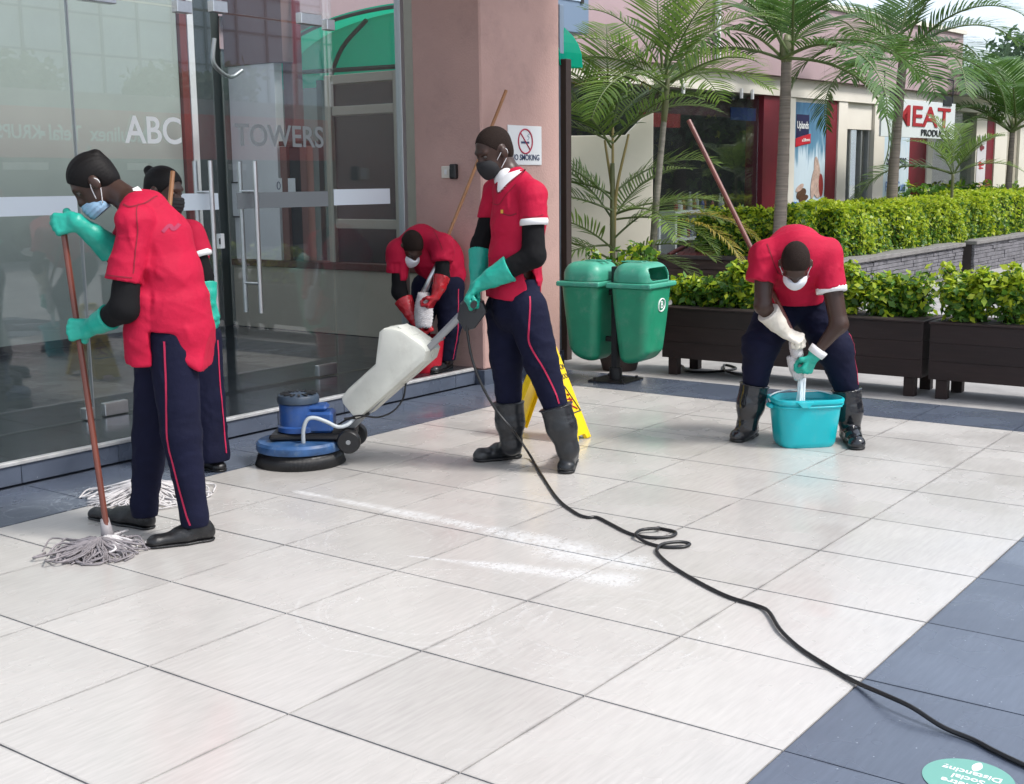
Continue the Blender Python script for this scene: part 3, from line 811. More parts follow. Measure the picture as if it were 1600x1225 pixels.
# posters
def poster(s0, s1, z0, z1, label, c0, c1, nn=.175):
    t = thing('poster', spt((s0 + s1) / 2, nn, z0), label, 'poster')
    m = bpy.data.materials.new('poster_print'); m.use_nodes = True; nt = m.node_tree
    tc = nt.nodes.new('ShaderNodeTexCoord'); sp = nt.nodes.new('ShaderNodeSeparateXYZ'); nt.links.new(tc.outputs['Object'], sp.inputs[0])
    no = nt.nodes.new('ShaderNodeTexNoise'); no.inputs['Scale'].default_value = 3; mpp = nt.nodes.new('ShaderNodeMapping'); mpp.inputs['Scale'].default_value = (4, 4, .7)
    nt.links.new(tc.outputs['Object'], mpp.inputs[0]); nt.links.new(mpp.outputs[0], no.inputs['Vector'])
    mr = nt.nodes.new('ShaderNodeMapRange'); mr.inputs['From Max'].default_value = z1 - z0
    nt.links.new(sp.outputs[2], mr.inputs['Value'])
    ad = nt.nodes.new('ShaderNodeMath'); ad.operation = 'MULTIPLY_ADD'; ad.inputs[1].default_value = .7; ad.use_clamp = True
    su = nt.nodes.new('ShaderNodeMath'); su.operation = 'SUBTRACT'; su.inputs[1].default_value = .5
    nt.links.new(no.outputs['Fac'], su.inputs[0]); nt.links.new(su.outputs[0], ad.inputs[0]); nt.links.new(mr.outputs[0], ad.inputs[2])
    r = nt.nodes.new('ShaderNodeValToRGB')
    for i, (p, c) in enumerate(c0):
        e = r.color_ramp.elements[i] if i < 2 else r.color_ramp.elements.new(p)
        e.position = p; e.color = (*c, 1)
    nt.links.new(ad.outputs[0], r.inputs[0]); nt.links.new(r.outputs[0], nt.nodes['Principled BSDF'].inputs['Base Color'])
    nt.nodes['Principled BSDF'].inputs['Roughness'].default_value = .35
    bx('sheet', (s0, nn - .012, z0), (s1, nn, z1), m, t, ax=SAX, o=SP)
    return t
pt = poster(1.17, 2.22, 1.0, 2.8, 'waterfall poster with Uplands badge and sausages between the red panels', [(0, (.55, .66, .72)), (.45, (.60, .72, .80)), (.62, (.12, .27, .40)), (1, (.04, .12, .22))], None)
def flat(nm, pts, nn, m, par):
    b = MB(); b.prism(pts, 0, .004, [SD, ZV, -SN], SP + SN * nn); return b.obj(nm, m, par)
M_NAVY = mat('badge_navy', (.012, .012, .06), .4); M_RIBB = mat('ribbon_red', (.5, .015, .03), .4); M_PBLUE = mat('poster_blue', (.02, .16, .55), .4)
flat('badge', [(1.2, 2.17), (1.62, 2.17), (1.62, 2.6), (1.2, 2.6)], .162, M_NAVY, pt)
text('lettering', 'Uplands', .17, spt(1.41, .155, 2.42), SD, ZV, M_LETW, pt, .0005, sx=.7)
flat('ribbon', [(1.18, 2.06), (1.43, 2.1), (1.68, 2.13), (1.68, 2.29), (1.43, 2.25), (1.18, 2.2)], .158, M_RIBB, pt)
text('lettering', 'Taste The Difference', .075, spt(1.43, .152, 2.175), nrm(SD + ZV * .12), ZV, M_LETW, pt, .0005, sx=.62)
M_SAUS = [mat('sausage_brown', (.10, .05, .03), .4, noise=.5, nscale=22), mat('ham_pink', (.5, .36, .30), .5, noise=.4, nscale=14), mat('meat_red', (.28, .03, .03), .4)]
for (s, z, w, h, r_, k) in ((1.42, 1.28, .17, .085, .3, 0), (1.36, 1.38, .14, .05, .4, 1), (1.5, 1.2, .16, .055, .2, 0), (1.95, 1.62, .10, .3, .25, 1), (1.83, 1.45, .09, .27, -.2, 1), (2.08, 1.42, .08, .2, .1, 2), (1.98, 1.3, .12, .1, 0, 1)):
    t8 = np.linspace(0, 2 * np.pi, 14, endpoint=False)
    pts = np.stack([s + w * np.cos(t8) * math.cos(r_) - h * np.sin(t8) * math.sin(r_), z + w * np.cos(t8) * math.sin(r_) + h * np.sin(t8) * math.cos(r_)], 1)
    flat('printed_sausage', pts, .160 - .0015 * k - .001 * z, M_SAUS[k], pt)
flat('printed_water', [(1.18, 1.01), (2.21, 1.01), (2.21, 1.16), (2.0, 1.13), (1.8, 1.17), (1.5, 1.12), (1.18, 1.15)], .1615, M_PBLUE, pt)
p2_ = poster(4.45, 5.53, 1.0, 2.8, 'pale blue sausages poster left of the wide red panel', [(0, (.50, .62, .72)), (.5, (.66, .74, .80)), (1, (.40, .58, .72))], None)
text('lettering', 'Sausages', .30, spt(4.98, .155, 1.86), SD, ZV, mat('print_black', (.02, .02, .05), .5), p2_, .0005, sx=.82)
text('lettering', 'Pork Cuts', .26, spt(4.98, .155, 1.36), SD, ZV, mat('print_blue', (.15, .25, .5), .5), p2_, .0005, sx=.8)
flat('printed_water', [(4.46, 1.01), (5.52, 1.01), (5.52, 1.13), (5.1, 1.1), (4.9, 1.15), (4.46, 1.1)], .1615, M_PBLUE, p2_)
p3_ = poster(8.8, 9.27, 1.0, 2.4, 'narrow white poster with pink prints beside the window far right', [(0, (.66, .64, .66)), (.5, (.72, .70, .73)), (1, (.55, .53, .58))], None)
for (z, w, h, m) in ((2.15, .12, .09, M_REDP), (1.8, .17, .06, M_RIBB), (1.72, .13, .03, M_RIBB), (1.35, .12, .1, M_SAUS[1])):
    t8 = np.linspace(0, 2 * np.pi, 10, endpoint=False)
    flat('print', np.stack([9.03 + w * np.cos(t8), z + h * np.sin(t8) * (.7 + .3 * np.cos(3 * t8))], 1), .16, m, p3_)
# hanging sign MEAT PRODUCTS
def onSh(u, v, n):
    d = ray(u, v); q = CAMC + d * (((SP - CAMC) @ SN + n) / (d @ SN)); return float((q - SP) @ SD), float(q[2])
HS0, HZ1 = onSh(1377, 152, -.76); HS1, HZ0 = onSh(1489, 218, -.76)
hs = thing('hanging_sign', spt((HS0 + HS1) / 2, -.75, HZ0), 'white hanging sign with red letters MEAT PRODUCTS behind the palm', 'sign')
bx('board', (HS0, -.78, HZ0), (HS1, -.74, HZ1), mat('sign_board', (.62, .66, .66), .3), hs, ax=SAX, o=SP, c=.004)
M_RED = mat('letter_red', (.32, .015, .02), .5); M_INK = mat('letter_black', (.02, .022, .025), .5)
HM = (HS0 + HS1) / 2; HW = HS1 - HS0
text('lettering', 'MEAT', .50, spt(HM + .03 * HW, -.79, HZ0 + .55 * (HZ1 - HZ0)), SD, ZV, M_RED, hs, .004, sx=HW * .62)
text('lettering', 'PRODUCTS', .16, spt(HM + .22 * HW, -.79, HZ0 + .09), SD, ZV, M_INK, hs, .004, sx=HW * .50)
for (s, w) in ((HS0 + .15 * HW, .4), (HS0 + .87 * HW, .36)):
    bx('top_plate', (s - w / 2, -.80, HZ1 - .05), (s + w / 2, -.785, HZ1 + .12), M_INK, hs, ax=SAX, o=SP)
for s in (HS0 + .1, HS1 - .1): pipe('hanger', [spt(s, -.76, HZ1), spt(s, -.76, 3.3), spt(s, .05, 3.5)], .015, M_INK, hs, 6)
# yellow parasols seen beyond the far window, and grey block at the end of the front
M_YEL = mat('yellow_cloth', (.75, .45, .02), .7)

# ---------------------------------------------------------------- beige garden wall with curved top, near the litter bins
M_BEIGEW = mat('cream_garden_wall', (.76, .71, .61), .75, noise=.06, nscale=2)
WB = CAMC + ray(1021, 300) * 13.0; WB[2] = 0
bw = thing('curved_wall', WB, 'cream wall with swept up curved top behind the litter bins', 'wall')
pz = lambda u, v: (float((onP(u, v, WB) - WB) @ RV), float(onP(u, v, WB)[2]))
poly = [(-1.6, GROUND_Z), (-1.6, pz(905, 212)[1]), pz(905, 212), pz(978, 211), pz(985, 203), pz(1000, 188), pz(1012, 178), pz(1021, 173), (pz(1021, 173)[0], GROUND_Z)]
MB().prism(poly, 0, .18, [RV, ZV, DV], WB, c=.006).obj('wall_slab', M_BEIGEW, bw)

# ---------------------------------------------------------------- raised bed with stone facing
WY = 2.75; WX = 12.55; WH = .5
bed = thing('stone_planter_wall', (WX, WY, 0), 'grey stone faced wall of the long raised bed under the hedge', 'wall')
M_STONE = mat('slate_stone', (.17, .165, .18), .8, noise=.45, nscale=5, bump=.4, bscale=30)
M_STONED = mat('dark_stone', (.045, .035, .033), .8, noise=.5, nscale=3, bump=.4, bscale=25)
def coursed(axis, a0, a1, face, z0, z1, ch, wmin, wmax, out):
    """thin courses of split stone on one face; axis 0 runs in x, 1 in y"""
    b = MB(); z = z0
    while z < z1 - .01:
        h = min(ch * random.uniform(.8, 1.2), z1 - z); a = a0
        while a < a1 - .02:
            w = min(random.uniform(wmin, wmax), a1 - a); pr = random.uniform(.012, .03)
            if axis == 0: b.box((a + .003, face - pr, z + .003), (a + w - .003, face + .03, z + h - .003), c=.004)
            else: b.box((face - pr, a + .003, z + .003), (face + .03, a + w - .003, z + h - .003), c=.004)
            a += w
        z += h
    return b
bx('core', (WX + .03, WY + .03, -.05), (17.9, WY + .3, WH - .06), M_STONED, bed)
bx('core', (18.55, WY + .03, -.05), (34, WY + .3, WH - .06), M_STONED, bed)
coursed(0, WX, 17.9, WY, GROUND_Z, WH - .06, .055, .14, .42, None).obj('stone', M_STONE, bed, kind='stuff')
coursed(0, 18.55, 30, WY, GROUND_Z, WH - .06, .06, .2, .6, None).obj('stone', M_STONE, bed, kind='stuff')
M_COPE = mat('coping', (.21, .20, .195), .85, noise=.3, nscale=4, bump=.2, bscale=30)
x = WX - .06
while x < 33:
    w = min(1.2, 17.92 - x) if x < 17.9 else 1.2
    if w > .1: bx('coping_stone', (x + .004, WY - .06, WH - .058), (x + w - .004, WY + .32, WH), M_COPE, bed, c=.006)
    x += w
    if abs(x - 17.92) < .02: x = 18.53
bx('gap_panel', (17.95, WY + .2, -.04), (18.5, WY + .28, WH - .1), M_STONED, bed)
bd = thing('timber_faced_wall', (WX, 4.2, 0), 'dark brown planked end wall of the raised bed behind the green bins', 'wall')
z = GROUND_Z
M_PLANKW = mat('weathered_plank', (.040, .024, .020), .75, noise=.6, nscale=3, stretch=(1, 1, 12), bump=.3, bscale=20, objrand=.3)
for k in range(4):
    bx('plank', (WX - .05 - .006 * (k % 2), WY + .33, z + .003), (WX - .003, 6.2, z + .125), M_PLANKW, bd, c=.004); z += .128
bx('coping_stone', (WX - .1, WY + .33, z + .002), (WX + .25, 6.2, z + .05), M_STONED, bd, c=.006)
soil = bx('soil', (WX + .26, WY + .325, .2), (34, 6.2, .42), mat('soil', (.03, .022, .016), .95, noise=.4, nscale=6, bump=.6, bscale=20), kind='structure')
# little ridge of red roof tiles lying on the end wall
rt = thing('tiled_ridge', (WX + .3, 4.8, .5), 'small sloping patch of dark red roof tiles at the bed end', 'tile patch')
r0 = onX(1046, 410, WX - .05); r1 = onX(1112, 392, WX + .5)
yA, yB = r0[1], onX(1105, 410, WX - .05)[1]
M_RTILE = mat('roof_tile_red', (.09, .018, .016), .6, objrand=.35)
b_ = MB().box((-.06, -.045, -.008), (.06, .045, .008), c=.004); me_rt = mesh_data('roof_tile', np.concatenate(b_.V), b_.F, M_RTILE)
bx('slope_base', (WX - .0, yB, .50), (WX + .5, yA, .515), M_RTILE, rt)
for i in range(7):
    for j in range(int((yA - yB) / .1)):
        o = piece('roof_tile', me_rt, rt, (WX + .02 + i * .075, yB + .05 + j * .1 + (i % 2) * .03, .53 + i * .014)); o.rotation_euler[1] = -.35
pipe('ridge_cap', [(WX - .02, yA + .03, .53), (WX + .52, yA + .0, .66)], .03, M_RTILE, rt, 8)

# ---------------------------------------------------------------- foliage
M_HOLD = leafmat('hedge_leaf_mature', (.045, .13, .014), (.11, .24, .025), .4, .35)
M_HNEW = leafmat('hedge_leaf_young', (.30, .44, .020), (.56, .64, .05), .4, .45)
M_TWIG = mat('twig', (.05, .04, .025), .8)
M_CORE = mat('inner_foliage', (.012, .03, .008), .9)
LEAF_Q = np.array([(0, 0, 0), (.5, .28, .06), (1, 0, -.04), (.5, -.28, .06)])
def leaves(P, Nn, size, young, jitter=.7):
    """leaf blades at P, facing roughly Nn"""
    n = len(P)
    a = Nn + rng.normal(0, jitter, (n, 3)); a /= np.linalg.norm(a, axis=1)[:, None]
    t = rng.normal(0, 1, (n, 3)); t[:, 2] += .25; t -= a * np.sum(t * a, 1)[:, None]; t /= np.linalg.norm(t, axis=1)[:, None] + 1e-9
    bt = np.cross(a, t); s = size * (.5 + 1.1 * rng.random(n) ** 1.5)
    V = P[:, None, :] + s[:, None, None] * (LEAF_Q[None, :, :1] * t[:, None] + LEAF_Q[None, :, 1:2] * bt[:, None] + LEAF_Q[None, :, 2:3] * a[:, None])
    F = (np.arange(n)[:, None] * 4 + np.array([[0, 1, 2, 3]]))
    me = mesh_data('leaves', V.reshape(-1, 3), F, [M_HOLD, M_HNEW])
    me.polygons.foreach_set('material_index', (rng.random(n) < young).astype(np.int32))
    return me
def lump(x, y, sc=1.0, ph=0.0):
    return (np.sin(x * 3.1 * sc + ph) * np.cos(y * 2.7 * sc + 1.3 * ph) + .6 * np.sin(x * 7.3 * sc + 2 + ph) * np.sin(y * 6.1 * sc + ph) + .35 * np.sin(x * 15 * sc + y * 13 * sc)) / 1.9
def hedge(name, label, cat, lo, hi, n, size, young_top=.85, amp=.10, group=None, ph=0.0):
    lo = A(*lo); hi = A(*hi); d = hi - lo
    t = thing(name, ((lo[0] + hi[0]) / 2, (lo[1] + hi[1]) / 2, lo[2]), label, cat, group)
    ar = A(d[1] * d[2], d[1] * d[2], d[0] * d[2], d[0] * d[2], d[0] * d[1] * 1.3)
    k = rng.choice(5, n, p=ar / ar.sum())
    P = lo + rng.random((n, 3)) * d
    Nn = np.zeros((n, 3))
    for f, (ax, sd) in enumerate(((0, 0), (0, 1), (1, 0), (1, 1), (2, 1))):
        s = k == f; P[s, ax] = (lo, hi)[sd][ax]; Nn[s, ax] = 1 if sd else -1
    # round the shoulders and make the surface lumpy
    rel = (P - lo) / d
    r_ = .18
    dep = np.abs(rng.normal(0, .05, n))
    L = lump(P[:, 0] + P[:, 2] * .7, P[:, 1] - P[:, 2] * .9, 1.0, ph)
    P = P - Nn * dep[:, None] + Nn * (L * amp)[:, None]
    up = np.clip((rel[:, 2] - .75) / .25, 0, 1) * (k < 4)
    P[:, :] -= Nn * (up ** 2 * .12)[:, None]
    P[:, 2] += (k < 4) * L * .02
    Nn = Nn + A(0, 0, .55)
    hgt = np.clip(rel[:, 2], 0, 1)
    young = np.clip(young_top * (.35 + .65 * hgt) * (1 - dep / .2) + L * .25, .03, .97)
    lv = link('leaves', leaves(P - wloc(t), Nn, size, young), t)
    c = MB(); c.box(lo + A(.12, .12, 0), hi - A(.12, .12, .16)); c.obj('inner_branches', M_CORE, t)  # plain dark box added inside so nothing shows through the leaves
    return t
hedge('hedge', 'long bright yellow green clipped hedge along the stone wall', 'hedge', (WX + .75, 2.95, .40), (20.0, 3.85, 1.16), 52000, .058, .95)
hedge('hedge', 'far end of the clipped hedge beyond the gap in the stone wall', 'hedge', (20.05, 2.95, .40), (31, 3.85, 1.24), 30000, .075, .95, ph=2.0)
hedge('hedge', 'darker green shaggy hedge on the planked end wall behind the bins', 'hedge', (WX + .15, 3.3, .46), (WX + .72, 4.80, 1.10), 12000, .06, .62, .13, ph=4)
for (x0, x1, y0, y1, lab, n) in ((21, 40, 10.5, 12.0, 'distant dark hedge far right behind the palms', 5000),):
    hedge('hedge', lab, 'hedge', (x0, y0 - 6.2, GROUND_Z), (x1, y1 - 6.4, 1.30), n * 3, .12, .2, .2, ph=6)

def shrub(name, label, cat, base, rad, hgt, n, size, young, group=None, stems=7, flat_=1.0, seed=0):
    """loose bush: several leafy shoots with gaps between"""
    r = np.random.default_rng(seed + 11)
    base = A(*base); t = thing(name, base, label, cat, group)
    b = MB(); Ps = []; Ns = []
    for i in range(stems):
        a = r.uniform(0, 2 * np.pi); q = r.uniform(.1, 1) ** .7
        tip = base + A(rad[0] * q * math.cos(a), rad[1] * q * math.sin(a), hgt * r.uniform(.55, 1.0) * (1.05 - .35 * q))
        mid = base + (tip - base) * .5 + A(0, 0, hgt * .12)
        st = spline([base + (tip - base) * A(.35, .35, 0), mid, tip], 5)
        b.tube(st, np.linspace(.008, .003, len(st)), 5)
        k = n // stems
        f = r.random(k) ** .8; idx = np.minimum((f * (len(st) - 1)).astype(int), len(st) - 1)
        off = r.normal(0, 1, (k, 3)); off /= np.linalg.norm(off, axis=1)[:, None]
        sp = (.05 + .085 * np.sin(np.pi * np.clip(f, .1, .95))) * r.uniform(.4, 1.15, k) * flat_
        Ps.append(st[idx] + off * sp[:, None]); Ns.append(off + A(0, 0, .6))
    b.obj('stem', M_TWIG, t, kind=None)
    P = np.concatenate(Ps); Nn = np.concatenate(Ns)
    P[:, 2] = np.maximum(P[:, 2], base[2] - .06)
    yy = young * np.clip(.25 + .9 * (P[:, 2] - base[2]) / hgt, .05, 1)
    link('leaves', leaves(P - base, Nn, size, yy, .5), t)
    return t

# ---------------------------------------------------------------- dark brown planter boxes
M_PLB = mat('planter_board', (.021, .0105, .009), .6, dirt=((.06, .05, .045), .2, 5), noise=.35, nscale=2.2, stretch=(1, 1, 10), objrand=.12, bump=.1, bscale=60)
def planter(y0, y1, label):
    t = thing('planter_box', (6.65, (y0 + y1) / 2, GROUND_Z), label, 'planter', 'dark brown planter boxes on legs')
    z = [.11, .242, .372, .505]
    for k in range(3):
        for (x0, x1) in ((6.42, 6.445), (6.86, 6.885)):
            bx('board', (x0, y0, z[k] + .0005), (x1, y1, z[k + 1] - .0005), M_PLB, t, c=.0012)
        for (ya, yb) in ((y0 + .001, y0 + .025), (y1 - .025, y1 - .001)):
            bx('end_board', (6.4455, ya, z[k] + .001), (6.8595, yb, z[k + 1] - .001), M_PLB, t, c=.003)
    bx('rim', (6.405, y0 - .008, .506), (6.90, y1 + .008, .522), M_PLB, t, c=.003)
    bx('soil_fill', (6.446, y0 + .03, .45), (6.859, y1 - .03, .5235), MATS['soil'], t)
    for yy in (y0 + .09, y1 - .09):
        for xx in (6.47, 6.83):
            bx('leg', (xx - .035, yy - .04, GROUND_Z), (xx + .035, yy + .04, .109), M_PLB, t, c=.003)
    return t
planter(-.375, 1.73, 'dark brown planter box on legs just right of the green bins')
planter(-2.62, -.425, 'dark brown planter box on legs at the right edge of the photo')
k = 0
def ps(u, v_top, rad, n, lab, young=.75, off=0.0, sd=0):
    p = onX(u, 495, 6.65); h = onX(u, v_top, 6.65)[2] - .5
    return shrub('planter_shrub', lab, 'shrub', (6.65 + off, p[1], .525), (rad[0], rad[1]), h * 1.12, int(n * .95), .054, young, 'shrubs growing in the planter boxes', 12, .85, sd)
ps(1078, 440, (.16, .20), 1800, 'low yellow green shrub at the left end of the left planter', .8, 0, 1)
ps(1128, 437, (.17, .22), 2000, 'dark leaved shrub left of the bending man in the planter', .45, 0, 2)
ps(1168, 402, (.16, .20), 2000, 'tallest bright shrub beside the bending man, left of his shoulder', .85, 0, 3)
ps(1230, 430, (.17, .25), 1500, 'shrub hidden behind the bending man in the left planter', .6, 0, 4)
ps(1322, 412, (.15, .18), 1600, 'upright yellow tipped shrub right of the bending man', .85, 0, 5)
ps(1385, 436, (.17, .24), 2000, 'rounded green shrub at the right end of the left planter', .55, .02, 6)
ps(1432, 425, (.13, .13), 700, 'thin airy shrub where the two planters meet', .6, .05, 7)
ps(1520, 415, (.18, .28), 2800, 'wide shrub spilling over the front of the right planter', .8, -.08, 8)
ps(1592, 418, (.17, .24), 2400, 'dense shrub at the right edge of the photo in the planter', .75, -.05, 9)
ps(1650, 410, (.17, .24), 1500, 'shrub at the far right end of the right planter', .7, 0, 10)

# ---------------------------------------------------------------- palms
M_FROND = leafmat('palm_leaf', (.045, .115, .022), (.11, .21, .045), .36, .35)
M_FRONDY = leafmat('palm_leaf_yellow', (.22, .16, .015), (.34, .28, .03), .45, .35)
M_FRONDL = leafmat('palm_leaf_light', (.085, .17, .030), (.20, .30, .060), .38, .45)
M_RACH = mat('palm_rachis', (.10, .14, .04), .5)
M_TRUNK = mat('palm_trunk', (.21, .175, .145), .75, noise=.5, nscale=4, stretch=(.5, .5, 9), bump=.25, bscale=30)
M_TRUNKG = mat('palm_crownshaft', (.16, .17, .075), .5, noise=.2, nscale=3)
M_TRUNKY = mat('cane_yellow', (.36, .28, .11), .5, noise=.25, nscale=5)
def frond_mesh(L, e0, droop, npair, lmax, wid, hang, m, seed):
    r = np.random.default_rng(seed)
    nt_ = 22; t = np.linspace(0, 1, nt_)
    el = e0 - droop * t ** 1.4
    ds = L / (nt_ - 1); X = np.concatenate([[0], np.cumsum(np.cos(el[:-1]) * ds)]); Z = np.concatenate([[0], np.cumsum(np.sin(el[:-1]) * ds)])
    rach = np.stack([X, .04 * L * np.sin(t * 3 + seed), Z], 1)
    b = MB(); b.tube(rach, np.linspace(.017, .004, nt_) * L / 1.6, 5)
    V = []; F = []; n0 = 0
    for i in range(npair):
        f = .14 + .86 * (i + .5) / npair
        k = f * (nt_ - 1); i0 = min(int(k), nt_ - 2); p = rach[i0] + (rach[i0 + 1] - rach[i0]) * (k - i0)
        T = nrm(rach[i0 + 1] - rach[i0]); S = A(0, 1, 0); U = np.cross(T, S) * -1
        ll = lmax * (math.sin(math.pi * (.16 + .78 * f)) ** .8) * r.uniform(.88, 1.1)
        for sd in (-1, 1):
            fw = .45 + .5 * f + r.normal(0, .06)
            d0 = nrm(T * fw + S * sd * 1.0 + ZV * (.28 + r.normal(0, .07)))
            q = p.copy(); d = d0.copy(); st = 5
            wn = nrm(np.cross(d, ZV) * 0 + np.cross(d0, np.cross(T, S * sd) if False else U))
            for s_ in range(st + 1):
                a_ = s_ / st
                w = wid * (.45 + 1.1 * a_) if a_ < .45 else wid * (1 - .0) * (1.0 - ((a_ - .45) / .55) ** 1.6) * .95 + .001
                V += [q + wn * w * .5, q - wn * w * .5]
                q = q + d * ll / st
                d = nrm(d - ZV * hang * (.25 + a_) * r.uniform(.7, 1.2))
            for s_ in range(st):
                a0 = n0 + 2 * s_; F.append((a0, a0 + 1, a0 + 3, a0 + 2))
            n0 += 2 * (st + 1)
    b.add(V, F)
    me = mesh_data('frond', np.concatenate(b.V), b.F, [M_RACH, m])
    mi = np.ones(len(me.polygons), np.int32); mi[:(nt_ - 1) * 5 + 2] = 0
    me.polygons.foreach_set('material_index', mi)
    return me
def palm(label, base, crown, r0, r1, fronds, shaft=.0, ring=True, tm=None, group='palms', bend=None, canes=(), name='palm_tree', fs=1.0):
    """fronds: (azimuth deg, elevation deg, mesh)"""
    base = A(*base); crown = A(*crown)
    t = thing(name, base, label, 'palm', group)
    mid = (base + crown) / 2 + (A(*bend) if bend is not None else 0)
    st = spline([base, mid, crown], 14); n = len(st); f = np.linspace(0, 1, n)
    rr = r0 + (r1 - r0) * f
    if ring: rr = rr * (1 + .05 * (np.arange(n) % 2))
    pipe('trunk', st, 1.0, tm or M_TRUNK, t, 14) if False else MB().tube(st, rr, 14).obj('trunk', tm or M_TRUNK, t, smooth=True)
    if shaft:
        d = nrm(crown - mid); s0 = crown - d * shaft * .15
        MB().tube([s0, s0 + d * shaft * .3, s0 + d * shaft * .75, s0 + d * shaft], [r1 * 1.02, r1 * 1.25, r1 * .95, r1 * .55], 12).obj('crownshaft', M_TRUNKG, t, smooth=True)
    for (az, el, me, zoff) in fronds:
        o = link('frond', me, t, tuple(crown - base + A(0, 0, zoff)))
        if me in FA or me in FB: o.scale = (fs, fs, fs)
        o.rotation_euler = (random.uniform(-.25, .25), -math.radians(el), math.radians(az))
    for c in canes:
        MB().tube(spline([base + A(*c[0]), base + A(*c[1]), base + A(*c[2])], 6), np.linspace(.02, .012, 13), 8).obj('cane', M_TRUNKY, t, smooth=True)
    return t
FA = [frond_mesh(2.0, .3, 1.5, 44, .62, .034, .17, M_FROND, s) for s in (1, 2, 3)]
FB = [frond_mesh(2.1, .3, 1.9, 46, .58, .034, .26, M_FROND, s) for s in (4, 5)]
FS = [frond_mesh(1.15, .25, 1.1, 30, .36, .022, .15, M_FRONDL, s) for s in (6, 7)]
FAL = [frond_mesh(1.35, .3, 1.35, 40, .42, .021, .20, M_FRONDL, s) for s in (11, 12, 13)]
FBL = [frond_mesh(1.35, .3, 1.7, 38, .40, .021, .28, M_FRONDL, s) for s in (14, 15)]
FY = [frond_mesh(1.0, .2, 1.0, 26, .30, .020, .3, M_FRONDY, 8)]
def azim(u): """azimuth (deg) of the picture direction u: 0 right, 90 away, 180 left"""; return math.degrees(math.atan2(RV[1], RV[0])) + u
D0 = azim(0)
big = lambda L: [(D0 + a, e, m, z) for a, e, m, z in L]
pb = onY(1217, 330, 3.45); pc = onY(1229, 92, 3.45)
palm('tall palm nearest the shop window, its ringed trunk rising from the hedge', (pb[0], 3.45, .4), (pc[0], 3.45, pc[2]), .085, .062,
     big([(10, 8, FA[0], .02), (-20, -22, FB[0], 0), (45, 25, FA[1], .04), (120, 35, FA[2], .05), (168, 5, FB[1], 0), (190, 40, FA[0], .06), (215, 15, FB[0], 0), (265, 30, FA[1], .04), (300, 0, FB[1], 0), (330, 45, FA[2], .06), (75, 60, FA[0], .07), (20, 62, FA[1], .08)]), .35, bend=(.03, 0, 0))
pb = onY(1391, 325, 3.4); pc = onY(1411, 92, 3.4)
palm('middle palm with ringed trunk in front of the MEAT PRODUCTS sign', (pb[0], 3.4, .4), (pc[0], 3.4, pc[2]), .09, .062,
     big([(5, 22, FA[1], .03), (-15, -8, FB[0], 0), (28, 10, FA[2], .03), (-40, 30, FA[0], .04), (100, 40, FA[0], .05), (150, 12, FB[1], 0), (178, 34, FA[2], .04), (200, -12, FB[0], 0), (232, 12, FB[1], 0), (262, 2, FB[0], .02), (290, -6, FA[1], .03), (340, 58, FA[2], .06), (60, 62, FA[1], .08)]), .4, bend=(-.05, 0, 0))
pb = onY(1574, 300, 3.6); pc = onY(1582, 205, 3.6)
palm('slimmer palm at the right edge of the photo', (pb[0], 3.6, .4), (pc[0], 3.6, pc[2]), .075, .05,
     big([(0, 30, FA[0], .02), (-30, 10, FB[1], 0), (40, 35, FA[1], .03), (110, 45, FA[2], .04), (150, 25, FA[0], 0), (178, 42, FB[0], .02), (205, 12, FB[0], 0), (250, 40, FA[1], .03), (300, 22, FB[1], 0), (90, 70, FA[2], .04), (190, 25, FB[1], 0), (15, 8, FB[0], 0), (330, 40, FA[1], .03), (225, 55, FA[0], .03), (160, 55, FA[1], .04)]), .3)
pb = onY(1487, 300, 3.3); pc = onY(1489, 272, 3.3)
palm('short young palm in the hedge right of the MEAT PRODUCTS sign', (pb[0], 3.3, .5), (pc[0], 3.3, pc[2]), .03, .025,
     big([(5, 45, FS[0], 0), (175, 2, FB[0], 0), (60, 60, FS[1], .02), (120, 72, FS[0], .03), (-50, 45, FS[1], 0), (200, 40, FS[0], 0), (-15, 12, FS[1], 0)]), 0, ring=False, tm=M_TRUNKG)
pb = A(8.3, onX(1016, 400, 8.3)[1], GROUND_Z); pc = onX(1038, 182, 8.3)
palm('slender grey palm with yellowing lowest fronds in front of the cream wall', pb, (8.3, pc[1], pc[2]), .042, .026,
     big([(0, 38, FAL[0], .35), (15, 8, FS[1], .3), (40, 60, FAL[1], .4), (100, 78, FAL[2], .45), (150, 50, FS[0], .35), (172, 20, FS[1], .3), (205, 30, FS[0], .3), (235, 5, FBL[1], .25), (-40, 15, FS[1], .3), (-70, 45, FS[0], .35), (-12, 68, FAL[2], .45), (60, 20, FBL[0], .2), (3, -4, FY[0], -.95), (-35, -14, FY[0], -.97), (150, 20, FY[0], .2)]),
     .5, ring=True, tm=mat('grey_cane', (.25, .23, .19), .6, noise=.4, nscale=6, stretch=(1, 1, 5)), bend=(0, .03, 0))
pb = A(8.2, onX(958, 400, 8.2)[1], GROUND_Z); pc = onX(957, 255, 8.2)
cn = [((0, 0, .9), (.02, .02, 1.4), (.0, .10, 1.95)), ((.01, 0, .9), (.01, -.03, 1.45), (.02, -.16, 2.0)), ((0, .01, .9), (0, .005, 1.5), (0, .01, 2.1))]
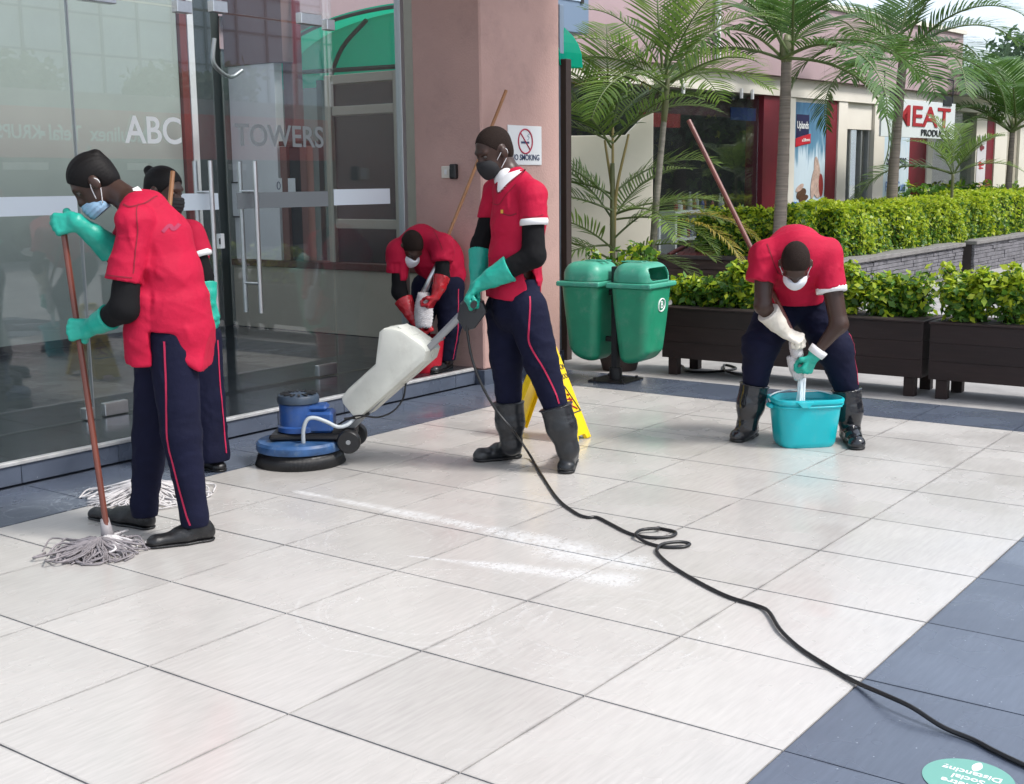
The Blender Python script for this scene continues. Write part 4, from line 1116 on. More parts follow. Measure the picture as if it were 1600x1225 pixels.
palm('feathery clumping palm left of the grey palm, above the left bin', pb, (8.2, pc[1], pc[2]), .035, .022,
     big([(178, 34, FS[0], .25), (195, 12, FS[1], .2), (150, 55, FAL[0], .3), (20, 60, FAL[1], .35), (40, 35, FS[1], .3), (0, 22, FS[0], .25), (-40, 30, FS[1], .2), (230, 25, FS[0], .15), (215, 45, FS[0], .3), (178, 30, FS[1], -.35), (190, 8, FS[0], -.3), (10, 25, FS[1], -.3), (160, 45, FS[0], -.55), (30, 40, FS[1], -.6), (178, 10, FS[1], -.45), (5, 6, FS[0], -.5), (200, 25, FS[1], -.85), (-10, 30, FS[0], -.75), (-30, 12, FS[1], -.95), (170, 15, FS[0], -.95), (-20, -6, FS[1], -.55), (200, -12, FS[0], -.8), (-60, 0, FS[1], -.5), (340, -15, FS[0], -.85), (90, 70, FAL[2], .35)]),
     0, ring=True, tm=M_TRUNKG, canes=cn)
# ---------------------------------------------------------------- trees far behind the shop, top right
M_FAR = leafmat('distant_leaf', (.05, .10, .05), (.11, .18, .09), .6, .3)
M_BARK = mat('bark', (.06, .045, .035), .9, noise=.3, nscale=6)
def tree(label, base, h, r, n, size, seed, group='trees beyond the shops', m=None, name='tree'):
    rr = np.random.default_rng(seed); base = A(*base); t = thing(name, base, label, 'tree', group)
    b = MB(); b.tube(spline([base, base + A(.1, 0, h * .3), base + A(0, .1, h * .62)], 5), np.linspace(r * .085, r * .04, 11), 8)
    cl = []
    for i in range(16):
        a = rr.uniform(0, 2 * np.pi); q = r * rr.uniform(.15, .85); z = h * rr.uniform(.45, .95)
        c = base + A(q * math.cos(a), q * math.sin(a), z); cl.append((c, r * rr.uniform(.25, .45)))
        b.tube([base + A(0, 0, h * .4), (base + A(0, 0, h * .5) + c) / 2, c], [r * .03, r * .02, r * .008], 5)
    b.obj('trunk', M_BARK, t, smooth=True)
    P = []; Nn = []
    for c, cr in cl:
        k = n // 16; o = rr.normal(0, 1, (k, 3)); o /= np.linalg.norm(o, axis=1)[:, None]
        P.append(c + o * A(1, 1, .75) * cr * rr.uniform(.55, 1.08, (k, 1))); Nn.append(o)
    P = np.concatenate(P) - base; Nn = np.concatenate(Nn)
    k = len(P); a = Nn + rr.normal(0, .6, (k, 3)); a /= np.linalg.norm(a, axis=1)[:, None]
    tt = np.cross(a, rr.normal(0, 1, (k, 3))); tt /= np.linalg.norm(tt, axis=1)[:, None]; bt = np.cross(a, tt)
    V = P[:, None, :] + size * (LEAF_Q[None, :, :1] * tt[:, None] + LEAF_Q[None, :, 1:2] * bt[:, None])
    o = link('crown', mesh_data('crown', V.reshape(-1, 3), np.arange(k)[:, None] * 4 + np.array([[0, 1, 2, 3]]), m or M_FAR), t)
    return t
for i, (u, D, h, r, lab) in enumerate(((1500, 62, 7.6, 3.2, 'hazy tree beyond the shops, left of the two at top right'), (1590, 55, 6.4, 3.0, 'hazy tree beyond the shops at the right edge'), (1440, 75, 8.4, 4.0, 'far tree mostly hidden behind the middle palm'), (1680, 50, 7.5, 3.2, 'tree beyond the shops just outside the right edge'))):
    d = ray(u, 285); p = CAMC + d * D
    tree(lab, (p[0], p[1], GROUND_Z), h, r, 5000, .32, 40 + i)
# far red roofed kiosk glimpsed behind the right palms
p = CAMC + ray(1555, 150) * 34
kk = thing('kiosk', (p[0], p[1], GROUND_Z), 'small building with orange roof glimpsed through the right palm fronds', 'building')
bx('wall', (p[0] - 1.5, p[1] - 1.5, GROUND_Z), (p[0] + 4, p[1] + 1.5, 3.3), M_CREAM, kk)
bx('roof', (p[0] - 1.8, p[1] - 1.8, 3.302), (p[0] + 4.3, p[1] + 1.8, 3.75), mat('orange_roof', (.45, .16, .06), .7), kk, c=.1)
# ---------------------------------------------------------------- solid shapes by distance field, for bodies and clothes
def rc(a, b, ra, rb, s=None, k=1.0):
    """tapered limb a->b; with s, k its section is k times as deep along s"""
    return ('rc', A(*a), A(*b), ra, rb, None if s is None else nrm(s), k)
def el(c, ax, r):
    return ('el', A(*c), np.array([nrm(x) for x in ax]), A(*r))
def dist(pr, P):
    if pr[0] == 'rc':
        _, a, b, ra, rb, s, k = pr
        v = P - a; ba = b - a
        if s is not None:
            v = v + (v @ s)[..., None] * s * (1 / k - 1); ba = ba + (ba @ s) * s * (1 / k - 1)
        h = np.clip((v @ ba) / (ba @ ba + 1e-12), 0, 1)
        return np.linalg.norm(v - h[..., None] * ba, axis=-1) - (ra + (rb - ra) * h)
    if pr[0] == 'el':
        _, c, ax, r = pr
        q = (P - c) @ ax.T
        k0 = np.linalg.norm(q / r, axis=-1); k1 = np.linalg.norm(q / (r * r), axis=-1)
        return k0 * (k0 - 1) / (k1 + 1e-9)
    return pr[1](P)
def bounds(pr):
    if pr[0] == 'rc':
        m = max(pr[3], pr[4]) * max(1, pr[6]); return np.minimum(pr[1], pr[2]) - m, np.maximum(pr[1], pr[2]) + m
    if pr[0] == 'el':
        m = pr[3].max(); return pr[1] - m, pr[1] + m
    return pr[2], pr[3]
def smin(a, b, k):
    if k <= 0: return np.minimum(a, b)
    h = np.clip(.5 + .5 * (b - a) / k, 0, 1)
    return b + (a - b) * h - k * h * (1 - h)
class Field:
    def __init__(s, prims, k=.03, cuts=(), disp=None, subs=()):
        s.pr = prims; s.k = k; s.cuts = cuts; s.disp = disp; s.subs = subs
    def __call__(s, P):
        d = None
        for p in s.pr:
            q = dist(p, P) if isinstance(p, tuple) else p(P)
            d = q if d is None else smin(d, q, s.k)
        if s.disp is not None: d = d + s.disp(P)
        for c in s.subs: d = np.maximum(d, -(dist(c, P) if isinstance(c, tuple) else c(P)))
        for c in s.cuts: d = np.maximum(d, c(P))
        return d
    def bounds(s):
        lo = []; hi = []
        for p in s.pr:
            a, b = bounds(p) if isinstance(p, tuple) else p.bounds()
            lo.append(a); hi.append(b)
        return np.min(lo, 0), np.max(hi, 0)
def halfspace(p, n):
    """keeps the side n points away from"""
    p = A(*p); n = nrm(n); return lambda P: (P - p) @ n
def folds(seed, amp, freq, dirs=None, n=5):
    r = np.random.default_rng(seed); W = []
    for i in range(n):
        d = nrm(r.normal(0, 1, 3) if dirs is None else A(*dirs) + r.normal(0, .35, 3))
        W.append((d * freq * r.uniform(.6, 1.6), r.uniform(0, 6.28), r.uniform(.5, 1)))
    def f(P):
        w = .35 * np.sin(P @ A(9, 7, 11) + seed); t = 0
        for d, ph, a in W:
            q = np.sin(P @ d + ph + w * 2.2 + .8 * np.sin(P @ d[[1, 2, 0]] * .6 + ph)); t = t - a * (1.6 * (1 - np.abs(q)) ** 2.6 - .45)
        return amp * t / math.sqrt(n) * (.45 + .75 * np.sin(P @ A(5.1, 4.3, 6.7) + seed * 1.7) ** 2)
    return f
def creases(seed, pts, n=22, amp=.0085, wid=.0105, side=None):
    """sharp cloth folds: short ridges scattered over limbs given as [(point, radius)...]"""
    r = np.random.default_rng(seed + 500); S = []
    for _ in range(n):
        i = r.integers(0, len(pts) - 1); t = r.random()
        a, b = A(*pts[i][0]), A(*pts[i + 1][0]); p = a + (b - a) * t; rad = pts[i][1] + (pts[i + 1][1] - pts[i][1]) * t
        ax = nrm(b - a); o = r.normal(0, 1, 3) - DV * 1.1; o = nrm(o - ax * (o @ ax)); w = np.cross(ax, o)
        g = r.normal(0, .9); d = nrm(ax * math.cos(g) + w * math.sin(g)); L = r.uniform(.05, .15)
        S.append((p + o * rad - d * L * .5, p + o * rad + d * L * .5, amp * r.uniform(.5, 1.15), wid * r.uniform(.7, 1.4), w * r.normal(0, .02), o, rad))
    def f(P):
        out = 0
        for a, b, am, wd, bow, o, rad in S:
            ba = b - a; h = np.clip(((P - a) @ ba) / (ba @ ba), 0, 1)
            q = P - a - h[..., None] * ba + (4 * h * (1 - h))[..., None] * bow
            qo = q @ o; q = q - qo[..., None] * o; am = am * (qo > -.7 * rad)
            out = out - am * np.sin(np.pi * np.clip(h, .04, .96)) * np.exp(-np.sum(q * q, -1) / (wd * wd))
        return out
    return f
def both(*fs): return lambda P: sum(f_(P) for f_ in fs)
CORN = np.array([(i, j, k) for i in (0, 1) for j in (0, 1) for k in (0, 1)])
EDGES = [(a, b) for a in range(8) for b in range(a + 1, 8) if np.abs(CORN[a] - CORN[b]).sum() == 1]
def polygonize(fld, h, pad=.02):
    lo, hi = fld.bounds(); lo = lo - pad; hi = hi + pad
    n = np.maximum(np.ceil((hi - lo) / h).astype(int) + 1, 3)
    H = 4 * h; nc = np.ceil((hi - lo) / H).astype(int) + 1
    # coarse pass finds the blocks that hold surface
    cg = np.stack(np.meshgrid(*[lo[i] + (np.arange(nc[i]) + .5) * H for i in range(3)], indexing='ij'), -1)
    dc = fld(cg.reshape(-1, 3)).reshape(nc)
    D = np.full(tuple(nc * 4 + 1), 1.0, np.float32)
    near = np.argwhere(np.abs(dc) < H * 1.5 + .012)
    D_in = np.repeat(np.repeat(np.repeat(dc < 0, 4, 0), 4, 1), 4, 2)
    D[:-1, :-1, :-1][D_in] = -1.0
    o5 = np.stack(np.meshgrid(*[np.arange(5)] * 3, indexing='ij'), -1).reshape(-1, 3)
    for c0 in range(0, len(near), 4000):
        I = (near[c0:c0 + 4000, None, :] * 4 + o5[None]).reshape(-1, 3)
        D[I[:, 0], I[:, 1], I[:, 2]] = fld(lo + I * h)
    D[0], D[-1] = 1, 1; D[:, 0] = 1; D[:, -1] = 1; D[:, :, 0] = 1; D[:, :, -1] = 1
    D = np.where(np.abs(D) < 1e-6, 1e-6, D)
    S = D < 0
    cnt = sum(S[i:S.shape[0] - 1 + i, j:S.shape[1] - 1 + j, k:S.shape[2] - 1 + k].astype(np.int8) for i, j, k in CORN)
    cells = np.argwhere((cnt > 0) & (cnt < 8))
    vals = np.stack([D[cells[:, 0] + i, cells[:, 1] + j, cells[:, 2] + k] for i, j, k in CORN], 1)
    acc = np.zeros((len(cells), 3)); num = np.zeros(len(cells))
    for a, b in EDGES:
        m = (vals[:, a] < 0) != (vals[:, b] < 0)
        t = vals[m, a] / (vals[m, a] - vals[m, b])
        acc[m] += CORN[a] + t[:, None] * (CORN[b] - CORN[a]); num[m] += 1
    V = lo + (cells + acc / num[:, None]) * h
    idx = np.full(tuple(np.array(D.shape) - 1), -1, np.int64); idx[tuple(cells.T)] = np.arange(len(cells))
    Q = []
    for ax in range(3):
        b1, b2 = (ax + 1) % 3, (ax + 2) % 3
        s0 = [slice(None)] * 3; s1 = [slice(None)] * 3; s0[ax] = slice(0, -1); s1[ax] = slice(1, None)
        cr = S[tuple(s0)] != S[tuple(s1)]
        e = np.argwhere(cr); e = e[(e[:, b1] > 0) & (e[:, b2] > 0)]
        e = e[(e[:, b1] < idx.shape[b1]) & (e[:, b2] < idx.shape[b2])]
        def at(d1, d2):
            q = e.copy(); q[:, b1] -= d1; q[:, b2] -= d2; return idx[tuple(q.T)]
        quad = np.stack([at(1, 1), at(0, 1), at(0, 0), at(1, 0)], 1)
        inn = S[tuple(e.T)]
        quad[~inn] = quad[~inn][:, ::-1]
        Q.append(quad)
    Q = np.concatenate(Q); Q = Q[(Q >= 0).all(1)]
    return V, Q
def solid(name, fld, h, m, parent=None, smooth_it=1):
    V, Q = polygonize(fld, h)
    for _ in range(smooth_it):      # light smoothing along the surface
        acc = np.zeros_like(V); num = np.zeros(len(V))
        for a, b in ((0, 1), (1, 2), (2, 3), (3, 0)):
            np.add.at(acc, Q[:, a], V[Q[:, b]]); np.add.at(acc, Q[:, b], V[Q[:, a]])
            np.add.at(num, Q[:, a], 1); np.add.at(num, Q[:, b], 1)
        V = V * .5 + .5 * acc / np.maximum(num, 1)[:, None]
    return mk(name, V, Q, m, parent, smooth=True)
def march(fld, p, d, far=.6, lift=.002):
    """first surface of fld met from p going along d, lifted towards p"""
    d = nrm(d); t = 0.0; p = A(*p)
    for _ in range(80):
        v = float(fld((p + d * t)[None])[0])
        if v < .0008: break
        t += max(v * .7, .0008)
        if t > far: return None
    return p + d * (t - lift)
def ribbon(name, fld, pts, w, d, m, parent, lift=.0022, k=6, back=.35):
    """flat band of width w laid on the surface along pts (points near it), laid from the side -d"""
    P = spline(pts, k); T = np.gradient(P, axis=0); d = nrm(d); V = []
    for p, t in zip(P, T):
        s = nrm(np.cross(d, t)); row = []
        for q in (-.5, -.17, .17, .5):
            h = march(fld, p + s * w * q - d * back, d, back + .3, lift)
            row.append(h if h is not None else (row[-1] if row else None))
        row = [r if r is not None else next((x for x in row if x is not None), p) for r in row]
        V += row
    n = len(P); F = [(i * 4 + j, i * 4 + j + 1, i * 4 + j + 5, i * 4 + j + 4) for i in range(n - 1) for j in range(3)]
    return mk(name, V, F, m, parent, smooth=True)

M_SKIN = mat('dark_skin', (.046, .023, .0165), .40, noise=.12, nscale=18, spec=.4)
M_HAIR = mat('black_hair', (.0055, .0045, .0045), .62, bump=.12, bscale=160, spec=.22)
M_CROP = mat('cropped_hair', (.020, .0125, .0100), .8, bump=.5, bscale=220, spec=.15)
M_SHIRT = mat('crimson_cotton', (.43, .006, .038), .75, noise=.16, nscale=4, bump=.30, bscale=34, spec=.25)
M_SHIRTD = mat('crimson_seam', (.20, .004, .018), .8)
M_NAVY_T = mat('navy_twill', (.0052, .0064, .0225), .85, noise=.25, nscale=5, bump=.30, bscale=34, spec=.2)
M_PIPE = mat('red_piping', (.42, .01, .06), .7)
M_SLEEVE = mat('black_jersey', (.006, .006, .007), .85, spec=.2)
M_TEAL = mat('teal_rubber', (.012, .36, .27), .42, noise=.12, nscale=10, bump=.15, bscale=60)
M_REDG = mat('red_rubber', (.40, .010, .018), .25, noise=.15, nscale=9, bump=.2, bscale=40)
M_CREAMG = mat('cream_rubber', (.66, .62, .54), .5, noise=.12, nscale=9, bump=.2, bscale=40)
M_BOOT = mat('gumboot_rubber', (.017, .019, .022), .34, dirt=((.09, .09, .09), .5, 9), noise=.3, nscale=8, rvar=.08)
M_BOOTW = mat('wet_gumboot', (.009, .010, .013), .14, noise=.3, nscale=8, spec=.7)
M_SHOE = mat('black_leather', (.010, .010, .011), .38, noise=.3, nscale=14, bump=.2, bscale=60)
M_MASKB = mat('blue_mask', (.26, .42, .58), .8, bump=.2, bscale=90)
M_MASKK = mat('black_mask', (.012, .012, .014), .8)
M_MASKW = mat('white_mask', (.68, .70, .74), .8)
M_TRIM = mat('white_cotton', (.74, .74, .74), .85)
M_EYE = mat('eye_surface', (.06, .05, .045), .15)
M_LOGO = mat('yellow_thread', (.65, .38, .05), .7)
M_POLE = mat('mop_pole', (.16, .042, .026), .35, noise=.35, nscale=4, stretch=(1, 1, .4), coat=.3)
M_POLEY = mat('wooden_pole', (.34, .15, .055), .4, noise=.3, nscale=4, coat=.3)
M_STRAND = mat('mop_strand', (.56, .54, .54), .9, noise=.25, nscale=20)
M_STRANDD = mat('wet_mop_strand', (.22, .20, .21), .7, noise=.5, nscale=14)

class Fig:
    def __init__(s, foot, label, z=0.0, name='person'):
        s.G = onZ(*foot, z) if len(foot) == 2 else A(*foot)
        s.label = label; s.name = name; s.parts = []
    def J(s, u, v, off=0.0): return onP(u, v, s.G, off)
    def D(s, r, d, z): return RV * r + DV * d + ZV * z
def chain(pts, k=1.0, s=None):
    """[(point, radius)...] as joined limbs"""
    return [rc(pts[i][0], pts[i + 1][0], pts[i][1], pts[i + 1][1], s, k) for i in range(len(pts) - 1)]
class Head:
    def __init__(s, c, yaw, pitch, roll=0.0, sc=1.0):
        y, p = math.radians(yaw), math.radians(pitch)
        h = RV * math.cos(y) + DV * math.sin(y)
        s.f = h * math.cos(p) - ZV * math.sin(p); s.u = h * math.sin(p) + ZV * math.cos(p); s.l = np.cross(s.u, s.f)
        if roll:
            q = math.radians(roll); u, l = s.u, s.l
            s.u = u * math.cos(q) + l * math.sin(q); s.l = np.cross(s.u, s.f)
        s.c = A(*c); s.sc = sc
    def p(s, f, l, u): return s.c + (s.f * f + s.l * l + s.u * u) * s.sc
    def prims(s):
        e = lambda f, l, u, a, b, c: el(s.p(f, l, u), (s.f, s.l, s.u), A(a, b, c) * s.sc)
        q = s.sc
        return [e(-.010, 0, .032, .100, .076, .090), e(.028, 0, -.030, .066, .062, .075),
                rc(s.p(.052, 0, -.062), s.p(.070, 0, -.100), .044 * q, .024 * q),
                e(.030, .030, -.062, .05, .032, .04), e(.030, -.030, -.062, .05, .032, .04),
                e(.080, 0, .024, .018, .052, .013),
                rc(s.p(.090, 0, .004), s.p(.108, 0, -.036), .009 * q, .014 * q), e(.098, .014, -.040, .012, .010, .009), e(.098, -.014, -.040, .012, .010, .009),
                e(.092, 0, -.066, .014, .026, .008), e(.090, 0, -.080, .013, .022, .009),
                e(-.006, .084, -.012, .020, .011, .032), e(-.006, -.084, -.012, .020, .011, .032)]
    def subs(s):
        return [el(s.p(.098, sd * .033, .002), (s.f, s.l, s.u), A(.016, .020, .011) * s.sc) for sd in (1, -1)]
    def eyes(s, parent):
        for sd in (1, -1):
            b = MB(); b.lathe([(0, -.0115), (.008, -.008), (.0115, 0), (.008, .008), (0, .0115)], 10, o=s.p(.080, sd * .033, .002))
            b.obj('eye', M_EYE, parent, smooth=True)
    def hair(s, parent, m, grow=.010, line=(.052, .02), bun=None, extra=(), rib=0.0):
        """cap of hair: the cranium grown, cut behind the hairline"""
        e = el(s.p(-.010, 0, .034), (s.f, s.l, s.u), (A(.100, .076, .090) + grow) * s.sc)
        e2 = el(s.p(-.045, 0, -.01), (s.f, s.l, s.u), (A(.060, .066, .075) + grow * .8) * s.sc)
        n = nrm(s.f * .80 - s.u * .60)
        cut = halfspace(s.p(line[0], 0, line[1]), n)
        cut2 = halfspace(s.p(0, 0, -.075), -s.u)
        pr = [e, e2] + list(extra)
        rows = (lambda P: -rib * np.abs(np.sin(np.arctan2((P - s.c) @ s.u, (P - s.c) @ s.l) * 15))) if rib else None
        ears = [el(s.p(-.004, sd * .09, -.016), (s.f, s.l, s.u), A(.030, .03, .036) * s.sc) for sd in (1, -1)]
        if bun is not None:
            pr += [el(s.p(*bun[0]), (s.f, s.l, s.u), A(*bun[1]) * s.sc)]
        return solid('hair', Field(pr, .015, [cut, cut2], rows, ears), .005, m, parent, 0)
    def mask(s, parent, m, loops=True, low=False, h=.004, pleat=True):
        dz = -.030 if low else 0
        pr = [el(s.p(.058, 0, -.062 + dz), (s.f, s.l, s.u), A(.062, .066, .058) * s.sc), rc(s.p(.085, 0, -.035 + dz), s.p(.082, 0, -.095 + dz * .5), .036 * s.sc, .026 * s.sc)]
        cuts = [halfspace(s.p(.020, 0, -.05), -s.f), halfspace(s.p(.09, 0, -.018 + dz), s.u + s.f * -.12), halfspace(s.p(.07, 0, -.122), -s.u)]
        dsp = (lambda P: .0016 * np.sin(((P - s.c) @ s.u) * 330)) if pleat else None
        o = solid('face_mask', Field(pr, .03, cuts, dsp), h, m, parent, 0)
        if loops:
            for sd in (1, -1):
                P = [s.p(.040, sd * .066, -.034 + dz), s.p(.018, sd * .082, -.010), s.p(-.008, sd * .088, .010), s.p(-.024, sd * .089, -.010), s.p(-.010, sd * .084, -.040), s.p(.032, sd * .066, -.080 + dz * .5)]
                MB().tube(spline(P, 5), .0022, 5).obj('ear_loop', M_TRIM, o, smooth=True)
        return o
def patch(name, fld, q, d, m, parent, lift=.002, n=8, back=.4):
    """cloth patch laid on fld inside the quad q (corner points in order), from the side -d"""
    d = nrm(d); V = []
    for i in range(n + 1):
        for j in range(n + 1):
            a, b = i / n, j / n
            p = q[0] * (1 - a) * (1 - b) + q[1] * a * (1 - b) + q[2] * a * b + q[3] * (1 - a) * b
            h = march(fld, p - d * back, d, back + .35, lift); V.append(h if h is not None else (V[-1] if V else p))
    F = [(i * (n + 1) + j, i * (n + 1) + j + 1, (i + 1) * (n + 1) + j + 1, (i + 1) * (n + 1) + j) for i in range(n) for j in range(n)]
    return mk(name, V, F, m, parent, smooth=True)
def hand(W, h, n, curl=(60, 75, 55), thumb=1, sc=1.0, spread=.0, tcurl=.5):
    """glove or hand as field shapes: wrist W, direction h to the knuckles, n out of the palm"""
    h = nrm(h); n = nrm(n - h * (n @ h)); s = np.cross(n, h) * thumb
    K = W + h * .085 * sc; pr = []
    for i, (o, L, dz) in enumerate(((.031, .95, -.002), (.0105, 1.05, .004), (-.0105, .98, .001), (-.030, .78, -.008))):
        k = K + s * o * sc + h * dz * sc
        pr.append(rc(W + s * o * .55 * sc, k, .0165 * sc, .0125 * sc))
        d = nrm(h + s * spread * (o / .03)); p = k; ang = 0
        for j, (ln, r0, r1) in enumerate(((.042, .0115, .0105), (.027, .0105, .0098), (.022, .0098, .0088))):
            ang += math.radians(curl[j] * (1 + .06 * i))
            q = p + (d * math.cos(ang) + n * math.sin(ang)) * ln * L * sc
            pr.append(rc(p, q, r0 * sc, r1 * sc)); p = q
    b = W + h * .022 * sc + s * .022 * sc
    m1 = b + (h * .55 + s * .55 + n * .55) * .044 * sc; t = m1 + nrm(h * (1 - tcurl) + n * .75 - s * tcurl * .7) * .034 * sc
    pr += [rc(W + h * .01 + s * .01, b, .017 * sc, .0165 * sc), rc(b, m1, .0165 * sc, .0125 * sc), rc(m1, t, .0125 * sc, .0098 * sc)]
    return pr
def grip(P, axis, hdir, nhint, sc=1.0, rad=.012):
    """wrist, h, n of a hand closed round a pole at P"""
    a = nrm(axis); h = nrm(hdir - a * (hdir @ a)); n = nrm(nhint - a * (nhint @ a) - h * (nhint @ h))
    return P - n * (.020 + rad) * sc - h * .078 * sc, h, n
def glove(name, parent, m, W, h, n, elbow, cuff_len, r0, r1, thumb, curl=(60, 78, 58), sc=1.12, hh=.0045, dsp=None, label=None, cuffm=None, tcurl=.5):
    hp = hand(W, h, n, curl, thumb, sc, tcurl=tcurl)
    d = nrm(elbow - W)
    fl = Field(hp + [rc(W + h * .01, W + d * cuff_len * .45, .030 * sc, r0), rc(W + d * cuff_len * .45, W + d * cuff_len * 1.12, r0, r1)], .011,
               [halfspace(W + d * cuff_len, d)], dsp)
    o = solid(name, fl, hh, m, parent, 1)
    if label: o['label'] = label
    if cuffm is not None:
        e = W + d * cuff_len
        MB().tube([e - d * .042, e - d * .02, e + d * .002], [r1 * .97 + .004, r1 + .006, r1 + .007], 22, cap=True).obj('cuff', cuffm, o, smooth=True)
    return o
def shoe(ground_toe, ground_heel, ankle, m, parent, name='shoe', h=.006, lace=True):
    t = A(*ground_toe); hl = A(*ground_heel); f = nrm((t - hl) * A(1, 1, 0)); s = np.cross(ZV, f); z = hl[2]
    L = np.linalg.norm((t - hl)[:2])
    P = lambda a, b, c: hl + f * a * L + s * b + ZV * c
    pr = [rc(P(.10, 0, .038), P(.45, 0, .036), .036, .036, ZV, 1.0), rc(P(.45, 0, .030), P(.88, 0, .026), .044, .036, ZV, .78), el(P(.92, 0, .022), (f, s, ZV), (.032, .036, .026)),
          rc(P(.14, 0, .06), P(.20, 0, .088), .036, .036), rc(P(.20, 0, .075), P(.55, 0, .045), .034, .032)]
    o = solid(name, Field(pr, .02, [lambda Q: z + .010 - Q[..., 2], halfspace(P(.2, 0, .098), ZV - f * .2)]), h, m, parent)
    sp = [rc(P(.12, 0, .012), P(.45, 0, .012), .040, .042, ZV, .6), rc(P(.45, 0, .012), P(.9, 0, .012), .048, .042, ZV, .6)]
    so = solid('sole', Field(sp, .02, [lambda Q: z - Q[..., 2] + .0005, lambda Q: Q[..., 2] - (z + .0125)]), .005, M_RUBBER, o, 0)
    if lace:
        b = MB()
        for a in (.34, .42, .5, .58): b.tube(spline([P(a, -.026, .068 - (a - .3) * .09), P(a + .02, 0, .082 - (a - .3) * .10), P(a, .026, .068 - (a - .3) * .09)], 4), .0035, 5)
        b.obj('lace', M_BLACK, o, smooth=True)
    return o
def boot(top, ankle, toe, heel, m, parent, r_top=.082, label=None):
    top, ankle, t, hl = A(*top), A(*ankle), A(*toe), A(*heel)
    f = nrm((t - hl) * A(1, 1, 0)); s = np.cross(ZV, f); z = hl[2]; L = np.linalg.norm((t - hl)[:2])
    P = lambda a, b, c: hl + f * a * L + s * b + ZV * c
    up = nrm(top - ankle)
    pr = [rc(top + up * .05, top + (ankle - top) * .5, r_top, r_top * .92), rc(top + (ankle - top) * .5, ankle, r_top * .9, .056),
          rc(ankle, P(.20, 0, .05), .056, .045), rc(P(.14, 0, .045), P(.5, 0, .042), .043, .043), rc(P(.5, 0, .035), P(.84, 0, .034), .047, .043, ZV, .85), el(P(.88, 0, .03), (f, s, ZV), (.045, .044, .036)),
          rc(ankle - ZV * .02, P(.5, 0, .055), .045, .036)]
    dsp = folds(int(abs(top[0] * 100)) + 3, .0022, 70, ZV)
    o = solid('gumboot', Field(pr, .03, [lambda Q: z + .012 - Q[..., 2], halfspace(top, up)], dsp), .0062, m, parent)
    rim = [el(top - up * .006, (nrm(np.cross(up, s)), s, up), (r_top + .003, r_top + .003, .010))]
    solid('rim', Field(rim, .01), .005, m, o, 0)
    sp = [rc(P(.13, 0, .012), P(.42, 0, .012), .046, .046, ZV, .6), rc(P(.45, 0, .012), P(.88, 0, .012), .052, .048, ZV, .6)]
    solid('sole', Field(sp, .02, [lambda Q: z - Q[..., 2] + .0005, lambda Q: Q[..., 2] - (z + .016)]), .005, M_RUBBER, o, 0)
    if label: o['label'] = label
    return o
def person_root(fig, prims, subs, m=None, k=.022):
    """the one continuous body mesh is the person itself"""
    V, Q = polygonize(Field(prims, k, subs=subs), .0058)
    o = link(fig.name, mesh_data('body', V - fig.G, Q, m or M_SKIN, True), None, tuple(fig.G))
    return tag(o, fig.label, 'person', 'cleaners in red tunics')
def mop_strands(name, c, n, L, r, m, parent, flatz=.02, dirbias=None, seed=0, rise=.05):
    rr = np.random.default_rng(seed); b = MB(); c = A(*c)
    for i in range(n):
        a = rr.uniform(0, 2 * np.pi); l = L * rr.uniform(.55, 1.05)
        d = A(math.cos(a), math.sin(a), 0)
        if dirbias is not None: d = nrm(d + A(*dirbias))
        sd = A(-d[1], d[0], 0) * rr.normal(0, .42) * l
        z0 = c[2] + rise * rr.uniform(.4, 1)
        g = c[2] - rise * 0 + 0
        P = [c + A(0, 0, rise) + d * .01, c + d * l * .3 + sd * .3 + A(0, 0, rise * rr.uniform(.3, .9)), c + d * l * .65 + sd + A(0, 0, r + rr.uniform(0, flatz) * .6), c + d * l + sd * .6 + A(0, 0, r)]
        b.tube(spline(P, 4), np.linspace(r, r * .8, 13) * rr.uniform(.8, 1.2), 5)
    return b.obj(name, m, parent, smooth=True)
GROUP = None
# ================================================================ person A: front left, mopping, facing left
f = Fig((245, 838), 'woman in blue mask mopping the pale floor at far left, seen from behind')
J, D = f.J, f.D
hA = Head(J(147, 284, .02), 193, 40, sc=.95)
sh_n, sh_f = J(206, 346, -.15), J(212, 342, .15)
el_n, el_f = J(194, 482, -.20), J(188, 402, .10)
pole_top, pole_bot = J(96, 338, .0), onZ(169, 842, .03)
P2 = pole_top + (pole_bot - pole_top) * ((512 - 338) / (842 - 338)); pax = nrm(pole_bot - pole_top)
P1 = pole_top + pax * .035
W1, h1, n1 = grip(P1, pax, D(-1, 0, .35), D(0, .6, -1))
W2, h2, n2 = grip(P2, pax, D(-1, .1, .0), D(.1, .9, 0))
hipn, hipf = J(268, 530, -.065), J(250, 530, .07)
kn_n, kn_f = J(284, 680, -.10), J(236, 682, .09)
an_n, an_f = J(304, 812, -.10), J(226, 797, .07)
nape = J(213, 322, .0)
body = hA.prims() + [rc(hA.p(-.035, 0, -.06), nape, .052, .058)] + chain([(nape, .07), (J(247, 380, 0), .11), (J(262, 505, 0), .09)]) + \
    chain([(nape, .06), (sh_n, .055), (el_n, .042), (W2, .022)]) + chain([(nape, .06), (sh_f, .055), (el_f, .042), (W1, .022)]) + \
    chain([(hipn, .065), (kn_n, .058), (an_n, .04)]) + chain([(hipf, .065), (kn_f, .055), (an_f, .04)])
A_ = person_root(f, body, hA.subs()); hA.eyes(A_)
hA.hair(A_, M_HAIR, .006, (.062, .028), rib=.0018, bun=((-.085, 0, .078), (.026, .036, .026)))
hA.mask(A_, M_MASKB, low=True)
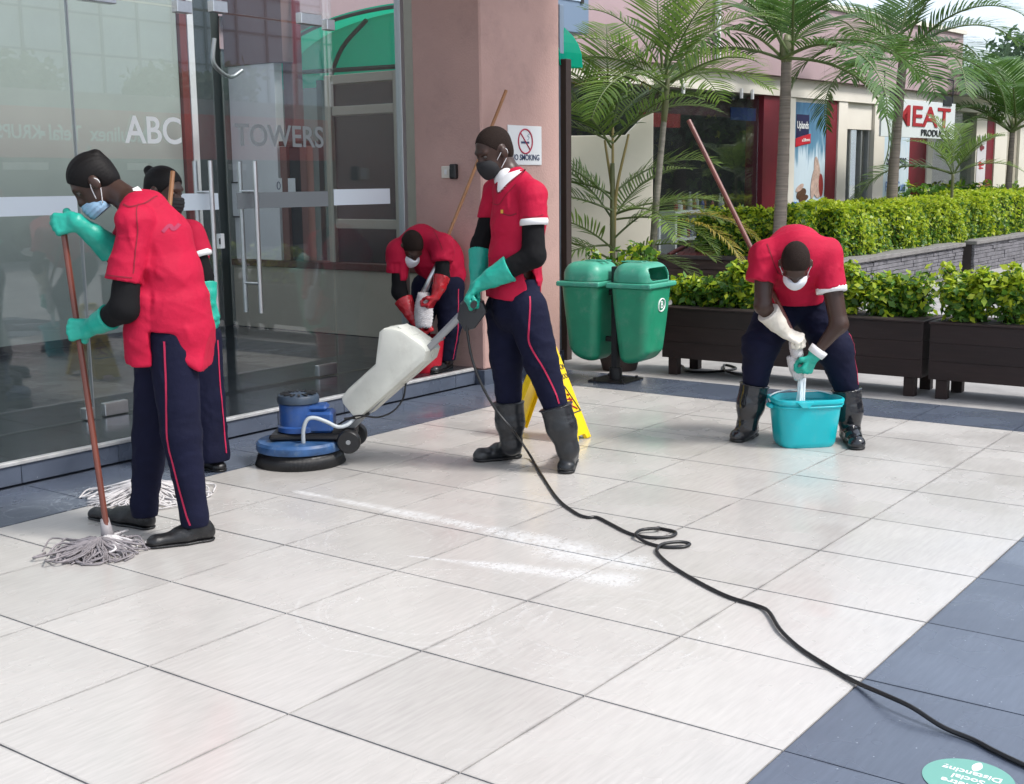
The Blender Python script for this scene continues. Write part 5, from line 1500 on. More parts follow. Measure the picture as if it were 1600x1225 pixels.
tro = Field(chain([(hipn, .108), (kn_n, .083), (an_n + ZV * .02, .058), (an_n - ZV * .03, .058)]) + chain([(hipf, .106), (kn_f, .080), (an_f + ZV * .03, .058), (an_f - ZV * .03, .058)]) + [rc(J(258, 495, 0), J(262, 530, 0), .11, .112, DV, 1.1)], .022,
            [halfspace(J(255, 470, 0), ZV), lambda Q: .075 - Q[..., 2]], both(folds(5, .0040, 30, A(.3, .2, 1)), creases(11, [(hipn, .108), (kn_n, .083), (an_n, .06)], 12, .005), creases(12, [(hipf, .106), (kn_f, .08), (an_f, .06)], 9, .005)))
solid('trousers', tro, .0075, M_NAVY_T, A_)
ribbon('side_stripe', tro, [J(264, 530, -.1), J(267, 590, -.1), J(269, 680, -.1), J(280, 735, -.1), J(294, 790, -.1), J(303, 815, -.1)], .0085, DV, M_PIPE, A_)
shoe(onZ(234, 856), onZ(334, 843), an_n, M_SHOE, A_); shoe(onZ(142, 808), onZ(242, 828), an_f, M_SHOE, A_)
slv = [rc(sh_n + D(.02, .02, 0), J(190, 446, -.19), .074, .076)]
sh_cut = halfspace(J(188, 440, -.19), nrm(J(190, 446, -.19) - sh_n))
tors = Field(chain([(J(232, 333, .0), .098), (J(250, 372, 0), .128), (J(263, 430, 0), .140), (J(266, 490, 0), .155), (J(266, 520, 0), .16)], 1.15, DV) + [rc(nape, sh_n, .062, .070), rc(nape, sh_f, .062, .068)], .03, [halfspace(J(255, 512, 0), D(-.12, 0, -1))])
frontp = Field(chain([(J(238, 470, -.02), .115), (J(236, 520, -.03), .105), (J(232, 580, -.03), .092)], 1.5, DV), .02, [halfspace(J(230, 564, 0), D(-.05, 0, -1)), halfspace(J(251, 512, 0), D(1, 0, -.05))])
backp = Field(chain([(J(285, 470, 0), .115), (J(293, 520, 0), .112), (J(305, 575, 0), .095)], 1.4, DV), .02, [halfspace(J(287, 551, 0), D(-.58, 0, -.85)), halfspace(J(250, 508, 0), D(-.72, 0, .62)), halfspace(J(334, 514, 0), D(.9, 0, -.2))])
fl = both(folds(11, .0065, 17, A(.3, -.2, 1)), creases(1, [(J(236, 345, 0), .13), (J(258, 420, 0), .15), (J(268, 520, 0), .165)], 18), creases(2, [(sh_n, .074), (J(190, 446, -.19), .076)], 6, .006, .009))
class Multi:
    def __init__(s, fs, k=0.0, disp=None): s.fs = fs; s.k = k; s.disp = disp
    def __call__(s, P):
        d = None
        e = s.disp(P) if s.disp is not None else 0
        for f_ in s.fs:
            q = f_(P); d = q if d is None else smin(d, q, s.k)
        return d + e
    def bounds(s):
        b = [f_.bounds() for f_ in s.fs]; return np.min([x[0] for x in b], 0), np.max([x[1] for x in b], 0)
sleeve_f = Field([rc(sh_f, el_f + (sh_f - el_f) * .35, .072, .07)], .01)
shirtA = Multi([tors, frontp, backp, Field(slv, .01, [sh_cut]), sleeve_f], .012, fl)
so = solid('tunic', shirtA, .0075, M_SHIRT, A_)
ribbon('sleeve_seam', shirtA, [J(164, 428, -.2), J(188, 432, -.25), J(211, 433, -.2)], .005, DV, M_SHIRTD, so)
ribbon('shoulder_seam', shirtA, [J(222, 318, -.1), J(222, 350, -.15), J(220, 390, -.15), J(218, 425, -.15)], .004, DV, M_SHIRTD, so)
ribbon('collar_band', shirtA, [J(196, 318, -.1), J(212, 322, -.1), J(226, 318, -.1), J(240, 306, -.1)], .006, DV, M_SHIRTD, so)
ribbon('back_print', shirtA, [J(258, 362, -.1), J(266, 352, -.1), J(272, 358, -.1), J(278, 350, -.1)], .014, DV, mat('faded_print', (.33, .025, .075), .8), so)
MB().tube([J(196, 316, -.02), J(205, 312, -.02), J(222, 300, 0)], [.03, .04, .03], 10).obj('undershirt_collar', M_TRIM, A_, smooth=True)
solid('sleeve', Field(chain([(sh_n, .05), (el_n, .060), (W2 + (el_n - W2) * .25, .040)]), .02, disp=folds(2, .003, 60)), .007, M_SLEEVE, A_)
solid('sleeve', Field(chain([(sh_f, .05), (el_f, .052), (W1 + (el_f - W1) * .25, .038)]), .02, disp=folds(4, .003, 60)), .007, M_SLEEVE, A_)
glove('glove', A_, M_TEAL, W2, h2, n2, el_n, .13, .046, .060, -1, dsp=folds(8, .0015, 90))
glove('glove', A_, M_TEAL, W1, h1, n1, el_f, .19, .046, .068, 1, dsp=folds(9, .002, 80))
# her mop
mpA = thing('mop', tuple(onZ(150, 866)), 'mop with dark wet grey strands held upright by the woman at far left', 'mop', 'long handled mops')
pipe('handle', [pole_top, pole_bot], .0135, M_POLE, mpA, 10)
gA = onZ(158, 862)
MB().tube([onZ(169, 842, .028), onZ(168, 842, .028) - pax * .09], [.03, .018], 12).obj('socket', mat('grey_socket', (.3, .28, .29), .5), mpA, smooth=True)
mop_strands('strands', gA + A(0, 0, .0), 280, .19, .0052, M_STRANDD, mpA, .05, D(-.8, -.15, 0) * 1, 3, .055)
mop_strands('pale_strands', onZ(172, 856), 110, .13, .0055, M_STRAND, mpA, .04, None, 4, .05)

# ================================================================ person B: second woman behind, facing right
f = Fig((322, 728), 'woman with hair bun and black mask standing behind the mopping woman')
J, D = f.J, f.D
hB = Head(J(256, 298, .0), -20, 12)
nape = J(258, 352, .02)
sh_n, sh_f = J(300, 366, -.13), J(272, 366, .17)
el_n = J(318, 432, -.16); W_n = J(326, 470, -.20); el_f = J(300, 440, .1)
ptop = J(270, 268, -.27); pbot = onZ(222, 772, .06); pax = nrm(pbot - ptop)
Pg = ptop + (pbot - ptop) * .42; W_f, h_f, n_f = grip(Pg, pax, D(-.8, -.5, 0), D(-.3, .9, 0))
hipn, hipf = J(312, 528, -.09), J(298, 528, .09); kn_n, kn_f = J(322, 620, -.10), J(306, 622, .10); an_n, an_f = J(330, 706, -.1), J(310, 700, .1)
body = hB.prims() + [rc(hB.p(-.03, 0, -.06), nape, .05, .055)] + chain([(nape, .07), (J(285, 420, 0), .11), (J(303, 505, 0), .09)]) + \
    chain([(nape, .055), (sh_n, .05), (el_n, .04), (W_n, .022)]) + chain([(nape, .055), (sh_f, .05), (el_f, .04), (W_f, .022)]) + \
    chain([(hipn, .065), (kn_n, .058), (an_n, .038)]) + chain([(hipf, .065), (kn_f, .055), (an_f, .038)])
B_ = person_root(f, body, hB.subs()); hB.eyes(B_)
hB.hair(B_, M_HAIR, .006, (.060, .035), rib=.0011, bun=((-.105, 0, .085), (.028, .028, .028)))
hB.mask(B_, M_MASKK)
troB = Field(chain([(hipn, .12), (kn_n, .098), (an_n, .098), (an_n - ZV * .05, .098)]) + chain([(hipf, .12), (kn_f, .095), (an_f, .095), (an_f - ZV * .05, .095)]), .02, [halfspace(J(300, 500, 0), ZV), lambda Q: .055 - Q[..., 2]], both(folds(15, .0045, 28, A(.8, -.5, .3)), creases(18, [(hipn, .12), (kn_n, .098), (an_n, .098)], 11, .006)))
solid('trousers', troB, .008, M_NAVY_T, B_)
ribbon('side_stripe', troB, [J(336, 530, -.1), J(340, 600, -.1), J(346, 660, -.1), J(349, 705, -.1)], .0085, D(-.5, .85, 0), M_PIPE, B_)
shoe(onZ(346, 737), onZ(312, 727), an_n, M_SHOE, B_, lace=False); shoe(onZ(328, 722), onZ(288, 712), an_f, M_SHOE, B_, lace=False)
shirtB = Field(chain([(nape + D(.03, 0, -.02), .085), (J(285, 400, 0), .135), (J(300, 470, 0), .145), (J(306, 540, 0), .155)], 1.05, DV) + [rc(nape, sh_n, .065, .068), rc(sh_n, J(314, 402, -.15), .068, .070), rc(nape, sh_f, .065, .068), rc(sh_f, J(286, 402, .15), .066, .068)], .025, [halfspace(J(305, 538, 0), -ZV), lambda P: np.where(((P - J(311, 398, -.15)) @ nrm(J(314, 402, -.15) - sh_n) > 0) & ((P - J(308, 380, -.1)) @ RV > 0), (P - J(311, 398, -.15)) @ nrm(J(314, 402, -.15) - sh_n), -1.0)], both(folds(16, .006, 20, A(.3, .1, 1)), creases(3, [(J(285, 360, 0), .12), (J(303, 520, 0), .15)], 12)))
so = solid('tunic', shirtB, .0075, M_SHIRT, B_)
MB().tube([J(310, 394, -.15), J(313, 402, -.152)], [.069, .066], 18).obj('sleeve_trim', M_TRIM, so, smooth=True)
ribbon('button_placket', shirtB, [J(286, 342, -.1), J(292, 365, -.1), J(296, 392, -.1), J(297, 410, -.1)], .006, DV, M_SHIRTD, so)
for (u, m_) in ((297, M_LOGO), (303, M_SIGNB)): ribbon('chest_badge', shirtB, [J(u, 391, -.1), J(u + 1, 403, -.1)], .014, DV, m_, so)
solid('sleeve', Field(chain([(sh_n, .05), (el_n, .050), (W_n + (el_n - W_n) * .5, .042)]), .02, disp=folds(22, .003, 60)), .007, M_SLEEVE, B_)
solid('sleeve', Field(chain([(sh_f, .05), (el_f, .050), (W_f + (el_f - W_f) * .5, .040)]), .02, disp=folds(24, .003, 60)), .008, M_SLEEVE, B_)
glove('glove', B_, M_TEAL, W_n, D(.12, -.05, -1), D(-.6, .8, 0), el_n, .09, .05, .066, 1, curl=(18, 22, 18), dsp=folds(28, .002, 80))
glove('glove', B_, M_TEAL, W_f, h_f, n_f, el_f, .14, .046, .060, -1, hh=.0055)
mpB = thing('mop', tuple(onZ(230, 775)), 'mop with long white strands spread on the dark tiles behind the woman', 'mop', 'long handled mops')
pipe('handle', [ptop, pbot], .0125, M_POLEY, mpB, 10)
MB().tube([onZ(222, 772, .03), onZ(222, 772, .03) - pax * .08], [.03, .018], 12).obj('socket', MATS['grey_socket'], mpB, smooth=True)
mop_strands('strands', onZ(228, 776), 260, .28, .0052, M_STRAND, mpB, .05, None, 8, .075)

# ================================================================ person C: bending by the pillar, on the step
f = Fig((695, 577), 'person in red gloves wringing a mop bent double beside the pillar', .13)
J, D = f.J, f.D
hC = Head(J(643, 386, -.12), -62, 52)
nape = J(660, 372, .0)
sh_l, sh_r = J(622, 392, -.10), J(692, 384, -.16)
el_l, el_r = J(624, 456, -.12), J(691, 432, -.22)
c_top, c_bot = J(662, 458, -.22), J(662, 512, -.26)
W_l = J(650, 506, -.22); W_r = J(682, 462, -.27)
hip_r, hip_l = J(700, 448, .02), J(668, 450, .06); kn_r, kn_l = J(703, 512, -.03), J(655, 515, 0); an_r, an_l = J(696, 562, 0), J(650, 562, .02)
body = hC.prims() + [rc(hC.p(-.03, 0, -.06), nape, .05, .06)] + chain([(nape, .08), (J(680, 400, .05), .12), (J(688, 432, .06), .09)]) + \
    chain([(nape, .06), (sh_l, .055), (el_l, .042), (W_l, .022)]) + chain([(nape, .06), (sh_r, .055), (el_r, .042), (W_r, .022)]) + \
    chain([(hip_r, .065), (kn_r, .058), (an_r, .04)]) + chain([(hip_l, .065), (kn_l, .058), (an_l, .04)])
C_ = person_root(f, body, hC.subs()); hC.eyes(C_)
hC.hair(C_, M_CROP, .002, (.062, .04))
hC.mask(C_, M_MASKW)
troC = Field(chain([(hip_r, .125), (kn_r, .085), (an_r, .075)]) + chain([(hip_l, .12), (kn_l, .085), (an_l, .075)]) + [rc(hip_r, hip_l, .12, .12)], .02, [lambda Q: .20 - Q[..., 2]], both(folds(35, .0045, 28, A(.3, -.2, 1)), creases(17, [(hip_r, .125), (kn_r, .085), (an_r, .075)], 11, .006)))
solid('trousers', troC, .008, M_NAVY_T, C_)
ribbon('side_stripe', troC, [J(711, 450, 0), J(710, 490, 0), J(708, 530, 0), J(704, 560, 0)], .0085, D(-.35, .9, 0), M_PIPE, C_)
for an, t, h_ in ((an_r, (684, 580), (704, 572)), (an_l, (638, 582), (658, 574))):
    shoe(onZ(*t, .1305) - RV * .03 - DV * .12, onZ(*h_, .1305) + DV * .02, an, MATS['gumboot_rubber'], C_, 'boot', lace=False)
shirtC = Field([rc(nape + D(-.02, 0, -.05), J(684, 404, .06), .15, .185, None), rc(J(684, 404, .06), J(694, 428, .08), .185, .165), rc(nape, sh_l, .09, .085), rc(sh_l, J(621, 428, -.11), .082, .082), rc(nape, sh_r, .09, .085), rc(sh_r, J(690, 412, -.19), .084, .082)], .035,
               [lambda P: np.where((P - J(640, 400, 0)) @ RV < -.06, (P - J(621, 426, -.11)) @ nrm(D(0, 0, -1)), -1.), halfspace(J(694, 452, .1), D(.25, 0, -1)), lambda P: np.where(((P - J(690, 409, -.19)) @ nrm(D(0, -.25, -1)) > 0) & ((P - J(684, 400, -.17)) @ DV < .0), (P - J(690, 409, -.19)) @ nrm(D(0, -.25, -1)), -1.)], both(folds(37, .007, 20, A(.6, .4, .6)), creases(4, [(nape, .16), (J(690, 428, .07), .18)], 14), creases(5, [(sh_r, .086), (J(690, 412, -.19), .084)], 5)))
so = solid('tunic', shirtC, .008, M_SHIRT, C_)
ribbon('front_seam', shirtC, [J(668, 392, -.2), J(676, 412, -.2), J(680, 432, -.2)], .005, DV, M_SHIRTD, so)
ribbon('shoulder_seam', shirtC, [J(676, 360, -.2), J(686, 375, -.2), J(692, 390, -.2)], .005, DV, M_SHIRTD, so)
solid('sleeve', Field(chain([(sh_l, .05), (el_l, .058), (W_l + (el_l - W_l) * .6, .045)]), .02, disp=folds(41, .003, 50)), .008, M_SLEEVE, C_)
solid('sleeve', Field(chain([(sh_r, .05), (el_r, .054), (W_r + (el_r - W_r) * .6, .045)]), .02, disp=folds(42, .003, 50)), .008, M_SLEEVE, C_)
glove('glove', C_, M_REDG, W_l, nrm(D(.75, -.1, -.6)), D(.5, -.2, .8), el_l, .21, .050, .078, -1, dsp=folds(43, .003, 60), label='red rubber glove with wide open cuff')
glove('glove', C_, M_REDG, W_r, nrm(D(-.55, -.1, -.8)), D(-.7, .4, .5), el_r, .15, .052, .066, 1, dsp=folds(44, .003, 60))
mpC = thing('mop', tuple(c_bot - ZV * .3), 'mop with twisted white head being wrung by the person beside the pillar', 'mop', 'long handled mops')
hp0 = J(669, 446, -.20); hp1 = J(791, 141, .10)
pipe('handle', [hp0, hp0 + (hp1 - hp0) * .5, hp1], .0125, M_POLEY, mpC, 10)
MB().tube([hp0 + nrm(hp1 - hp0) * .22, hp0 + nrm(hp1 - hp0) * .1, c_top], [.014, .02, .026], 12).obj('socket', MATS['brushed_steel'], mpC, smooth=True)
def twisted(name, a, b_, r0, r1, n, m, par, turns=1.5, bulge=0):
    b = MB(); d = b_ - a; t = nrm(d); x = nrm(np.cross(t, A(.3, .9, .1))); y = np.cross(t, x)
    for i in range(n):
        ph = i * 2 * np.pi / n; P = []
        for q in np.linspace(0, 1, 12):
            rr_ = r0 + (r1 - r0) * q + bulge * math.sin(math.pi * q); an = ph + turns * 2 * np.pi * q
            P.append(a + d * q + (x * math.cos(an) + y * math.sin(an)) * rr_)
        b.tube(P, .0095, 6)
    b.tube([a, (a + b_) / 2, b_], [r0, r0 + bulge + (r1 - r0) / 2, r1], 10)
    return b.obj(name, m, par, smooth=True)
twisted('strands', c_top, c_bot, .035, .05, 14, M_STRAND, mpC, 1.2, .02)

# ================================================================ person D: guiding the scrubber
f = Fig((830, 728), 'man in black mask standing and guiding the floor scrubber in gumboots')
J, D = f.J, f.D
hD = Head(J(772, 236, .0), 212, 24)
nape = J(800, 282, .02)
sh_n, sh_f = J(832, 304, -.14), J(776, 300, .15)
el_n = J(834, 400, -.19); el_f = J(752, 385, .16)
bar = J(742, 470, -.06); bax = nrm(DV * 1.0 + RV * .1)
W_n, h_n, n_n = grip(bar - DV * .10, bax, D(-.62, 0, -.78), D(.55, 0, -.6), 1.1, .016)
W_f, h_f, n_f = grip(bar + DV * .14, bax, D(-.5, 0, -.85), D(.5, 0, -.6), 1.1, .016)
hip_n, hip_f = J(822, 482, -.085), J(790, 482, .085)
kn_n, kn_f = J(846, 565, -.12), J(792, 560, .06); bt_n, bt_f = J(868, 634, -.14), J(795, 627, .05)
an_n, an_f = J(887, 700, -.15), J(799, 692, .05)
body = hD.prims() + [rc(hD.p(-.03, 0, -.06), nape, .055, .064)] + chain([(nape, .08), (J(808, 350, 0), .12), (J(806, 450, 0), .085)]) + \
    chain([(nape, .065), (sh_n, .06), (el_n, .046), (W_n, .022)]) + chain([(nape, .065), (sh_f, .06), (el_f, .046), (W_f, .022)]) + \
    chain([(hip_n, .065), (kn_n, .062), (bt_n, .05), (an_n, .035)]) + chain([(hip_f, .065), (kn_f, .062), (bt_f, .05), (an_f, .035)])
D_ = person_root(f, body, hD.subs()); hD.eyes(D_)
hD.hair(D_, M_CROP, .0016, (.060, .055))
hD.mask(D_, M_MASKK, pleat=False)
troD = Field(chain([(hip_n, .115), (kn_n, .092), (bt_n + (bt_n - kn_n) * .25, .062)]) + chain([(hip_f, .112), (kn_f, .092), (bt_f + (bt_f - kn_f) * .25, .062)]) + [rc(J(806, 440, 0), J(806, 485, 0), .135, .13, DV, 1.1)], .022, [halfspace(J(806, 435, 0), ZV)], both(folds(55, .005, 24, A(.2, .2, 1)), creases(13, [(hip_n, .115), (kn_n, .092), (bt_n, .075)], 14, .006), creases(14, [(hip_f, .112), (kn_f, .092), (bt_f, .075)], 12, .006)))
solid('trousers', troD, .0075, M_NAVY_T, D_)
ribbon('side_stripe', troD, [J(826, 462, -.15), J(823, 500, -.15), J(822, 530, -.15), J(832, 553, -.15), J(848, 580, -.15), J(862, 608, -.15), J(869, 628, -.15)], .0085, D(-.25, 1, 0), M_PIPE, D_)
boot(bt_n, an_n, onZ(883, 741) - DV * .03, onZ(900, 712) + D(-.02, .09, 0), M_BOOT, D_, .087); boot(bt_f, an_f, onZ(744, 721), onZ(812, 714), M_BOOT, D_, .085)
tors = Field(chain([(J(806, 305, 0), .125), (J(810, 345, 0), .142), (J(806, 400, 0), .138), (J(803, 470, 0), .150)], 1.1, DV) + [rc(nape, sh_n, .075, .073), rc(nape, sh_f, .075, .073)], .03,
             [halfspace(J(785, 466, 0), D(-.1, 0, -1))], None, [lambda P: np.maximum(np.maximum((P - J(826, 404, 0)) @ nrm(D(-.86, 0, .5)), (P - J(826, 404, 0)) @ nrm(D(.97, 0, -.12)) * 0 - .02), np.maximum((P - J(814, 404, 0)) @ nrm(D(-.98, 0, -.2)), np.maximum((P - J(826, 404, 0)) @ nrm(D(.93, 0, .30)), (P - J(0 + 812, 470, 0)) @ DV + .02)))])
sl_n = Field([rc(sh_n, J(834, 352, -.165), .074, .074)], .01, [halfspace(J(834, 345, -.163), nrm(J(834, 352, -.165) - sh_n))])
sl_f = Field([rc(sh_f, J(765, 345, .16), .072, .072)], .01, [halfspace(J(765, 340, .16), -ZV)])
shirtD = Multi([tors, sl_n, sl_f], .02, both(folds(57, .006, 17, A(.3, .3, 1)), creases(6, [(J(808, 300, 0), .135), (J(808, 400, 0), .145), (J(803, 465, 0), .155)], 16), creases(7, [(sh_n, .074), (J(834, 352, -.165), .075)], 5)))
so = solid('tunic', shirtD, .0072, M_SHIRT, D_)
MB().tube([J(834, 342, -.163), J(834.5, 352, -.166)], [.076, .073], 20).obj('sleeve_trim', M_TRIM, so, smooth=True)
ribbon('v_neck_edge', shirtD, [J(774, 288, -.2), J(778, 302, -.2), J(795, 286, -.2), J(812, 272, -.2), J(824, 262, -.2)], .008, DV, M_SHIRTD, so)
patch('v_neck_inset', shirtD, [J(778, 274, -.2), J(821, 262, -.2), J(782, 300, -.2), J(776, 301, -.2)], DV, M_TRIM, so)
ribbon('yoke_seam', shirtD, [J(766, 318, -.2), J(779, 320, -.2), J(790, 305, -.2), J(806, 288, -.2)], .004, DV, M_SHIRTD, so)
ribbon('pocket_edge', shirtD, [J(784, 334, -.2), J(796, 337, -.2), J(807, 334, -.2)], .007, DV, M_SHIRTD, so)
ribbon('chest_logo', shirtD, [J(782, 331, -.2), J(786, 331, -.2)], .018, DV, M_LOGO, so)
ribbon('sleeve_seam', shirtD, [J(817, 339, -.3), J(834, 340, -.3), J(850, 336, -.3)], .004, DV, M_SHIRTD, so)
solid('undershirt_collar', Field([rc(nape + D(-.018, -.018, -.01), nape + D(-.028, -.022, .008), .072, .067)], .01), .006, M_TRIM, D_)
solid('sleeve', Field(chain([(sh_n, .055), (el_n, .062), (W_n + (el_n - W_n) * .3, .047)]), .02, disp=folds(61, .003, 60)), .007, M_SLEEVE, D_)
solid('sleeve', Field(chain([(sh_f, .055), (el_f, .058), (W_f + (el_f - W_f) * .3, .045)]), .02, disp=folds(62, .003, 60)), .008, M_SLEEVE, D_)
glove('glove', D_, M_TEAL, W_n, h_n, n_n, el_n, .185, .052, .076, 1, dsp=folds(63, .002, 80), hh=.0042, tcurl=.3)
glove('glove', D_, M_TEAL, W_f, h_f, n_f, el_f, .17, .052, .072, -1, dsp=folds(64, .002, 80))

# ================================================================ person E: bending over the turquoise bucket
f = Fig((1245, 690), 'man in gumboots bent over the turquoise bucket wringing a mop at right')
J, D = f.J, f.D
hE = Head(J(1243, 412, -.30), -102, 58)
nape = J(1244, 388, -.17)
sh_l, sh_r = J(1196, 400, -.14), J(1291, 398, -.14)
el_l, el_r = J(1192, 478, -.22), J(1311, 507, -.20)
c0, c1 = J(1247, 535, -.14), J(1252, 600, -.14)
W_l = J(1226, 520, -.16); W_r = J(1272, 556, -.18)
hip_l, hip_r = J(1222, 476, .16), J(1270, 478, .16)
kn_l, kn_r = J(1188, 540, .0), J(1304, 545, .0); bt_l, bt_r = J(1179, 600, .02), J(1323, 607, .02); an_l, an_r = J(1167, 665, .02), J(1329, 676, .02)
body = hE.prims() + [rc(hE.p(-.03, 0, -.06), nape, .055, .07)] + chain([(nape, .09), (J(1244, 425, 0.02), .11), (J(1245, 465, .16), .10)]) + \
    chain([(nape, .075), (sh_l, .062), (el_l, .047), (W_l, .022)]) + chain([(nape, .075), (sh_r, .062), (el_r, .050), (W_r, .022)]) + \
    chain([(hip_l, .065), (kn_l, .062), (bt_l, .05), (an_l, .035)]) + chain([(hip_r, .065), (kn_r, .062), (bt_r, .05), (an_r, .035)])
E_ = person_root(f, body, hE.subs()); hE.eyes(E_)
hE.hair(E_, M_CROP, .002, (.066, .045))
hE.mask(E_, M_MASKW, pleat=False)
troE = Field(chain([(hip_l, .135), (kn_l, .108), (bt_l + (bt_l - kn_l) * .25, .064)]) + chain([(hip_r, .135), (kn_r, .108), (bt_r + (bt_r - kn_r) * .25, .064)]) + [rc(hip_l + ZV * .03, hip_r + ZV * .03, .135, .135)], .025, [], both(folds(75, .006, 24, A(.2, -.2, 1)), creases(15, [(hip_l, .135), (kn_l, .108), (bt_l, .08)], 14, .007), creases(16, [(hip_r, .135), (kn_r, .108), (bt_r, .08)], 14, .007)))
solid('trousers', troE, .0075, M_NAVY_T, E_)
ribbon('side_stripe', troE, [J(1322, 520, 0), J(1326, 545, 0), J(1330, 575, 0), J(1334, 600, 0)], .0085, D(-.6, .8, 0), M_PIPE, E_)
boot(bt_l, an_l, onZ(1148, 690) - DV * .02, onZ(1180, 682) + DV * .05, M_BOOTW, E_, .087); boot(bt_r, an_r, onZ(1338, 702) - DV * .03, onZ(1330, 688) + DV * .06, M_BOOTW, E_, .087)
torE = Field([rc(J(1243, 398, -.10), J(1243, 440, .06), .172, .168), rc(J(1243, 440, .06), J(1243, 482, .14), .168, .165), rc(nape, sh_l, .09, .09), rc(nape, sh_r, .09, .09)], .04, [halfspace(J(1243, 476, .0), D(.0, .1, -1))])
sl_l = Field([rc(sh_l, J(1186, 448, -.18), .088, .084)], .01, [halfspace(J(1187, 441, -.17), nrm(J(1186, 448, -.18) - sh_l))])
sl_r = Field([rc(sh_r, J(1300, 462, -.19), .088, .084)], .01, [halfspace(J(1299, 452, -.18), nrm(J(1300, 462, -.19) - sh_r))])
shirtE = Multi([torE, sl_l, sl_r], .03, both(folds(77, .007, 18, A(.5, .5, .5)), creases(8, [(J(1243, 398, -.10), .175), (J(1243, 470, .10), .17)], 15), creases(9, [(sh_l, .09), (J(1186, 448, -.18), .086)], 5), creases(10, [(sh_r, .09), (J(1300, 462, -.19), .086)], 5)))
so = solid('tunic', shirtE, .0075, M_SHIRT, E_)
d_ = nrm(J(1300, 462, -.19) - sh_r)
MB().tube([J(1299, 452, -.18) - d_ * .012, J(1299, 452, -.18) + d_ * .018], [.087, .085], 20).obj('sleeve_trim', M_TRIM, so, smooth=True)
ribbon('v_neck_edge', shirtE, [J(1216, 385, -.5), J(1222, 408, -.5), J(1232, 430, -.5), J(1246, 446, -.5)], .006, DV, M_SHIRTD, so)
ribbon('chest_logo', shirtE, [J(1272, 440, -.5), J(1278, 436, -.5), J(1283, 440, -.5)], .016, DV, mat('pale_print', (.6, .25, .28), .8), so)
glove('glove', E_, M_CREAMG, W_l, nrm(D(.85, -.3, -.35)), D(.2, .5, -.85), el_l, .17, .052, .072, -1, dsp=folds(83, .002, 70), label='cream rubber glove on the upper hand')
glove('glove', E_, M_TEAL, W_r, nrm(D(-.45, -.05, -.9)), D(-.6, .75, .1), el_r, .05, .042, .046, 1, dsp=folds(84, .002, 70), cuffm=M_TRIM, label='turquoise rubber glove with white cuff on the lower hand')
mpE = thing('mop', tuple(c1 - ZV * .3), 'mop held head down over the turquoise bucket by the bending man', 'mop', 'long handled mops')
hp0 = J(1244, 532, -.14); hp1 = J(1076, 188, .30)
pipe('handle', [hp1, J(1183, 395, .02) + DV * .0, hp0] if False else [hp1, hp0], .014, M_POLE, mpE, 10)
twisted('strands', J(1240, 520, -.13), J(1246, 558, -.14), .016, .026, 9, M_STRAND, mpE, 1.0, .008)
twisted('lower_strands', J(1238, 556, -.12), J(1249, 592, -.14), .026, .018, 9, M_STRAND, mpE, 1.0, .010)
# ================================================================ floor scrubber
SB = onZ(470, 722); SJ = lambda u, v, off=0.0: onP(u, v, SB, off)
M_BLUE = mat('scrubber_blue', (.018, .07, .24), .4, dirt=((.10, .14, .20), .5, 11), noise=.3, nscale=7, bump=.05)
M_BLUED = mat('worn_blue_cover', (.028, .085, .21), .45, dirt=((.22, .28, .34), .6, 14), noise=.5, nscale=9, rvar=.1)
M_CAP = mat('motor_cap', (.035, .055, .085), .5, noise=.3, nscale=14)
M_TANK = mat('cream_tank', (.60, .61, .55), .42, dirt=((.36, .35, .31), .4, 4), noise=.10, nscale=5, rvar=.08, bump=.03, bscale=12)
M_GREYT = mat('grey_tube', (.30, .31, .32), .4, metal=.4)
SFX = np.array([RV, DV, ZV])
scb = thing('floor_scrubber', SB, 'blue single disc floor scrubber with cream tank on the wet tiles', 'floor scrubber')
b = MB(); nb = 210
for i in range(nb):
    a = i * 2 * np.pi / nb
    for rr_, lean in ((.232, .012),):
        p = SB + RV * math.cos(a) * rr_ + DV * math.sin(a) * rr_
        o = RV * math.cos(a) * lean + DV * math.sin(a) * lean
        b.tube([p + ZV * .075 - o, p + o + ZV * .001], .0062, 5)
b.lathe([(.0, .006), (.238, .006), (.228, .072), (.2, .08)], 40, SFX, SB)
b.obj('brush', M_RUBBER, scb, smooth=True, kind=None)
MB().lathe([(.20, .078), (.236, .080), (.241, .088), (.240, .118), (.228, .132), (.13, .140), (0, .140)], 56, SFX, SB).obj('disc_cover', M_BLUED, scb, smooth=True, sharp=35)
dk = SB + RV * .02
bx('deck_plate', (-.17, -.115, .142), (.26, .115, .178), M_BLACK, scb, ax=SFX, o=dk, c=.012)
bx('deck_bracket', (.16, -.07, .15), (.30, .07, .2), M_BLACK, scb, ax=SFX, o=dk, c=.01)
mo = SB + (SJ(470, 660) - SB) @ RV * RV
mcx = float((SJ(467, 650) - SB) @ RV); zt = float(SJ(467, 620)[2])
MO = SB + RV * mcx
zb_ = .18
MB().lathe([(.108, zb_), (.118, zb_ + .004), (.118, zb_ + .03), (.106, zb_ + .038), (.106, zt - .035), (.098, zt - .03)], 40, SFX, MO).obj('motor_housing', M_BLUE, scb, smooth=True, sharp=35)
cap = MB().lathe([(.10, zt - .03), (.114, zt - .028), (.116, zt), (.108, zt + .014), (.03, zt + .020), (0, zt + .020)], 40, SFX, MO).obj('motor_cap', M_CAP, scb, smooth=True, sharp=35)
b = MB()
for k in range(14):
    a = k * 2 * np.pi / 14; b.box((-.1, -.006, zt + .0175), (-.05, .006, zt + .0235), ax=np.array([RV * math.cos(a) + DV * math.sin(a), -RV * math.sin(a) + DV * math.cos(a), ZV]), o=MO)
b.obj('vent_rib', M_BLACK, cap, kind=None)
s0 = float((SJ(490, 650) - SB) @ RV); s1 = float((SJ(523, 650) - SB) @ RV); z1_ = float(SJ(505, 630)[2])
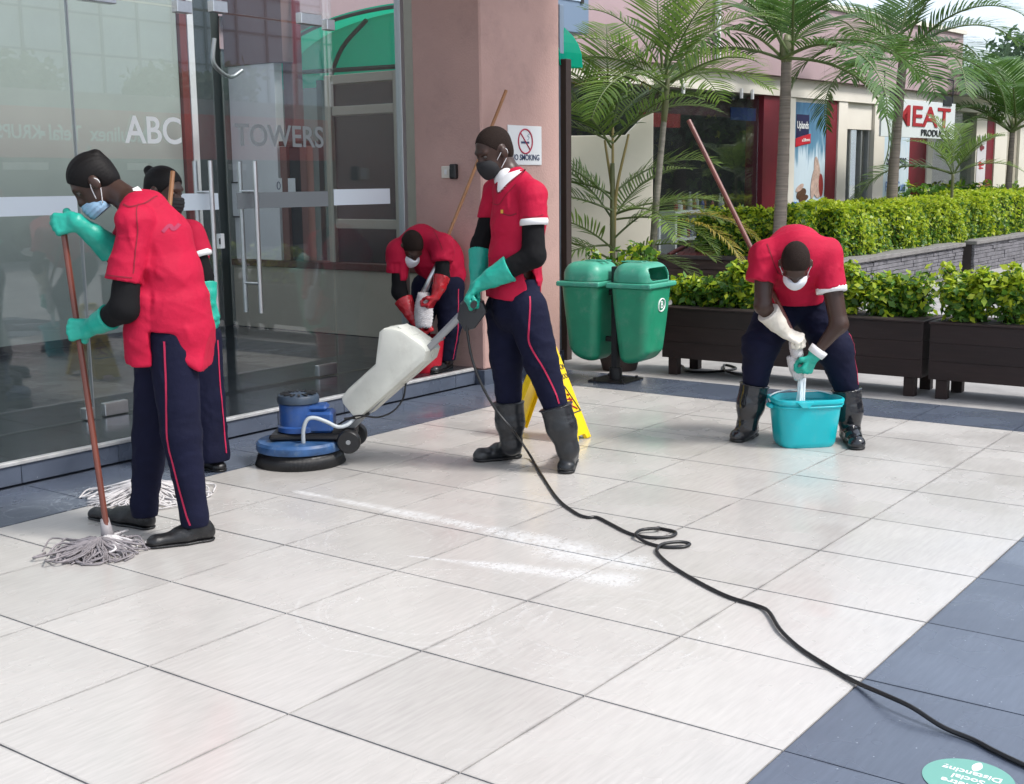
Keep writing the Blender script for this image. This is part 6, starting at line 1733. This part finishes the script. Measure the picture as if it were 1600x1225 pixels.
bx('capacitor_box', (s0 - .06, -.09, zb_), (s1, .06, z1_ - .035), M_BLUE, scb, ax=SFX, o=SB, c=.014)
bx('capacitor_lid', (s0 - .05, -.08, z1_ - .034), (s1 - .03, .05, z1_), M_BLUE, scb, ax=SFX, o=SB, c=.016)
for (u, v, off) in ((545, 690, -.10), (556, 678, .14)):
    c = SJ(u, v, off); c = c * A(1, 1, 0) + ZV * max(c[2], .07) if False else c
    b = MB(); wx = np.array([RV, -ZV, DV])
    b.lathe([(.03, -.026), (.056, -.026), (.064, -.018), (.066, 0), (.064, .018), (.056, .026), (.03, .026)], 30, wx, c)
    w_ = b.obj('wheel', M_RUBBER, scb, smooth=True, sharp=40)
    MB().lathe([(0, -.030), (.012, -.030), (.014, -.024), (.034, -.022), (.036, .022), (0, .024)], 20, wx, c).obj('hub', MATS['grey_tube'], w_, smooth=True, sharp=40)
ca, cb = SJ(545, 690, -.10), SJ(556, 678, .14)
pipe('axle', [ca, cb], .014, M_GREYT, scb, 8)
bx('axle_bracket', (-.09, -.03, -.015), (.03, .03, .03), M_BLACK, scb, ax=SFX, o=(ca + cb) / 2, c=.006)
# handle and tank: the handle swings a little towards the viewer
hb0 = SJ(548, 668, .03); hb1 = bar - nrm(bar - hb0) * .02
hd = nrm(hb1 - hb0)
HAX = np.array([hd, nrm(np.cross(nrm(np.cross(hd, DV)), hd)), nrm(np.cross(hd, DV))])
for q in (-.05, .05):
    bx('handle_tube', (0, q - .016, -.018), (np.linalg.norm(hb1 - hb0) - .02, q + .016, .018), M_GREYT, scb, ax=HAX, o=hb0, c=.007)
bx('handle_cover', (np.linalg.norm(hb1 - hb0) * .6, -.030, -.012), (np.linalg.norm(hb1 - hb0) - .06, .030, .014), MATS['aluminium'], scb, ax=HAX, o=hb0, c=.005)
tk = [(604, 516), (611, 510), (624, 509), (640, 513), (673, 536), (679, 545), (674, 561), (577, 646), (568, 650), (548, 626), (546, 616), (556, 603), (598, 565)]
HXv = nrm((hb1 - hb0) * A(1, 1, 0)); HYv = A(-HXv[1], HXv[0], 0)
def onH(u, v):
    d = ray(u, v); return CAMC + d * (((hb0 - CAMC) @ HYv) / (d @ HYv))
tp = [onH(u, v) for u, v in tk]; tc_ = onH(610, 580)
poly = [((p - tc_) @ HXv, (p - tc_) @ ZV) for p in tp]
MB().prism(poly, -.110, .100, [HXv, ZV, HYv], tc_, c=.020).obj('tank', M_TANK, scb, smooth=True, sharp=28)
tl = scb.children[-1]
pipe('mould_seam', [tc_ + HXv * a * 1.002 + ZV * b_ * 1.002 - HYv * .006 for a, b_ in poly], .0028, M_TANK, tl, 5, closed=True)
MB().prism([((p - tc_) @ HXv, (p - tc_) @ ZV) for p in (onH(628, 512), onH(652, 526), onH(653, 521), onH(630, 507))], -.07, .06, [HXv, ZV, HYv], tc_, c=.006).obj('filler_cap', M_TANK, tl, smooth=True, sharp=28)
# feed hose
pipe('feed_hose', spline([SJ(474, 694, -.14), SJ(474, 672, -.15), SJ(480, 656, -.15), SJ(492, 653, -.14), SJ(510, 659, -.13), SJ(528, 667, -.12), SJ(544, 663, -.10), SJ(556, 650, -.06)], 6), .011, mat('pale_hose', (.42, .46, .48), .4), scb, 8)
pipe('clamp_lever', [SJ(538, 655, -.08), SJ(560, 652, -.08), SJ(577, 646, -.09)], .009, M_BLACK, scb, 6)
pipe('motor_lead', spline([SJ(520, 668, -.05), SJ(556, 650, -.10), SJ(590, 652, -.12), SJ(615, 642, -.12), SJ(630, 622, -.10), SJ(634, 600, -.02), SJ(637, 590, .05)], 6), .0055, M_BLACK, scb, 6)
# switch head and grips
MB().prism([(-.11, -.06), (-.06, -.085), (.05, -.07), (.075, -.02), (.06, .045), (-.02, .06), (-.09, .02)], -.075, .075, [hd, nrm(np.cross(hd, DV)) * -1 if nrm(np.cross(hd, DV))[2] < 0 else nrm(np.cross(hd, DV)), DV], bar - hd * .03 - ZV * .02, c=.015).obj('switch_head', mat('switch_grey', (.022, .025, .03), .5), scb, smooth=True, sharp=30)
for sd in (-1, 1):
    pipe('grip', [bar + DV * .07 * sd, bar + DV * .24 * sd], .017, M_BLACK, scb, 12)
pipe('dead_man_lever', spline([bar + DV * -.2 - ZV * .03, bar + DV * -.08 - ZV * .045, bar + DV * .08 - ZV * .045, bar + DV * .2 - ZV * .03], 4), .006, M_BLACK, scb, 6)

# power cord
cz = lambda zx, zy, z=.0075: onZ(900 + zx / 2.2857, 750 + zy / 2.2857, z)
DJ = lambda u, v, off: onP(u, v, onZ(830, 728), off)
cp_ = [DJ(729, 500, -.10), DJ(731, 525, -.11), DJ(738, 562, -.13), DJ(753, 602, -.15), DJ(776, 642, -.16), DJ(804, 676, -.15), onZ(826, 708, .03), onZ(846, 742, .008), onZ(872, 780, .0075)]
cp_ += [cz(*p) for p in ((0, 118), (40, 133), (75, 133), (120, 155), (180, 186), (228, 200), (285, 206), (345, 200), (353, 185), (295, 172), (235, 178), (216, 195), (250, 222), (310, 238), (380, 238), (405, 228), (370, 222))]
cp_ = cp_[:-7] + [cz(295, 172, .018), cz(235, 178, .018), cz(214, 196, .019), cz(250, 222), cz(310, 238), cz(380, 239), cz(406, 228, .01), cz(370, 221, .016), cz(312, 228, .018), cz(290, 245, .012), cz(295, 265)]
cp_ += [cz(*p) for p in ((340, 305), (430, 360), (540, 415), (650, 450))] + [cz(690, 472, .012), cz(730, 535, .012), cz(800, 600), cz(900, 665), cz(1000, 722, .01), cz(1110, 770, .03), cz(1200, 812, .03), cz(1310, 882, .012), cz(1420, 928), cz(1500, 970), cz(1610, 1022), cz(1900, 1150)]
cd = thing('power_cord', onZ(1000, 835), 'long black power cord with two loops trailing from the scrubber across the floor', 'power cord')
pipe('cable', spline(cp_, 7), .0072, M_RUBBER, cd, 8)

# ================================================================ wet floor sign
SL = nrm(A(1, .10, 0)); SM = A(-SL[1], SL[0], 0)
bc = (onZ(899, 692) + onZ(919, 684)) / 2
ap = onX(853, 536, bc[0] - .03)
spread = (ap - bc) @ SM; hgt = ap[2]
wf = thing('wet_floor_sign', bc + SM * spread, 'yellow folding wet floor warning sign standing behind the man with the scrubber', 'warning sign')
M_YELP = mat('yellow_plastic', (.80, .56, .008), .35, noise=.05, nscale=6)
def sign_panel(sg):
    w0, w1 = .105, .086
    foot = bc if sg > 0 else bc + SM * spread * 2
    up = nrm(bc + SM * spread + ZV * hgt - foot); nn_ = np.cross(SL, up) * 1.0
    H = np.linalg.norm(ap - bc) if sg > 0 else np.linalg.norm((bc + SM * spread + ZV * hgt) - foot)
    if nn_ @ (foot - (bc + SM * spread)) < 0: nn_ = -nn_
    ax = [SL, up, nn_]
    t_ = .012
    m = MB()
    out = [(-w0, 0), (-w0 + .05, 0), (-w0 + .065, .03), (w0 - .065, .03), (w0 - .05, 0), (w0, 0), (w1, H - .10), (w1 - .02, H - .10), (.065, H - .10), (.05, H - .115), (-.05, H - .115), (-.065, H - .10), (-w1, H - .10)]
    m.prism(out, -t_, t_, ax, foot, c=.004)
    m.prism([(-w1, H - .0995), (-.065, H - .0995), (-.065, H - .035), (-w1 + .004, H - .035)], -t_, t_, ax, foot, c=.003)
    m.prism([(.065, H - .0995), (w1, H - .0995), (w1 - .004, H - .035), (.065, H - .035)], -t_, t_, ax, foot, c=.003)
    m.prism([(-w1 + .003, H - .0345), (w1 - .003, H - .0345), (w1 - .012, H + .012), (w1 - .03, H + .022), (-w1 + .03, H + .022), (-w1 + .012, H + .012)], -t_, t_, ax, foot, c=.006)
    o = m.obj('panel', M_YELP, wf)
    # raised edge ribs on the inside
    for q in (-1, 1):
        b = MB(); b.prism([(q * (w0 - .006), .03), (q * w0, .03), (q * w1, H - .11), (q * (w1 - .006), H - .11)], -.032, -t_ - .0005, ax, foot); b.obj('edge_rib', M_YELP, o)
    if True:
        F_ = foot + nn_ * (t_ + .0012)
        xd = SL if (np.cross(SL, up) @ nn_) > 0 else -SL
        text('lettering', 'CAUTION', .045, F_ + up * (H - .165), xd, up, M_INK, o, .0006, sx=.92)
        text('lettering', 'WET FLOOR', .042, F_ + up * (H - .225), xd, up, M_INK, o, .0006, sx=.86)
        tri = lambda r: [(0, .34 + r), (-.085 * (1 + r * 6), .17 - r * .5), (.085 * (1 + r * 6), .17 - r * .5)]
        b = MB(); T3 = tri(0)
        ed = [A(0, 0, 0) + xd * T3[i][0] + up * T3[i][1] + F_ for i in range(3)]
        for i in range(3): b.tube([ed[i], ed[(i + 1) % 3]], .0045, 4)
        b.obj('warning_triangle', M_INK, o)
        m_ = MATS['letter_red']; fig = MB()
        P_ = lambda a, c_: F_ + xd * a + up * c_
        fig.tube([P_(.005, .265), P_(.02, .235), P_(.0, .215)], .008, 5); fig.tube([P_(.0, .215), P_(.035, .20), P_(.055, .188)], .006, 5); fig.tube([P_(.0, .215), P_(-.03, .2), P_(-.04, .182)], .006, 5)
        fig.tube([P_(.008, .255), P_(.04, .25)], .005, 5); fig.tube([P_(.008, .255), P_(-.03, .26)], .005, 5); fig.tube([P_(.0, .283), P_(.002, .285)], .011, 8)
        fig.obj('slipping_figure', m_, o)
    return o
sign_panel(1); sign_panel(-1)

# ================================================================ twin litter bins on one post
class Fn:
    def __init__(s, f, lo, hi): s.f = f; s.lo = A(*lo); s.hi = A(*hi)
    def __call__(s, P): return s.f(P)
    def bounds(s): return s.lo, s.hi
def rbox(P, c, hf, r):
    q = np.abs(P - A(*c)) - (A(*hf) - r)
    return np.linalg.norm(np.maximum(q, 0), axis=-1) + np.minimum(q.max(-1), 0) - r
M_BIN = mat('bin_green', (.018, .25, .135), .40, dirt=((.16, .30, .24), .35, 7), noise=.16, nscale=6, rvar=.06, bump=.04)
M_BINL = mat('bin_lid_green', (.055, .34, .23), .42, dirt=((.30, .42, .38), .5, 6), noise=.12, nscale=5)
PB = onZ(962, 594, 0)
z_rim = .735; z_bot = .155
def body_f(P):
    t = np.clip((P[..., 2] - z_bot) / (z_rim - z_bot), 0, 1); hx = .118 + .052 * t ** .8; hy = .150 + .058 * t ** .8
    cx_ = .172 + 0 * t
    q0 = np.abs(P[..., 0] - cx_) - (hx - .075); q1 = np.abs(P[..., 1]) - (hy - .075)
    d2 = np.sqrt(np.maximum(q0, 0) ** 2 + np.maximum(q1, 0) ** 2) + np.minimum(np.maximum(q0, q1), 0) - .075
    cut = .06 * np.clip((P[..., 0] - .12) / .16, 0, 1) ** 2      # front of the floor curves up
    dz = (z_bot + cut) - P[..., 2]; rr_ = .05
    a, b_ = d2 + rr_, dz + rr_
    return np.maximum(np.sqrt(np.maximum(a, 0) ** 2 + np.maximum(b_, 0) ** 2) + np.minimum(np.maximum(a, b_), 0) - rr_, P[..., 2] - z_rim)
def lid_f(P):
    d = rbox(P, (.172, 0, .80), (.168, .206, .118), .105)
    d = np.maximum(d, -rbox(P, (.172, 0, .79), (.158, .196, .108), .10))
    d = np.maximum(d, .772 - P[..., 2])
    return np.maximum(d, -rbox(P, (.33, 0, .836), (.13, .152, .046), .03))
def rim_f(P): return np.maximum(rbox(P, (.172, 0, .752), (.188, .226, .0195), .012), -rbox(P, (.172, 0, .79), (.150, .19, .03), .05))
def litter_bin(label, yaw):
    t = thing('litter_bin', (0, 0, 0), label, 'litter bin', 'green litter bins on the black post')
    V_, Q_ = polygonize(Fn(body_f, (0, -.22, .14), (.36, .22, .75)), .008); link('bucket', mesh_data('bucket', V_, Q_, M_BIN, True), t)
    V_, Q_ = polygonize(Fn(rim_f, (-.03, -.24, .72), (.38, .24, .78)), .006); link('rim', mesh_data('rim', V_, Q_, M_BINL, True), t)
    V_, Q_ = polygonize(Fn(lid_f, (-.02, -.22, .76), (.36, .22, .93)), .006); link('lid', mesh_data('lid', V_, Q_, M_BINL, True), t)
    b = MB(); b.box((.06, -.14, .50), (.27, .14, .60)); link('rubbish_fill', mesh_data('rubbish_fill', np.concatenate(b.V), b.F, M_DARKIN), t)
    for y in (-.04, .04):
        b = MB(); b.box((.02, y - .012, .9165), (.20, y + .012, .926), c=.004); link('lid_ridge', mesh_data('lid_ridge', np.concatenate(b.V), b.F, M_BINL), t)
    b = MB(); b.box((-.035, -.02, .66), (.012, .02, .70), c=.004); b.box((-.035, -.02, .30), (.05, .02, .34), c=.004); link('bracket', mesh_data('bracket', np.concatenate(b.V), b.F, M_BLACK), t)
    return t
yw = math.atan2(*(RV * math.cos(math.radians(33)) - DV * math.sin(math.radians(33)))[[1, 0]])
bn = litter_bin('right green litter bin on the post, open mouth and white emblem facing right', yw)
fdir = A(math.cos(yw), math.sin(yw), 0)
bn.location = tuple(PB + fdir * .045); bn.rotation_euler[2] = yw
b2 = copy_thing(bn, tuple(PB - fdir * .045 + A(0, 0, .0)), yw + math.pi, 'left green litter bin on the post, its closed back of the lid towards us')
# emblem on the right bin
ang_ = np.linspace(0, 2 * np.pi, 20, endpoint=False)
def onbin(y, z):
    p = A(.5, y, z)
    for _ in range(60):
        d_ = float(body_f(p[None])[0])
        if d_ < .001: break
        p = p - A(1, 0, 0) * d_ * .8
    return p + A(.002, 0, 0)
b = MB(); b.tube([onbin(.02 + .055 * math.cos(a), .60 + .048 * math.sin(a)) for a in ang_], .0055, 5, closed=True)
em = link('emblem', mesh_data('emblem', np.concatenate(b.V), b.F, M_LETW), bn)
e0 = onbin(.02, .60)
cu = bpy.data.curves.new('emblem_letter', 'FONT'); cu.body = 'B'; cu.size = .08; cu.align_x = cu.align_y = 'CENTER'; cu.extrude = .001; cu.materials.append(M_LETW)
eo = meshify(link('emblem_letter', cu, bn)); eo.matrix_local = Matrix(((0, 0, 1, e0[0] + .002), (1, 0, 0, e0[1]), (0, 1, 0, e0[2]), (0, 0, 0, 1)))
po = thing('bin_post', PB, 'black steel post with square foot plate carrying two green bins', 'post')
bx('upright', PB + A(-.028, -.028, .016), PB + A(.028, .028, .88), M_BLACK, po, c=.006)
MB().box((-.16, -.16, 0), (.16, .16, .012), c=.003, ax=np.array([fdir, A(-fdir[1], fdir[0], 0), ZV]), o=PB + ZV * .0005).obj('foot_plate', M_BLACK, po)
for q in ((.12, .12), (-.12, .12), (.12, -.12), (-.12, -.12)):
    c = PB + fdir * q[0] + A(-fdir[1], fdir[0], 0) * q[1]
    pipe('bolt', [c + ZV * .0125, c + ZV * .03], .012, M_BLACK, po, 6)
pipe('collar', [PB + ZV * .013, PB + ZV * .10], .05, M_BLACK, po, 14)
# potted plant behind the bins
pp = onX(968, 580, 6.45); pp[2] = GROUND_Z
pot = thing('plant_pot', pp, 'dark tapered plant pot on the ground behind the green bins', 'plant pot')
MB().lathe([(.0, 0), (.14, 0), (.205, .24), (.21, .26), (.185, .26), (.175, .22), (0, .22)], 28, None, pp).obj('pot_body', mat('dark_pot', (.035, .022, .02), .6, noise=.2, nscale=5), pot, smooth=True, sharp=40)
sp_ = thing('potted_shrub', pp + A(0, 0, .22), 'leafy shrub showing above the left green bin in front of the cream wall', 'shrub')
hh_ = onX(965, 382, 6.45)[2] - pp[2] - .2
b = MB(); P_ = []; N_ = []; r_ = np.random.default_rng(5)
for i in range(12):
    a = r_.uniform(0, 2 * np.pi); tip = pp + A(.26 * math.cos(a), .26 * math.sin(a), .22 + hh_ * r_.uniform(.8, 1.0))
    st = spline([pp + A(0, 0, .221), (pp + tip) / 2 + A(0, 0, .15), tip], 5); b.tube(st, np.linspace(.009, .004, len(st)), 5)
    k = 110; f_ = .6 + .4 * r_.random(k); idx = np.minimum((f_ * (len(st) - 1)).astype(int), len(st) - 1)
    o_ = r_.normal(0, 1, (k, 3)); o_ /= np.linalg.norm(o_, axis=1)[:, None]; P_.append(st[idx] + o_ * .07); N_.append(o_ + A(0, 0, .5))
b.obj('stem', M_TWIG, sp_)
P_ = np.concatenate(P_); link('leaves', leaves(P_ - wloc(sp_), np.concatenate(N_), .065, np.full(len(P_), .3), .5), sp_)
# spare cable lying under the left planter
q = [onZ(1050, 566, GROUND_Z + .01), onZ(1066, 572, GROUND_Z + .01), onZ(1075, 580, GROUND_Z + .01), onZ(1110, 581, GROUND_Z + .01), onZ(1150, 576, GROUND_Z + .01), onZ(1132, 570, GROUND_Z + .01), onZ(1135, 580, GROUND_Z + .02), onZ(1165, 586, GROUND_Z + .01), onZ(1200, 584, GROUND_Z + .01)]
tag(pipe('loose_cable', spline(q, 6), .010, M_RUBBER, None, 6), 'dark cable lying on the concrete beneath the left planter box', 'cable')

# ================================================================ buckets
M_TURQ = mat('turquoise_plastic', (.005, .42, .47), .35, dirt=((.15, .42, .45), .4, 9), noise=.06, nscale=6)
TB = onZ(1256, 694)
tb = thing('turquoise_bucket', TB, 'turquoise rectangular mop bucket standing between the bending man and the viewer', 'bucket')
pr = [(.0, .0), (.150, .0), (.160, .012), (.166, .03), (.192, .255), (.205, .258), (.208, .272), (.204, .282), (.196, .283), (.190, .275), (.162, .03), (.15, .02), (0, .02)]
TAX = np.array([nrm(RV + DV * .15), nrm(DV - RV * .15), ZV])
MB().lathe(pr, 64, TAX, TB, 1.0, .72, 4.2).obj('bucket_body', M_TURQ, tb, smooth=True, sharp=35)
MB().lathe([(.188, .232), (.199, .234), (.199, .245), (.188, .247)], 64, TAX, TB, 1.0, .72, 4.2).obj('rim_band', M_TURQ, tb, smooth=True)
MB().lathe([(0, .10), (.172, .10)], 48, TAX, TB, 1.0, .72, 4.2).obj('water_surface', mat('soapy_water', (.35, .42, .45), .08), tb)
b = MB(); b.box((.198, -.03, .225), (.228, .03, .25), TAX, .006, TB); b.box((-.226, -.03, .225), (-.198, .03, .25), TAX, .006, TB); b.obj('lug', M_TURQ, tb)
ba = [TB + TAX[0] * .212 * math.cos(a) + TAX[1] * (.155 * math.sin(a)) + ZV * (.262 + .035 * math.sin(a)) for a in np.linspace(0, math.pi, 17)]
pipe('bail_handle', ba, .0045, MATS['white_paint'], tb, 8)
b = MB(); b.prism([(-.05, 0), (.05, 0), (.02, -.035), (-.02, -.035)], 0, .022, [TAX[0], ZV, -TAX[1]], TB + TAX[0] * -.06 - TAX[1] * .146 + ZV * .278, c=.004); b.obj('pouring_lip', M_TURQ, tb)
# water wrung into it
wt = onP(1252, 588, onZ(1245, 690), -.13)
m_w = mat('falling_water', (.80, .84, .86), .15); b = MB(); r_ = np.random.default_rng(2)
for i in range(9):
    o_ = A(*r_.normal(0, .008, 2), 0); o2 = o_ * 1.4
    zs_ = np.linspace(wt[2] - .01, .105, 12); b.tube([A(wt[0], wt[1], z) + (o_ if z > .25 else o2) + A(*r_.normal(0, .0018, 2), 0) for z in zs_], np.linspace(.0085, .0055, 12), 6)
o = b.obj('water_stream', m_w, None, smooth=True); tag(o, 'stream of wrung water falling into the turquoise bucket', 'water', kind='stuff')
RB = onZ(664, 580, .1305)
rb = thing('red_bucket', RB, 'red bucket on the step beneath the wringing hands beside the pillar', 'bucket')
MB().lathe([(0, 0), (.118, 0), (.122, .01), (.150, .25), (.158, .252), (.158, .265), (.146, .265), (.116, .02), (0, .02)], 40, None, RB).obj('bucket_body', mat('red_plastic', (.50, .012, .03), .35), rb, smooth=True, sharp=35)
pipe('bail_handle', [RB + RV * .156 * math.cos(a) - DV * (.12 * math.sin(a)) + ZV * (.255 - .03 * math.sin(a)) for a in np.linspace(0, math.pi, 15)], .005, MATS['brushed_steel'], rb, 8)
MB().lathe([(0, .12), (.13, .12)], 32, None, RB).obj('water_surface', MATS['soapy_water'], rb)

# ================================================================ floor sticker
ST = onZ(1513, 1217, .0008)
stk = thing('floor_sticker', ST, 'round mint green social distancing sticker on the dark floor, bottom right', 'sticker')
MB().lathe([(0, .0008), (.113, .0008), (.113, 0)], 48, None, ST).obj('disc', mat('mint_vinyl', (.15, .37, .31), .5), stk)
XD, UD = A(0, 1, 0), A(-1, 0, 0)
for (tx, s_, up) in (('2 metre', .036, .040), ('Social', .036, .004), ('Distancing', .036, -.032)):
    text('lettering', tx, s_, ST + UD * up + ZV * .0015, XD, UD, M_LETW, stk, .0003)
MB().lathe([(0, .0012), (.028, .0012), (.028, .0008)], 20, None, ST - UD * .078, 1.0, .45, 1.6).obj('hand_symbol', M_LETW, stk)
# ---------------------------------------------------------------- what the entrance glass mirrors: the shops opposite
ob = thing('opposite_shop', (18, -14.5, 0), 'row of shops opposite the entrance, its red fascia mirrored in the glass', 'building')
bx('ground_floor', (6, -18, GROUND_Z), (34, -14.4, 2.15), mat('shop_dark_front', (.035, .035, .04), .4), ob)
bx('fascia', (6, -17.9, 2.152), (34, -14.1, 3.2), mat('fascia_red', (.62, .05, .05), .5), ob)
bx('upper_wall', (6, -17.8, 3.202), (34, -14.6, 3.6), mat('grey_wall', (.3, .3, .3), .7), ob)
for (w_, x, sz) in (('KRUPS', 12.85, .40), ('Tefal', 13.95, .46), ('Moulinex', 15.35, .46)):
    text('lettering', w_, sz, (x, -14.085, 2.66), (-1, 0, 0), (0, 0, 1), M_LETW, ob, .004, sx=.9)
bx('bullet_point', (13.36, -14.09, 2.6), (13.46, -14.075, 2.7), M_LETW, ob)
for x in (12.9, 13.4, 16.0, 19.0): bx('window', (x - .28, -14.39, 1.9), (x + .28, -14.37, 2.05), M_WHITE, ob)
ot = thing('office_tower', (22, -34, 0), 'pale glass office block mirrored in the entrance glass', 'building')
bx('glazing', (6, -40, GROUND_Z), (40, -32, 11), mat('tower_glass', (.50, .58, .68), .2, spec=.9), ot)
M_TGRID = mat('tower_grid', (.16, .2, .25), .4)
for x in np.arange(6, 40.1, 1.7): bx('mullion', (x - .05, -31.98, 3), (x + .05, -31.9, 11), M_TGRID, ot)
for z in np.arange(3.5, 11, 1.5): bx('transom', (6, -31.985, z - .04), (40, -31.92, z + .04), M_TGRID, ot)
for i, (x, y, h, r) in enumerate(((11.2, -19.5, 5.6, 2.6), (16.8, -20.5, 5.0, 1.5), (22.5, -20, 5.2, 2.0), (6.0, -19, 6.0, 2.6))):
    tree(('leafy tree behind the opposite shops, mirrored above the KRUPS lettering', 'round topped tree mirrored left of the ABC letters', 'tree behind the opposite shops near the Moulinex lettering', 'tree behind the opposite shops at their near end')[i], (x, y, GROUND_Z), h, r, 3500, .3, 60 + i, 'trees behind the opposite shops')

# garden beyond the right edge of the view, mirrored in the shop windows
hedge('hedge', 'clipped hedge across the garden, mirrored in the shop window', 'hedge', (17, -5.2, GROUND_Z), (34, -4.3, 1.05), 9000, .11, .95, ph=3)
for i, (x, y, h, r) in enumerate(((20.5, -8.5, 6.5, 2.6), (25.5, -9.0, 7.5, 3.2), (31, -8.6, 7.0, 3.0), (37, -8.0, 8.0, 3.4), (43, -6.5, 8.0, 3.6))):
    tree('tree %s across the garden, mirrored in the shop windows' % ('nearest', 'second nearest', 'in the middle', 'second farthest', 'farthest')[i], (x, y, GROUND_Z), h, r, 3500, .3, 80 + i, 'trees across the garden')

hedge('hedge', 'tall dark screen of bushes behind the garden trees, mirrored in the shop window', 'hedge', (23, -11.5, GROUND_Z), (60, -10.0, 4.6), 16000, .30, .12, .5, ph=5)
